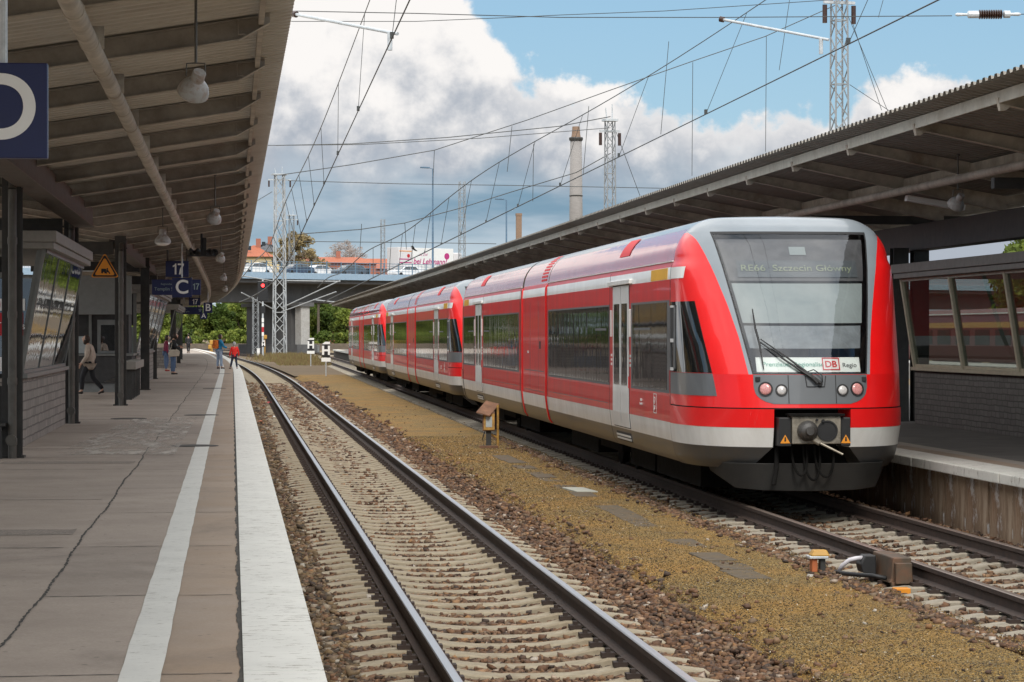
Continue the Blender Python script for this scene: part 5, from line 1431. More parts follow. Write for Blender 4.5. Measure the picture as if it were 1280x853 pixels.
# marks on the car side
rot = (R(90), 0, R(-90))
side = [c for c in unit.children if c.name.startswith('car_body')][0]
text('DB', .16, (-1.512, 1.35, 1.26), (R(90), R(90), R(-90)), M['stripe'], side)
mb = MB()
for y0, y1, z0, z1 in ((1.22, 1.235, 1.12, 1.40), (1.465, 1.48, 1.12, 1.40), (1.235, 1.465, 1.12, 1.132), (1.235, 1.465, 1.388, 1.40)): mb.box(-1.506, -1.503, y0, y1, z0, z1)
mb.build('emblem_frame', M['stripe'], side)
text('646 010\nEberswalde', .055, (-1.512, 2.6, 1.25), rot, M['stripe'], side)
tag(unit, 'nearest red railcar unit whose grey nose with windscreen, coupler and wiper faces the camera', 'railcar', 'coupled red railcar units')
u2 = copy_tree(unit); u2.location = (RT + .007 * 39.6, 74.1, 0); u2['label'] = 'second red railcar unit coupled behind the nearest one, its red cheek showing in the gap'
u3 = copy_tree(unit); u3.location = (RT + .007 * 80.6, 115.3, 0); u3['label'] = 'farthest red railcar unit at the rear of the train near the bridge'
# ------------------------------------------------------------------ road bridge
BA = R(33.8); BD = Vector((math.cos(BA), math.sin(BA), 0)); BN = Vector((-math.sin(BA), math.cos(BA), 0)); B0 = Vector((8.0, 310, 0))
def bp(s, n, z): return B0 + BD * s + BN * n + Vector((0, 0, z))
br = empty('road_bridge', B0, BA, label='grey concrete road bridge with pale blue edge beam crossing the tracks', cat='bridge')
def bbox(mb, s0, s1, n0, n1, z0, z1): return mb.box(s0, s1, n0, n1, z0, z1)
mb = MB()
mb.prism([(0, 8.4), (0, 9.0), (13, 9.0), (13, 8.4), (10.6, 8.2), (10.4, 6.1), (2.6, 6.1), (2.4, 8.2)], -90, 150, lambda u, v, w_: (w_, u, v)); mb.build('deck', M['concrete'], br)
MB().box(-90, 150, -.45, -.02, 8.85, 9.62).build('edge_beam', M['bridge_blue'], br, bevel=.03)
MB().box(-90, 150, 12.9, 13.4, 8.85, 9.62).build('edge_beam', M['bridge_blue'], br)
MB().box(-90, 150, 0, 12.88, 9.003, 9.4).build('carriageway', M['asph'], br)
for s_ in (1.2, 33.0, -30):
    MB().box(s_ - .65, s_ + .65, .35, 1.65, -.3, 6.0).build('pier', M['conc_light'], br, bevel=.08)
    MB().box(s_ - .55, s_ + .55, 2.6, 12.2, -.3, 6.0).build('pier_shade_wall', M['concrete'], br)  # under-deck shade on the rear columns, built as one solid dark wall
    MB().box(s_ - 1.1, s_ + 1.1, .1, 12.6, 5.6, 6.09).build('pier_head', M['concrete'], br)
    MB().box(s_ - 1.5, s_ + 1.5, 0, 12.6, -.5, 1.0).build('pier_foot', M['concrete'], br)
rl = MB()
for k in range(3): rl.box(-90, 150, -.33, -.28, 10.0 + k * .32, 10.05 + k * .32)
rl.box(-90, 150, -.34, -.27, 10.92, 10.99)
for k in range(240 * 2): rl.box(-90 + k * .5, -90 + k * .5 + .025, -.315, -.295, 9.65, 10.92)
rail_ = rl.build('railing', M['railing'], br)
for k in range(60): MB().box(-60 + 2.2 * k, -60 + 2.2 * k + .09, -.36, -.26, 9.62, 11.05).build('railing_post', M['railing'], br)
# abutment wall and earth bank far left/right
M['pole_blue'] = plain('blue_grey_lamp_pole', (.10, .17, .25), .5)
def lamp_post(p, h, label, arm=-1):
    t = empty('street_lamp', p, BA, label=label, cat='street lamp')
    MB().tube((0, 0, 0), (0, 0, h), .14, .09, 10).build('pole', M['pole_blue'], t)
    mb = MB(); mb.beam((0, 0, h), (arm * .8, 0, h + .08), .06, .06); mb.build('arm', M['pole_blue'], t)
    mb = MB(); mb.box(arm * 1.9, arm * .6, -.2, .2, h + .02, h + .2); mb.build('lamp_head', M['pole_blue'], t, bevel=.04)
    return t
p = at(541, 340, 324); lamp_post(Vector((p.x, 324, 9.4)), 2.24 + (418 - 212) / 3200 * 326 - 9.4, 'tall blue street lamp on the bridge in front of the white trailer')
p = at(633, 340, 345); lamp_post(Vector((p.x, 345, 9.4)), 2.24 + (418 - 250) / 3200 * 346 - 9.4, 'slim street lamp on the bridge above the right canopy edge')

# cars on the bridge
M['car_glass'] = plain('dark_car_glass', (.02, .025, .03), .08, coat=.5)
M['tyre'] = plain('tyre_rubber', (.02, .02, .02), .8)
M['rim'] = plain('alloy_rim', (.4, .4, .42), .35, metal=.6)
def car(s_, n_, col, label, k=1.0, estate=False, ang=0.0):
    t = empty('parked_car', bp(s_, n_, 9.41), BA + ang, label=label, cat='car', group='cars on the road bridge')
    m = paint('car_paint_' + label.split()[0], col, .3, .8)
    side = [(-2.1, .35), (-2.12, .62), (-2.0, .85), (-1.2, .93), (-.55, 1.40), (.15, 1.47), (1.0, 1.44 if estate else 1.38), (1.75 if estate else 1.55, 1.30 if estate else 1.02), (2.08, .95), (2.12, .5), (2.05, .32)]
    mb = MB(); n = len(side); vs = []
    for y, k_ in ((-.86, .97), (-.80, 1.0), (.80, 1.0), (.86, .97)):
        for x, z in side:
            yy = y * (.80 if z > 1.2 else .93 if z > .95 else 1.0)
            vs.append((x * k_ * k, yy, .32 + (z - .32) * (k_ if abs(y) > .83 else 1)))
    fs = [(i * n + j, i * n + (j + 1) % n, (i + 1) * n + (j + 1) % n, (i + 1) * n + j) for i in range(3) for j in range(n)] + [tuple(range(n))[::-1], tuple(range(3 * n, 4 * n))]
    b = mb.add(vs, fs).build('body', m, t, smooth=True); sharp(b, 30)
    for sy in (-1, 1):
        for xs in ([(-.98, .97), (-.5, 1.34), (.12, 1.40), (.12, .97)], [(.2, .97), (.2, 1.40), (.95, 1.36), (1.35, .99)]):
            MB().prism(xs, .0, .012, lambda u, v, w_: (u * k, sy * (.862 - (.12 if v > 1.1 else .03) * 1.0 + w_ + .01), v)).build('window', M['car_glass'], t)
        for x in (-1.3, 1.3):
            wh = MB(); wh.lathe([(.31, -.1), (.31, .1), (.24, .11)], (x * k, sy * .76, .31), 20, 0, Matrix.Rotation(R(90), 4, 'X')); w2 = wh.build('wheel', M['tyre'], t)
    mb = MB(); mb.add([(-1.14 * k, -.66, .98), (-1.14 * k, .66, .98), (-.59 * k, .6, 1.385), (-.59 * k, -.6, 1.385)], [(0, 1, 2, 3)]); mb.v = [(x - .02, y, z + .02) for x, y, z in mb.v]; mb.build('windscreen', M['car_glass'], t)
    return t
def s_for(px, n_):
    r = (px - 640) / FPX; q = (ST + r * CT) / (CT - r * ST)       # X = q Y
    b = B0 + BN * n_
    return (q * b.y - b.x) / (BD.x - q * BD.y)
car(s_for(318, 3.2), 3.2, (.75, .75, .74), 'white car at the left end of the bridge beside the canopy')
car(s_for(371, 3.2), 3.2, (.025, .04, .075), 'navy blue car on the bridge right behind the lattice mast')
car(s_for(400, 6.6), 6.6, (.68, .69, .70), 'silver white saloon car on the bridge between the two dark cars', ang=PI)
car(s_for(436, 3.2), 3.2, (.05, .065, .085), 'dark estate car on the bridge in front of the long orange roof', 1.0, True)
car(s_for(507, 3.2), 3.2, (.74, .75, .76), 'white estate car on the bridge in front of the trailer', 1.05, True)
# lorry
st_, en_ = s_for(491, 9.4), s_for(566, 9.4)
L_ = en_ - st_
tk = empty('lorry', bp(st_, 9.4, 9.41), BA, label='white box lorry with magenta lettering and dots on the bridge', cat='lorry')
M['tarp'] = plain('white_tarpaulin', (.72, .72, .70), .6, var=.05)
M['tarp_grey'] = plain('grey_cab_white', (.62, .60, .60), .6, var=.06)
ztop = 2.24 + (418 - 314.5) / 3200 * 345 - 9.41
body_ = MB().box(2.3, L_ - .9, -1.25, 1.25, 1.0, ztop).build('box_body', M['tarp'], tk, bevel=.03)
cabn = MB().box(0, 2.2, -1.24, 1.24, .6, ztop + .05).build('rear_box', M['tarp_grey'], tk, bevel=.03)
MB().box(.1, 2.1, -1.26, -1.245, ztop - .5, ztop - .4).build('trim_line', M['sign_yellow'], cabn)
MB().box(.1, 2.1, -1.26, -1.245, ztop - 1.55, ztop - 1.42).box(.1, 2.1, -1.26, -1.245, ztop - 2.0, ztop - 1.87).build('lettering_bar', M['pink'], cabn)
mb = MB(); mb.lathe([(.24, 0), (.24, .01)], (1.6, -1.25, ztop - 1.05), 20, 0, Matrix.Rotation(R(90), 4, 'X')); mb.build('dot', M['sign_red'], cabn)
MB().box(L_ - .85, L_ + .6, -1.2, 1.2, .5, ztop - .5).build('cab', M['tarp_grey'], tk, bevel=.15)
text('bei Lehmann!', 1.02, ((2.3 + L_ - .9) / 2 - .55, -1.262, ztop - 1.75), (R(90), 0, 0), M['pink'], body_, shear=.25, bold=.02)
text('zu Ziel', .5, (4.0, -1.262, ztop - .85), (R(90), 0, 0), M['pink'], body_, shear=.25)
mb = MB(); mb.lathe([(.42, 0), (.42, .01)], (L_ - 2.0, -1.252, ztop - 1.0), 24, 0, Matrix.Rotation(R(90), 4, 'X')); mb.build('dot', M['pink'], body_)
for x in (1.2, 3.4, L_ - 3, L_ - .3):
    for sy in (-1, 1):
        mb = MB(); mb.lathe([(.48, -.14), (.48, .14), (.3, .15)], (x, sy * 1.05, .48), 20, 0, Matrix.Rotation(R(90), 4, 'X')); mb.build('wheel', M['tyre'], tk)

# flying crow above the lorry
p = at(517, 312, 280)
cr_ = MB(); cr_.path([(-.24, 0, .14), (-.1, 0, .08), (.08, 0, 0), (.26, 0, -.12), (.42, 0, -.2)], [.02, .07, .11, .07, .015], 8)
bird = cr_.build('crow', M['sign_black'], smooth=True); bird.location = p; tag(bird, 'black crow flying with raised wings above the white lorry', 'bird')
mb = MB()
for s_ in (-1, 1): mb.add([(-.12, 0, .06), (.18, 0, -.02), (-.05, s_ * .5, .35), (-.28, s_ * .62, .38), (-.12, 0, .03), (.18, 0, -.05), (-.05, s_ * .5, .33), (-.28, s_ * .62, .36)], [(0, 1, 2, 3), (7, 6, 5, 4), (0, 4, 5, 1), (1, 5, 6, 2), (2, 6, 7, 3), (3, 7, 4, 0)])
mb.build('wing', M['sign_black'], bird)

# ------------------------------------------------------------------ lattice masts, chimneys
def lattice_mast(p, h, w0, w1, label, group, seg=None, topgear=True, mt='mast_grey'):
    t = empty('lattice_mast', p, .2, label=label, cat='mast', group=group)
    q = max(.05, w0 * .085)
    for sx in (-1, 1):
        for sy in (-1, 1):
            MB().beam((sx * w0 / 2, sy * w0 / 2, 0), (sx * w1 / 2, sy * w1 / 2, h), q, q).build('leg', M[mt], t)
    mb = MB(); n = seg or max(6, int(h / (w0 * .95)))
    for i in range(n):
        z0, z1 = h * i / n, h * (i + 1) / n
        a, b = w0 + (w1 - w0) * i / n, w0 + (w1 - w0) * (i + 1) / n
        for f in range(4):
            c_, s_ = math.cos(f * PI / 2), math.sin(f * PI / 2)
            Rt = lambda x, y, z: (x * c_ - y * s_, x * s_ + y * c_, z)
            d = 1 if i % 2 else -1
            mb.beam(Rt(-d * a / 2, -a / 2, z0), Rt(d * b / 2, -b / 2, z1), q * .65, q * .65)
            if i % 4 == 0: mb.beam(Rt(-a / 2, -a / 2, z0), Rt(a / 2, -a / 2, z0), q * .65, q * .65)
    mb.build('bracing', M[mt], t)
    if topgear:
        mb = MB(); mb.box(-w1 * .9, w1 * .9, -w1 * .7, w1 * .7, h, h + .12); mb.beam((-w1 * 1.4, 0, h - .5), (w1 * 1.4, 0, h - .5), .1, .1); mb.tube((w1 * .3, 0, h), (w1 * .3, 0, h + .9), .03); mb.tube((-w1 * .4, 0, h), (-w1 * .6, 0, h + .7), .03)
        mb.build('head_frame', M['galv'], t)
        
        for s_ in (-1, 1): MB().tube((s_ * w1 * 1.3, 0, h - .6), (s_ * w1 * 1.3, 0, h - 1.25), .09, n=8).build('insulator', M['insul'], t)
    return t
def mast_at(px, pytop, Y, pxw, w1k, label, base=-.25, **kw):
    p = at(px, 418, Y); zc = Y * CT + p.x * ST
    h = CH + (418 - pytop) / FPX * zc - base
    w_ = pxw / FPX * zc
    return lattice_mast((p.x, Y, base), h, w_, w_ * w1k, label, 'lattice masts of the overhead line', **kw)
m350 = mast_at(349.5, 219, 268, 14.5, .72, 'tall pale lattice mast standing by the red signal left of the bridge pier', mt='mast')
mast_at(364.5, 270, 345, 6.5, .9, 'thinner lattice mast just right behind the tall pale mast')
mast_at(319.5, 372, 300, 7, .9, 'short lattice mast under the bridge left of the red signal', topgear=False)
mast_at(577.5, 227, 250, 7.6, .85, 'slender lattice mast above the left end of the right canopy', topgear=False)
mast_at(478.5, 274, 330, 5, .9, 'slim distant lattice mast beyond the bridge', topgear=False)
mast_at(762.5, 152, 132, 13.5, .72, 'lattice mast with insulators right of the brick chimney')
mast_at(1049, -14, 90, 21, .72, 'large lattice mast cut off by the top of the view')
M['chim'] = plain('pale_chimney_brick', (.26, .245, .235), .85, var=.12, scale=1.0, stretch=(1, 1, 3))
M['chim_cap'] = plain('brown_chimney_cap', (.24, .16, .11), .85, var=.2)
p = at(720, 418, 700); zc = 700 * CT + p.x * ST; k = zc / FPX
zz = lambda py: CH + (418 - py) * k
t = empty('chimney', (p.x, 700, 0), label='tall tapering brick factory chimney with dark bands', cat='chimney')
mb = MB(); mb.lathe([(9.6 * k, -.5), (8.4 * k, zz(275)), (7.2 * k, zz(176))], n=28); mb.build('shaft', M['chim'], t, smooth=True)
mb = MB(); mb.lathe([(8.4 * k, zz(176)), (8.9 * k, zz(173.5)), (8.4 * k, zz(172))], n=28); mb.lathe([(8.0 * k, zz(246)), (8.9 * k, zz(245)), (7.9 * k, zz(244))], n=28); mb.build('ring', M['steel_dark'], t)
mb = MB(); mb.lathe([(6.8 * k, zz(176)), (5.3 * k, zz(168)), (4.6 * k, zz(158.5)), (3.8 * k, zz(158.5)), (3.8 * k, zz(161))], n=24); mb.build('cap', M['chim_cap'], t)
p = at(648.5, 418, 520); zc = 520 * CT + p.x * ST; k2_ = zc / FPX
t = empty('chimney', (p.x, 520, 0), label='short square brick chimney stack behind the right canopy edge', cat='chimney')
w_ = 3.4 * k2_; h_ = CH + (418 - 270) * k2_
MB().box(-w_, w_, -w_, w_, -.5, h_).build('shaft', M['chim_cap'], t); MB().box(-w_ * 1.12, w_ * 1.12, -w_ * 1.12, w_ * 1.12, h_, h_ + .5).build('cap', M['chim_cap'], t)

# ------------------------------------------------------------------ overhead wires
def wire(name, pts, r, label, cat='overhead wire', m='wire', group=None, n=5):
    o = MB().path(pts, r, n).build(name, M[m]); return tag(o, label, cat, group)
def WR(Y): return max(.007, abs(Y) * .00018)
# contact and carrier wires of the two tracks (with droppers)
def catenary(xc, xm, zc, zm, y0, y1, span, off, lab):
    Y = [y0 + 2.5 * k for k in range(int((y1 - y0) / 2.5) + 1)]
    def sag(y): u = ((y - off) / span) % 1.0; return math.sin(PI * u) ** 2
    t = empty('catenary', (xc(y0), y0, zc), label=lab, cat='overhead line')
    mb = MB(); mb.path([(xc(y), y, zc) for y in Y], [WR(y) * 1.15 for y in Y], 6); o = mb.build('contact_wire', M['wire'], t); rel(o, t)
    mb = MB(); mb.path([(xm(y), y, zm - .3 * sag(y)) for y in Y], [WR(y) for y in Y], 6); o = mb.build('carrier_wire', M['wire'], t); rel(o, t)
    y = y0 + 3
    while y < min(y1, 150):
        mb = MB(); zt_ = zm - .3 * sag(y); mb.tube((xm(y), y, zt_), (xc(y + .4), y + .4, zc), WR(y) * .6, n=5); mb.box(xc(y + .4) - .02, xc(y + .4) + .02, y + .37, y + .43, zc, zc + .07)
        rel(mb.build('dropper', M['wire'], t), t); y += 9.2
catenary(lambda y: 1.72 + .0085 * (y - 25) + cl(y), lambda y: 1.9 + cl(y), 5.5, 7.0, -12, 262, 75, 20, 'contact wire with carrier wire and droppers over the left track')
catenary(lambda y: 6.85 + .010 * (y - 25), lambda y: 7.5 + cr(y) * .7, 5.5, 7.25, -12, 262, 75, 5, 'contact wire with carrier wire and droppers over the train track')
# cross-span wires from photo bearings with real depths
def span(name, q, lab, r=1.0, sub=6):
    P = [at(*a) for a in q]; out = []
    for a, b in zip(P[:-1], P[1:]):
        out += [a.lerp(b, k / sub) for k in range(sub)]
    out.append(P[-1])
    return wire(name, out, [WR(p.y) * r for p in out], lab, group='cross-span wires')
span('span_wire', [(350, 219, 268), (440, 206, 235), (543, 188, 200), (660, 150, 168), (760, 114, 140), (865, 77, 118), (956, 46, 102), (1046, 6, 90)], 'sagging span wire from the tall pale mast up to the large right mast')
span('span_wire', [(345, 182, 200), (440, 180, 170), (560, 172, 150), (700, 158, 132), (763, 146, 130)], 'upper thin cross wire running to the chimney-side mast')
span('span_wire', [(335, 182, 200), (450, 181, 180), (600, 173, 155), (763, 160, 131)], 'lower thin cross wire running to the chimney-side mast', .8)
span('span_wire', [(364, 14, 60), (520, 17, 60), (700, 22, 60), (900, 22, 60), (1190, 20, 60)], 'straight cross wire across the top of the sky carrying the insulator')
span('span_wire', [(1276, 18, 60), (1500, 16, 62), (1900, 12, 66)], 'cross wire running on to the right of the insulator')
span('span_wire', [(364, 27, 75), (520, 27, 75), (640, 22, 75), (700, 19, 75), (830, 14, 75), (1040, 0, 75), (1080, -6, 75)], 'slightly rising cross wire near the top of the sky', .8)
span('span_wire', [(360, 226, 255), (500, 230, 225), (640, 232, 200), (800, 235, 180), (960, 238, 165)], 'level cross wire in front of the low grey clouds', .8)
span('span_wire', [(372, 293, 270), (450, 287, 250), (506, 279, 235), (577, 260, 215), (640, 240, 200), (720, 216, 190), (763, 192, 180)], 'lower sagging span wire crossing behind the contact wires')
span('span_wire', [(380, 302, 290), (470, 303, 270), (560, 304, 250), (620, 305, 235)], 'level cross wire just above the bridge cars', .8)
span('span_wire', [(340, 240, 268), (320, 252, 262), (300, 262, 258)], 'short wire from the tall pale mast towards the canopy', .8)
for a, b, Y in (((452, 280), (450, 312), 250), ((506, 279), (508, 312), 235), ((640, 158), (634, 215), 165), ((836, 52), (826, 168), 100), ((866, 78), (865, 220), 116), ((958, 45), (957, 190), 100), ((667, 180), (666, 252), 160), ((736, 133), (729, 219), 140), ((543, 188), (541, 232), 200), ((1060, 20), (1110, 140), 92), ((1066, 30), (1102, 138), 92), ((770, 165), (800, 245), 133), ((1062, 106), (1112, 139), 92), ((987, 0), (974, 88), 58), ((1104, 0), (1098, 22), 45)):
    p, q = at(*a, Y), at(*b, Y)
    wire('dropper', [p, q], WR(Y) * .7, 'thin dropper wire hanging between the cross-span wires', group='droppers of the cross spans')
# pull-off arms
def arm(a, b, Y0, Yb, lab):
    p, q = at(*a, Y0), at(*b, Yb)
    t = empty('registration_arm', p, label=lab, cat='registration arm', group='registration arms of the overhead line')
    mb = MB(); mb.tube(p, q, WR(Y0) * 3.0, n=10); u = p.lerp(q, .93); mb.tube(u, u + Vector((0, 0, -.22)), .03, n=8); rel(mb.build('tube', M['galv'], t), t)
    mb = MB(); v_ = p.lerp(q, .035); mb.tube(p, v_, WR(Y0) * 6, n=10); rel(mb.build('joint', M['insul'], t), t)
arm((366, 17.5), (497, 42.5), 33, 31, 'grey tube arm reaching from the left canopy edge to the contact wire')
arm((900, 24), (1036, 50), 36, 35, 'grey tube arm left of the large right mast')
a, b = at(1194, 18.5, 60), at(1276, 18, 60)
t = empty('line_insulator', a, label='brown ribbed insulator in the cross wire at the top right', cat='insulator')
d = (b - a); ln = d.length
Mq = d.to_track_quat('Z', 'Y').to_matrix().to_4x4()
prof = []
for k in range(10):
    z = ln * (.36 + .036 * k); prof += [(.05, z), (.115, z + ln * .010), (.115, z + ln * .016), (.05, z + ln * .026)]
MB().lathe(prof, (0, 0, 0), 16, 0, Mq).build('ribbed_body', M['insul'], t)
MB().lathe([(.02, 0), (.045, ln * .03), (.03, ln * .18), (.09, ln * .2), (.09, ln * .35), (.04, ln * .36)], (0, 0, 0), 14, 0, Mq).lathe([(.04, ln * .73), (.09, ln * .74), (.09, ln * .83), (.035, ln * .84), (.045, ln * .97), (.02, ln)], (0, 0, 0), 14, 0, Mq).build('end_fitting', M['galv'], t)
# cantilever arms on the tall mast under the bridge
mp = m350.location
for k, (a, b) in enumerate((((352, 385), (425, 351)), ((352, 390), (420, 365)), ((344, 388), (302, 366)), ((344, 352), (303, 345)), ((356, 351), (425, 352)), ((392, 375), (420, 378)))):
    p, q = at(*a, 268), at(*b, 262)
    o = MB().tube(p, q, .06, n=8).build('cantilever_arm', M['mast']); tag(o, 'pale cantilever tube fixed to the tall mast in front of the bridge', 'cantilever arm', 'cantilever tubes of the tall mast')

# ------------------------------------------------------------------ signals and boards
p = at(328.5, 446, 262)
t = empty('railway_signal', (p.x, 262, -.25), label='railway signal with black head showing red light on a red and white mast', cat='signal')
k = 262 / FPX * 1.0
zz = lambda py: CH + (418 - py) * k + .25
MB().tube((0, 0, 0), (0, 0, zz(350)), .09, n=10).build('mast', M['galv'], t)
MB().box(-.52, .52, -.15, .1, zz(377), zz(352)).build('head', M['sign_black'], t, bevel=.06)
mb = MB(); mb.lathe([(.2, 0), (.2, .25), (.17, .25), (.17, .02)], (0, -.15, zz(357.5)), 16, 0, Matrix.Rotation(R(90), 4, 'X')); mb.build('hood', M['sign_black'], t)
tl_ = NT('lit_red_signal'); tl_.set(Base_Color=(.5, .01, .01), Emission_Color=(1, .03, .03), Emission_Strength=6.0); M['lit_red'] = tl_.m
mb = MB(); mb.lathe([(.17, 0), (.12, .05), (0, .07)], (0, -.17, zz(357.5)), 16, 0, Matrix.Rotation(R(90), 4, 'X')); mb.build('lamp_lens', M['lit_red'], t)
MB().box(-.25, .25, -.12, .05, zz(392), zz(383)).build('relay_box', M['sign_black'], t)
for a, b, m_ in ((409, 404.5, 'sign_white'), (415.5, 409, 'sign_red'), (420, 415.5, 'sign_white'), (403, 398, 'sign_white')):
    MB().box(-.11, .11, -.14, -.11, zz(a), zz(b)).build('mast_plate', M[m_], t)
def hboard(px, pyt, pyb, pyg, Y, label, foot=True):
    p = at(px, pyg, Y); t = empty('stop_board', (p.x, Y, -.2), label=label, cat='sign', group='black H stop boards')
    k = (Y * CT + p.x * ST) / FPX; z0, z1 = CH + (418 - pyb) * k + .2, CH + (418 - pyt) * k + .2
    w_ = (z1 - z0) * .60
    MB().tube((0, .03, 0), (0, .03, z1), .035, n=8).build('pole', M['galv'], t)
    b = MB().box(-w_ / 2, w_ / 2, -.012, .012, z0, z1).build('panel', M['sign_black'], t, bevel=.005)
    text('H', (z1 - z0) * .92, (0, -.015, (z0 + z1) / 2), (R(90), 0, 0), M['sign_white'], b, bold=.025)
    if foot:
        f = MB().box(-w_ * .58, w_ * .58, -.012, .012, z0 - .24, z0 - .02).build('lower_plate', M['sign_white'], t)
    MB().prism([(-w_ / 2, z1 + .003), (w_ / 2, z1 + .003), (w_ / 2, z1 + .14), (-w_ * .1, z1 + .14)], -.012, .012, lambda u, v, w2: (u, w2, v)).build('top_plate', M['sign_white'], t)
hboard(407.5, 430.5, 447, 472, 147, 'nearest black stop board with white H and white strip, on a thin pole')
hboard(388.5, 425, 438.5, 457, 196, 'middle black stop board with white H left of the nearest one')
hboard(329.3, 427.5, 434, 446, 255, 'small distant black stop board with white H below the red signal', False)
for k, (px, py, h_) in enumerate(((323, 446, .9), (398, 432, 1.0), (303, 437, .9))):
    Y = 3200 * 2.44 / (py - 418); Y = min(Y, 330); p = at(px, py, Y)
    o = MB().box(-.16, .16, -.16, .16, 0, h_).box(-.2, .2, -.2, .2, h_ + .003, h_ + .06).build('marker_post', M['sign_white'], bevel=.02); o.location = (p.x, Y, -.25)
    tag(o, ['white marker post beside the small distant H board', 'white marker post right of the bridge pier', 'white marker post beyond the child on the platform'][k], 'post')
for k, (px, py) in enumerate(((265, 431), (263, 436.5), (331, 424))):
    Y = 290 + 10 * k; p = at(px, py, Y)
    o = MB().box(-.26, .26, -.2, .2, 0, .5).box(-.07, .07, -.07, .07, -2.0, 0).build('switch_lantern', M['cap_yellow'], bevel=.08); o.location = p
    tag(o, ['upper orange point lantern beyond the platform end', 'lower yellow point lantern beyond the platform end', 'small yellow point lantern above the distant H board'][k], 'point lantern')

# ------------------------------------------------------------------ vegetation
def leaf_mat(name, stops):
    t = NT(name); a = t.node('ShaderNodeAttribute', attribute_name='tint')
    c = t.ramp(a.outputs['Fac'], stops); t.set(Base_Color=c, Roughness=.7)
    t.b.inputs['Specular IOR Level'].default_value = .25
    tr = t.node('ShaderNodeBsdfTranslucent'); t.link(c, tr.inputs['Color']); ms = t.node('ShaderNodeMixShader'); ms.inputs[0].default_value = .3
    t.link(t.b.outputs[0], ms.inputs[1]); t.link(tr.outputs[0], ms.inputs[2]); t.link(ms.outputs[0], t.out.inputs['Surface'])
    return t.m
M['leaf'] = leaf_mat('spring_green_leaves', [(0, (.05, .07, .015)), (.35, (.12, .165, .03)), (.7, (.21, .26, .045)), (1, (.31, .34, .08))])
M['leaf_dark'] = leaf_mat('deep_green_leaves', [(0, (.03, .05, .012)), (.5, (.075, .12, .02)), (1, (.15, .19, .04))])
M['leaf_bronze'] = leaf_mat('bronze_young_leaves', [(0, (.17, .13, .06)), (.5, (.31, .24, .12)), (1, (.42, .34, .18))])
def leaves(name, C, RAD, nper, size, m, parent=None):
    """leaf faces spread through many clumps: C (k,3) clump centres, RAD (k,) radii"""
    k = len(C); n = k * nper
    d = rng.normal(0, 1, (n, 3)); d /= np.linalg.norm(d, axis=1)[:, None]
    r = rng.uniform(0.35, 1.0, n) ** .6
    ctr = np.repeat(C, nper, 0) + d * (np.repeat(RAD, nper) * r)[:, None] * np.array([1, 1, .8])
    a = rng.normal(0, 1, (n, 3)); a /= np.linalg.norm(a, axis=1)[:, None]
    b = np.cross(a, rng.normal(0, 1, (n, 3))); b /= np.linalg.norm(b, axis=1)[:, None]
    s = size * rng.uniform(.6, 1.3, n)[:, None]
    V = np.stack([ctr - a * s, ctr + b * s * .55, ctr + a * s, ctr - b * s * .55], 1).reshape(-1, 3)
    me = bpy.data.meshes.new(name)
    me.vertices.add(4 * n); me.vertices.foreach_set('co', V.reshape(-1).astype(np.float32))
    me.loops.add(4 * n); me.loops.foreach_set('vertex_index', np.arange(4 * n, dtype=np.int32))
    me.polygons.add(n); me.polygons.foreach_set('loop_start', (np.arange(n) * 4).astype(np.int32))
    at_ = me.attributes.new('tint', 'FLOAT', 'POINT')
    tv = np.clip(np.repeat(rng.uniform(.15, .85, k), nper) + rng.normal(0, .13, n), 0, 1)
    at_.data.foreach_set('value', np.repeat(tv, 4).astype(np.float32))
    me.update(calc_edges=True); me.materials.append(m)
    o = bpy.data.objects.new(name, me); COL.objects.link(o)
    if parent: o.parent = parent
    return o
def tree(x, y, h, r, label, m='leaf', group=None, trunk=.35, z=-.3, ncl=46, nper=90, size=.32, name='tree'):
    t = empty(name, (x, y, z), label=label, cat='tree' if name == 'tree' else 'bush', group=group)
    hb = h * trunk
    mb = MB(); mb.tube((0, 0, 0), (0, 0, hb * 1.3), r * .08, r * .05, 8)
    tips = []
    for k in range(9):
        a = 2 * PI * k / 9 + random.uniform(-.3, .3); l = random.uniform(.5, .85)
        e = (math.cos(a) * r * l, math.sin(a) * r * l, hb + (h - hb) * random.uniform(.25, .9)); mb.tube((0, 0, hb * random.uniform(.8, 1.25)), e, r * .035, r * .01, 6)
    mb.build('trunk', M['bark'], t)
    d = rng.normal(0, 1, (ncl, 3)); d /= np.linalg.norm(d, axis=1)[:, None]; rr = rng.uniform(.3, 1, ncl) ** .5
    C = d * rr[:, None] * np.array([r * .8, r * .8, (h - hb) * .45]) + np.array([0, 0, hb + (h - hb) * .52])
    leaves('crown', C, rng.uniform(.18, .36, ncl) * r, nper, size, M[m], t)
    return t
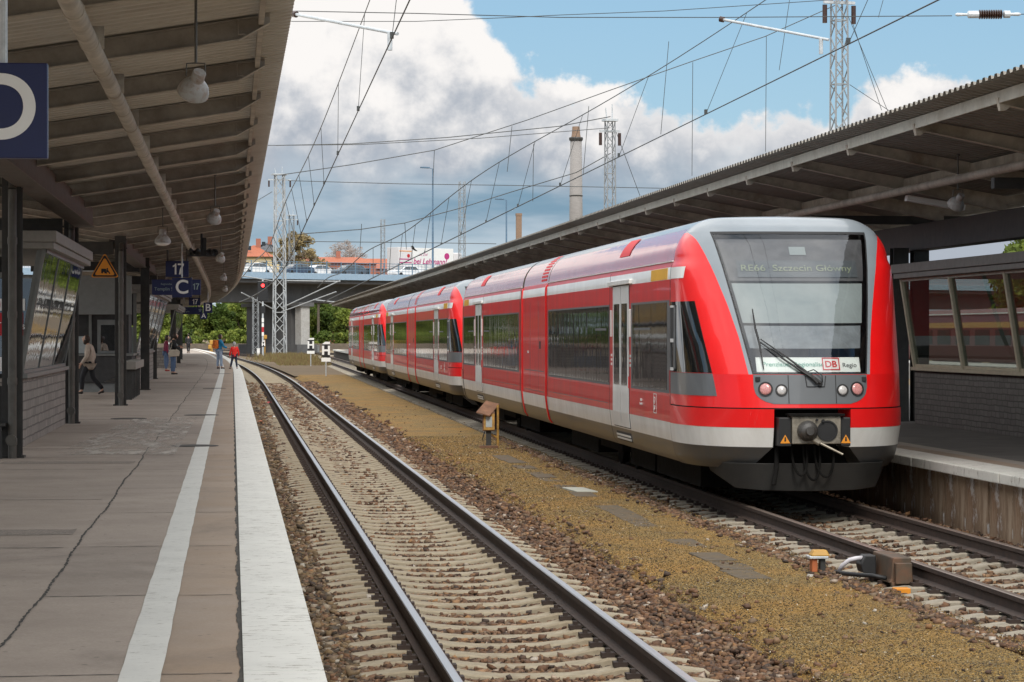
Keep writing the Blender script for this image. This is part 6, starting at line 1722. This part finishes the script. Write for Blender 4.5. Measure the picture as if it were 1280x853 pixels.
def bare_tree(x, y, z, h, r, label, m, n=900, lean=None):
    t = empty('tree', (x, y, z), label=label, cat='tree')
    mb = MB(); mb.tube((0, 0, 0), (0, 0, h * .68), r * .07, r * .05, 8)
    def grow(p, d, l, w_, k):
        q = p + d * l; mb.tube(p, q, w_, w_ * .7, 4, cap=False)
        if k == 0: return
        for _ in range(3 if k > 2 else 4):
            nd_ = (d + Vector((random.gauss(0, .5), random.gauss(0, .5), random.gauss(.12, .35)))).normalized()
            grow(q, nd_, l * random.uniform(.65, .85), w_ * .62, k - 1)
    for k in range(6):
        a = 2 * PI * k / 6; grow(Vector((0, 0, h * .5 + .03 * h * k)), Vector((math.cos(a) * .7, math.sin(a) * .7, .75)).normalized(), r * .42, r * .035, 4)
    mb.build('trunk', M['twig'], t)
    ncl = 150; d = rng.normal(0, 1, (ncl, 3)); d /= np.linalg.norm(d, axis=1)[:, None]
    C = d * (rng.uniform(.4, 1, ncl) ** .5)[:, None] * np.array([r * .9, r * .9, h * .24]) + np.array([0, 0, h * .77])
    leaves('crown', C, rng.uniform(.10, .22, ncl) * r, 70 if m == 'leaf_bronze' else 55, .22 if m == 'leaf_bronze' else .16, M[m], t)
    return t
M['twig'] = plain('grey_brown_twigs', (.30, .26, .23), .9, var=.2)
M['bud'] = leaf_mat('grey_brown_buds', [(0, (.33, .29, .27)), (1, (.48, .43, .40))])
M['wall_brown'] = plain('stained_brown_wall', (.13, .105, .08), .9, var=.35, scale=1.0)
# the green bank beyond the bridge
gp = 'trees on the bank beyond the bridge'
xs = [-22, -17, -12, -7, -2.5, 2, 6, 10.5, 15, 19.5, 24, 28.5, 33, 38]
for k, x in enumerate(xs):
    y = 425 + (k * 7) % 19
    tree(x, y, random.uniform(6.5, 9.5), random.uniform(3.2, 4.6), 'leafy green tree in the row on the bank beyond the bridge', 'leaf' if k % 4 else 'leaf_dark', gp, .15, -.3, 60, 90, .30)
k = 0
for i in range(26):
    x = -30 + i * 2.8; y = 404 + (i * 5) % 9
    tree(x, y, random.uniform(2.2, 4.2), random.uniform(1.6, 2.4), 'low green bush at the foot of the bank beyond the bridge', 'leaf' if i % 4 else 'leaf_dark', 'bushes at the foot of the bank', .05, -.3, 26, 60, .24, 'bush')
C = np.stack([rng.uniform(-60, 70, 420), rng.uniform(446, 470, 420), rng.uniform(.5, 8.5, 420)], 1)
tag(leaves('woods', C, rng.uniform(1.2, 2.4, 420), 60, .5, M['leaf_dark']), kind='stuff')
o = MB().box(-60, 70, 399, 399.4, -.3, .8).build('retaining_wall', M['wall_brown']); tag(o, 'low stained retaining wall along the bank beyond the bridge', 'wall')
# reeds and dry grass by the mast and boards
M['dry'] = leaf_mat('dry_grass_blades', [(0, (.14, .09, .045)), (.6, (.26, .19, .09)), (1, (.2, .2, .07))])
n = 9000
q = np.concatenate([np.stack([rng.uniform(3.6, 8.0, n // 2), rng.uniform(200, 268, n // 2)], 1), np.stack([rng.normal(5.3, 1.3, n // 2), rng.uniform(225, 275, n // 2)], 1)])
hgt = rng.uniform(.12, .5, len(q)) * np.where(q[:, 1] > 235, 1.4, .6); wd = .045
a = rng.uniform(0, PI, len(q)); dx = rng.normal(0, .12, len(q))
V = np.stack([np.stack([q[:, 0] - wd * np.cos(a), q[:, 1] - wd * np.sin(a), np.full(len(q), -.22)], 1), np.stack([q[:, 0] + wd * np.cos(a), q[:, 1] + wd * np.sin(a), np.full(len(q), -.22)], 1), np.stack([q[:, 0] + dx, q[:, 1], -.22 + hgt], 1)], 1).reshape(-1, 3)
me = bpy.data.meshes.new('grass'); me.vertices.add(len(V)); me.vertices.foreach_set('co', V.reshape(-1).astype(np.float32)); me.loops.add(len(V)); me.loops.foreach_set('vertex_index', np.arange(len(V), dtype=np.int32)); me.polygons.add(len(q)); me.polygons.foreach_set('loop_start', (np.arange(len(q)) * 3).astype(np.int32))
at_ = me.attributes.new('tint', 'FLOAT', 'POINT'); at_.data.foreach_set('value', np.repeat(rng.uniform(0, 1, len(q)), 3).astype(np.float32)); me.update(calc_edges=True); me.materials.append(M['dry'])
o = bpy.data.objects.new('grass', me); COL.objects.link(o); tag(o, kind='stuff')
# trees above the bridge
p = at(372, 418, 430); bare_tree(p.x, 430, 0, CH + (418 - 293) / 3200 * 432, 4.3, 'bronze leaved tree behind the tall pale mast', 'leaf_bronze')
p = at(433, 418, 560); bare_tree(p.x, 560, 0, CH + (418 - 303) / 3200 * 563, 5.4, 'round bare grey tree above the long orange roof', 'bud')
p = at(398, 418, 425); tree(p.x, 425, CH + (418 - 318) / 3200 * 427, 3.2, 'small yellow green tree in front of the long orange roof', 'leaf_bronze', None, .5, -.3, 40, 60, .25)
# trees seen past the right shelter
for k, (x, y) in enumerate(((62, 190), (70, 215), (78, 240), (56, 165), (88, 260))):
    tree(x, y, random.uniform(9, 12), random.uniform(4, 5.5), 'green tree beyond the far track on the right, seen under the canopy', 'leaf', 'trees beyond the right shelter', .25, -.3, 60, 110, .3)

# ------------------------------------------------------------------ houses behind the bridge
M['tile_orange'] = plain('orange_roof_tiles', (.36, .11, .055), .8, var=.2, scale=2, stretch=(1, 1, 4))
M['tile_dark'] = plain('dark_slate_roof', (.07, .075, .085), .7, var=.2)
M['wall_yellow'] = plain('cream_yellow_render', (.62, .49, .27), .9, var=.1)
M['wall_red'] = plain('red_brick_wall', (.32, .13, .09), .9, var=.15)
def house(px0, px1, Y, pye, pyr, wallm, roofm, label, dep=12, hip=True):
    a, b = at(px0, pye, Y), at(px1, pye, Y); w_ = b.x - a.x
    zr_ = CH + (418 - pyr) / FPX * (Y + a.x * ST)
    t = empty('house', (a.x, Y, 0), label=label, cat='house')
    MB().box(0, w_, 0, dep, -.4, a.z).build('wall', M[wallm], t)
    hx = 3.0 if hip else 0.0
    mb = MB(); mb.add([(-.5, -.6, a.z + .003), (w_ + .5, -.6, a.z + .003), (w_ + .5, dep + .6, a.z + .003), (-.5, dep + .6, a.z + .003), (hx, dep / 2, zr_), (w_ - hx, dep / 2, zr_)], [(3, 2, 1, 0), (0, 1, 5, 4), (1, 2, 5), (2, 3, 4, 5), (3, 0, 4)])
    rf = mb.build('roof', M[roofm], t)
    n = max(2, int(w_ / 3.2))
    for k in range(n):
        for z in (a.z - 2.6, a.z - 5.6):
            x = (k + .5) * w_ / n; wn = MB().box(x - .55, x + .55, -.03, .02, z, z + 1.6).build('window', M['car_glass'], t)
    MB().box(w_ * .55, w_ * .55 + .9, dep * .4, dep * .4 + .9, zr_ - 1.5, zr_ + 1.2).build('chimney', M['wall_red'], rf)
    if px0 < 340: MB().box(w_ * .3, w_ * .3 + .7, 1.0, 1.1, a.z + 1.2, a.z + 2.0).build('skylight', M['car_glass'], rf)
    return t
house(296, 340, 470, 321, 306, 'wall_yellow', 'tile_orange', 'cream yellow house with orange hipped roof at the left end of the bridge')
house(318, 349, 500, 315, 303, 'wall_yellow', 'tile_dark', 'house with dark slate roof behind the cream yellow house')
house(362, 470, 520, 329, 321, 'wall_red', 'tile_orange', 'long brick building with orange tiled roof behind the bridge cars')
house(440, 540, 545, 336, 323, 'wall_red', 'tile_orange', 'right orange roofed brick building behind the bridge beside the lorry')
# ------------------------------------------------------------------ people
def skin(name, nodes, edges, mat, parent=None, sub=1, root=0):
    me = bpy.data.meshes.new(name); me.from_pydata([n[:3] for n in nodes], edges, [])
    o = bpy.data.objects.new(name, me); COL.objects.link(o)
    md = o.modifiers.new('skin', 'SKIN'); md.use_smooth_shade = True
    for v, n in zip(me.skin_vertices[0].data, nodes):
        r = n[3]; v.radius = r if isinstance(r, tuple) else (r, r)
    me.skin_vertices[0].data[root].use_root = True
    ss = o.modifiers.new('sub', 'SUBSURF'); ss.levels = sub; ss.render_levels = sub
    dg = bpy.context.evaluated_depsgraph_get()
    m2 = bpy.data.meshes.new_from_object(o.evaluated_get(dg))
    bpy.data.objects.remove(o); bpy.data.meshes.remove(me)
    m2.name = name; m2.materials.clear(); m2.materials.append(mat)
    for p in m2.polygons: p.use_smooth = True
    o = bpy.data.objects.new(name, m2); COL.objects.link(o)
    if parent: o.parent = parent
    return o
M['skin'] = plain('skin', (.50, .30, .21), .55, var=.08)
M['eye'] = plain('dark_eye', (.02, .016, .014), .3)
M['hair_brown'] = plain('dark_brown_hair', (.035, .02, .013), .55, var=.3, scale=30)
M['hair_grey'] = plain('grey_knit_cap', (.42, .42, .42), .9, var=.2, scale=40)
M['jeans'] = plain('blue_denim', (.09, .14, .24), .85, var=.2, scale=12)
M['jeans_pale'] = plain('pale_washed_denim', (.30, .38, .50), .85, var=.2, scale=8)
M['cloth_black'] = plain('black_cloth', (.016, .016, .019), .85, var=.3)
M['cloth_navy'] = plain('dark_blue_trousers', (.02, .025, .05), .85, var=.3)
M['coat_beige'] = plain('beige_quilted_coat', (.46, .38, .31), .85, var=.12, scale=14, bump=.3)
M['coat_purple'] = plain('purple_red_coat', (.19, .015, .05), .8, var=.2)
M['coat_cyan'] = plain('cyan_blue_jacket', (.015, .22, .42), .75, var=.15)
M['coat_red'] = plain('bright_red_jacket', (.72, .02, .012), .75, var=.12)
M['pack_orange'] = plain('orange_backpack_cloth', (.62, .15, .015), .8, var=.15)
M['bag_cream'] = plain('cream_bag_cloth', (.48, .42, .34), .85, var=.15)
M['shoe_dark'] = plain('dark_shoe', (.02, .018, .016), .6)
M['shoe_red'] = plain('red_shoe', (.32, .02, .02), .6)
def person(x, y, H, face, P, coat, trous, shoe, hair, label, coatlen=.46, child=False, wide=1.0, hairlen=.0, cap=False):
    """face: heading (0 = looking along +Y, counter-clockwise); P: pose overrides in units of H"""
    k = H
    J = dict(pel=(0, 0, .52), spi=(0, .0, .62), che=(0, .005, .73), nec=(0, .01, .825), hea=(0, .02, .865),
             hl=(-.055, 0, .50), kl=(-.06, .015, .28), al=(-.06, 0, .055), tl=(-.065, .10, .018),
             hr=(.055, 0, .50), kr=(.06, .015, .28), ar=(.06, 0, .055), tr=(.065, .10, .018),
             sl=(-.105, 0, .80), el=(-.135, -.01, .63), wl=(-.13, .05, .49),
             sr=(.105, 0, .80), er=(.135, -.01, .63), wr=(.13, .05, .49))
    J.update(P)
    big = 1.22 if child else 1.0
    V3 = {n: Vector(p) * k for n, p in J.items() if n not in ('hyaw', 'htilt')}
    def chain(names, rad): return [(*V3[n], r * k) for n, r in zip(names, rad)]
    # one continuous body with hands
    names = ['pel', 'spi', 'che', 'nec', 'hea', 'hl', 'kl', 'al', 'tl', 'hr', 'kr', 'ar', 'tr', 'sl', 'el', 'wl', 'sr', 'er', 'wr']
    rad = [(.075, .055), (.07, .05), (.085, .055), .032, .036, .05, .036, .024, .018, .05, .036, .024, .018, .034, .026, .019, .034, .026, .019]
    nodes = [(*V3[n], tuple(q * k for q in r) if isinstance(r, tuple) else r * k) for n, r in zip(names, rad)]
    ix = {n: i for i, n in enumerate(names)}
    E = [('pel', 'spi'), ('spi', 'che'), ('che', 'nec'), ('nec', 'hea'), ('pel', 'hl'), ('hl', 'kl'), ('kl', 'al'), ('al', 'tl'), ('pel', 'hr'), ('hr', 'kr'), ('kr', 'ar'), ('ar', 'tr'), ('che', 'sl'), ('sl', 'el'), ('el', 'wl'), ('che', 'sr'), ('sr', 'er'), ('er', 'wr')]
    edges = [(ix[a], ix[b]) for a, b in E]
    for s, w_, e in ((-1, 'wl', 'el'), (1, 'wr', 'er')):
        d = (V3[w_] - V3[e]).normalized(); sd = d.orthogonal().normalized() if abs(d.z) < .5 else Vector((0, 1, 0)).cross(d).normalized().cross(d) * -1
        pal = V3[w_] + d * .045 * k; ip = len(nodes); nodes.append((*pal, (.020 * k, .012 * k))); edges.append((ix[w_], ip))
        for f in range(4):
            o_ = sd * (f - 1.5) * .0125 * k; l = (.038, .045, .043, .034)[f] * k
            a = pal + d * .018 * k + o_; b = a + d * l * .55; c_ = b + (d * .8 + Vector((-s * .4, 0, -.2))).normalized() * l * .45
            i = len(nodes); nodes += [(*a, .0062 * k), (*b, .0058 * k), (*c_, .005 * k)]; edges += [(ip, i), (i, i + 1), (i + 1, i + 2)]
        a = V3[w_] + d * .02 * k + sd * .022 * k; b = a + (d + sd * .8).normalized() * .03 * k
        i = len(nodes); nodes += [(*a, .0075 * k), (*b, .006 * k)]; edges += [(ix[w_], i), (i, i + 1)]
    body = skin('person', nodes, edges, M['skin'])
    # head joined into the same mesh
    hc = V3['hea'] + Vector(J.get('hoff', (0, .015, .055))) * k
    bm = bmesh.new(); bm.from_mesh(body.data)
    r_ = bmesh.ops.create_uvsphere(bm, u_segments=20, v_segments=14, radius=1.0)
    yaw = J.get('hyaw', 0.0); tilt = J.get('htilt', 0.0)
    Rh = Matrix.Rotation(yaw, 3, 'Z') @ Matrix.Rotation(-tilt, 3, 'X')
    for v in r_['verts']:
        q = v.co.copy(); n_ = q.copy()
        q = Vector((q.x * .046, q.y * .058, q.z * .070))
        if n_.y > .3 and n_.z < .1: q.y *= 1.0 - .1 * max(0, -n_.z)
        if n_.y > .8 and abs(n_.x) < .25 and -.35 < n_.z < .15: q.y += .012           # nose
        if n_.y > .75 and .1 < n_.z < .3 and .2 < abs(n_.x) < .6: q.y -= .004           # eye sockets
        if n_.z < -.35: q.x *= .84
        if abs(n_.x) > .93 and abs(n_.z) < .3: q.x *= 1.12                              # ears
        v.co = Rh @ (q * k * big) + hc
    bm.to_mesh(body.data); bm.free()
    for p in body.data.polygons: p.use_smooth = True
    body.location = (x, y, PZ); body.rotation_euler = (0, 0, face)
    tag(body, label, 'person')
    # jacket, trousers, shoes, hair
    cn = ['pel', 'spi', 'che', 'nec', 'sl', 'el', 'wl', 'sr', 'er', 'wr']
    jr = {'pel': (.100 * wide, .080 * wide), 'spi': (.092 * wide, .072 * wide), 'che': (.108 * wide, .078 * wide), 'nec': .048, 'sl': .046, 'el': .038, 'wl': .030, 'sr': .046, 'er': .038, 'wr': .030}
    nodes = []
    for n in cn:
        p = V3[n].copy()
        if n == 'nec': p = V3['che'].lerp(p, .82)
        nodes.append((*p, tuple(q * k for q in jr[n]) if isinstance(jr[n], tuple) else jr[n] * k))
    ed = [(0, 1), (1, 2), (2, 3), (2, 4), (4, 5), (5, 6), (2, 7), (7, 8), (8, 9)]
    if coatlen < .5:
        hem = V3['pel'].copy(); hem.z = coatlen * k; nodes.append((*hem, (.108 * wide * k, .088 * wide * k))); ed.append((0, 10))
    skin('jacket', nodes, ed, M[coat], body, root=1)
    tn = ['pel', 'hl', 'kl', 'al', 'hr', 'kr', 'ar']; tr_ = {'pel': (.085, .066), 'hl': .062, 'kl': .045, 'al': .036, 'hr': .062, 'kr': .045, 'ar': .036}
    nodes = [(*(V3[n] if n not in ('al', 'ar') else V3[n] + Vector((0, 0, .005 * k))), tuple(q * k for q in tr_[n]) if isinstance(tr_[n], tuple) else tr_[n] * k) for n in tn]
    skin('trousers', nodes, [(0, 1), (1, 2), (2, 3), (0, 4), (4, 5), (5, 6)], M[trous], body)
    for a, t_ in (('al', 'tl'), ('ar', 'tr')):
        A_, T_ = V3[a], V3[t_]; d = (T_ - A_); d.z = 0; d = d.normalized()
        s0 = A_ - d * .025 * k; s0.z = max(.022 * k, A_.z - .03 * k)
        skin('shoe', [(*s0, .026 * k), (*(A_ * .5 + T_ * .5 - Vector((0, 0, .004 * k))), (.026 * k, .022 * k)), (*T_, (.022 * k, .016 * k))], [(0, 1), (1, 2)], M[shoe], body)
    bm = bmesh.new(); r_ = bmesh.ops.create_uvsphere(bm, u_segments=20, v_segments=14, radius=1.0)
    for v in r_['verts']:
        n_ = v.co.copy(); q = Vector((n_.x * .052, n_.y * .063 - .006, n_.z * .074 + .004))
        if n_.y > .2 and n_.z < .45: q.y = min(q.y, .02)
        if n_.z < -.1 and n_.y < .3: q.z -= hairlen * .6; q.x *= 1.0 + hairlen * .5
        v.co = Rh @ (q * k * big) + hc
    hm = bpy.data.meshes.new('hair'); bm.to_mesh(hm); bm.free()
    for p in hm.polygons: p.use_smooth = True
    hm.materials.append(M[hair]); ho = bpy.data.objects.new('knit_cap' if cap else 'hair', hm); COL.objects.link(ho); ho.parent = body
    bm = MB()
    for s in (-1, 1):
        e = Rh @ (Vector((s * .019, .0545, .008)) * k * big) + hc; bm.lathe([(.006 * k, -.002 * k), (.005 * k, .003 * k), (0, .004 * k)], e, 8, 0, Matrix.Rotation(R(-90), 4, 'X'))
    bm.build('eyes', M['eye'], body)
    return body
def onplat(px, py): Y = FPX * 1.68 / (py - 418) * .997; p = at(px, py, Y); return p.x, Y
x, y = onplat(112, 493)
person(x, y, 1.68, R(82), dict(hl=(-.05, .02, .50), kl=(-.05, .11, .30), al=(-.05, .12, .07), tl=(-.05, .21, .03), hr=(.05, -.01, .50), kr=(.05, -.05, .28), ar=(.05, -.21, .09), tr=(.05, -.13, .018), wl=(-.12, .11, .52), el=(-.14, .02, .63), er=(.14, -.05, .63), wr=(.12, .02, .49), hea=(0, .045, .86), nec=(0, .025, .825), htilt=-.35),
       'coat_beige', 'cloth_black', 'shoe_dark', 'hair_brown', 'woman in a beige hooded coat and black trousers walking left behind the column', .40, wide=1.22, hairlen=.03)
x, y = onplat(216, 468)
person(x, y, 1.76, R(-70), dict(el=(-.14, .02, .64), wl=(-.07, .15, .66), er=(.14, .02, .64), wr=(.06, .16, .64), hea=(0, .04, .855), htilt=-.5, hoff=(0, .03, .05)),
       'cloth_black', 'jeans', 'shoe_dark', 'hair_brown', 'man in a black jacket and jeans looking down at his hands, bag at his hip', .47)
t = empty('shoulder_bag', (x + .06, y - .22, PZ + .74), R(10), label='cream shoulder bag hanging at the hip of the man in black', cat='bag')
MB().prism([(-.2, .0), (.2, .03), (.24, .2), (.16, .3), (-.18, .3), (-.25, .12)], -.06, .06, lambda u, v, w_: (u, w_, v)).build('bag_body', M['bag_cream'], t, bevel=.03)
mb = MB(); mb.path([(-.15, 0, .3), (-.08, .06, .55), (-.03, .16, .72)], .012, 6); mb.build('strap', M['bag_cream'], t)
x, y = onplat(207.5, 464)
person(x, y, 1.66, R(-80), dict(kl=(-.06, .05, .28), kr=(.06, -.03, .28)), 'coat_purple', 'jeans', 'shoe_red', 'hair_brown', 'person in a purple red coat and red shoes half hidden behind the shelter', .44, hairlen=.05)
x, y = onplat(235.5, 441.5)
person(x, y, 1.74, R(5), dict(kl=(-.05, .02, .28), kr=(.05, .0, .28), al=(-.03, .0, .055), ar=(.03, 0, .055)), 'cloth_black', 'cloth_black', 'shoe_dark', 'hair_brown', 'distant person in a long black coat near the platform end', .30)
x, y = onplat(274, 461)
person(x, y, 1.70, R(-62), dict(hl=(-.05, 0, .5), kl=(-.09, .01, .28), al=(-.10, 0, .055), tl=(-.13, .09, .018), kr=(.085, .02, .28), ar=(.10, .02, .055), tr=(.13, .11, .018), el=(-.12, .08, .66), wl=(-.05, .14, .78), er=(.15, .06, .64), wr=(.12, .19, .60)),
       'coat_cyan', 'jeans_pale', 'shoe_dark', 'hair_brown', 'woman in a cyan blue jacket and pale jeans standing on the white line', .47, hairlen=.03)
t = empty('backpack', (x - .17, y - .12, PZ + .98), R(-62), label='orange backpack on the back of the woman in the cyan jacket', cat='backpack')
MB().prism([(-.14, 0), (.14, 0), (.16, .22), (.12, .42), (-.12, .42), (-.16, .22)], -.11, .09, lambda u, v, w_: (u, w_, v)).build('pack', M['pack_orange'], t, bevel=.05)
MB().box(-.10, .10, -.16, -.113, .04, .2).build('pocket', M['pack_orange'], t, bevel=.02)
mb = MB()
for s in (-1, 1): mb.path([(s * .09, .09, .40), (s * .10, .2, .44), (s * .11, .28, .3), (s * .10, .2, .1), (s * .1, .09, .05)], .016, 6)
mb.build('strap', M['pack_orange'], t)
x, y = onplat(293, 461)
person(x, y, 1.30, R(12), dict(hl=(-.055, 0, .48), kl=(-.10, .0, .27), al=(-.15, 0, .055), tl=(-.19, .07, .018), kr=(.07, 0, .27), ar=(.10, 0, .055), tr=(.12, .09, .018), el=(-.16, .0, .60), wl=(-.17, .03, .48), er=(.16, 0, .60), wr=(.17, .03, .48), hoff=(0, .01, .06)),
       'coat_red', 'cloth_navy', 'shoe_dark', 'hair_grey', 'child in a bright red jacket and grey knit cap on the white platform edge', .42, True, 1.18, cap=True)
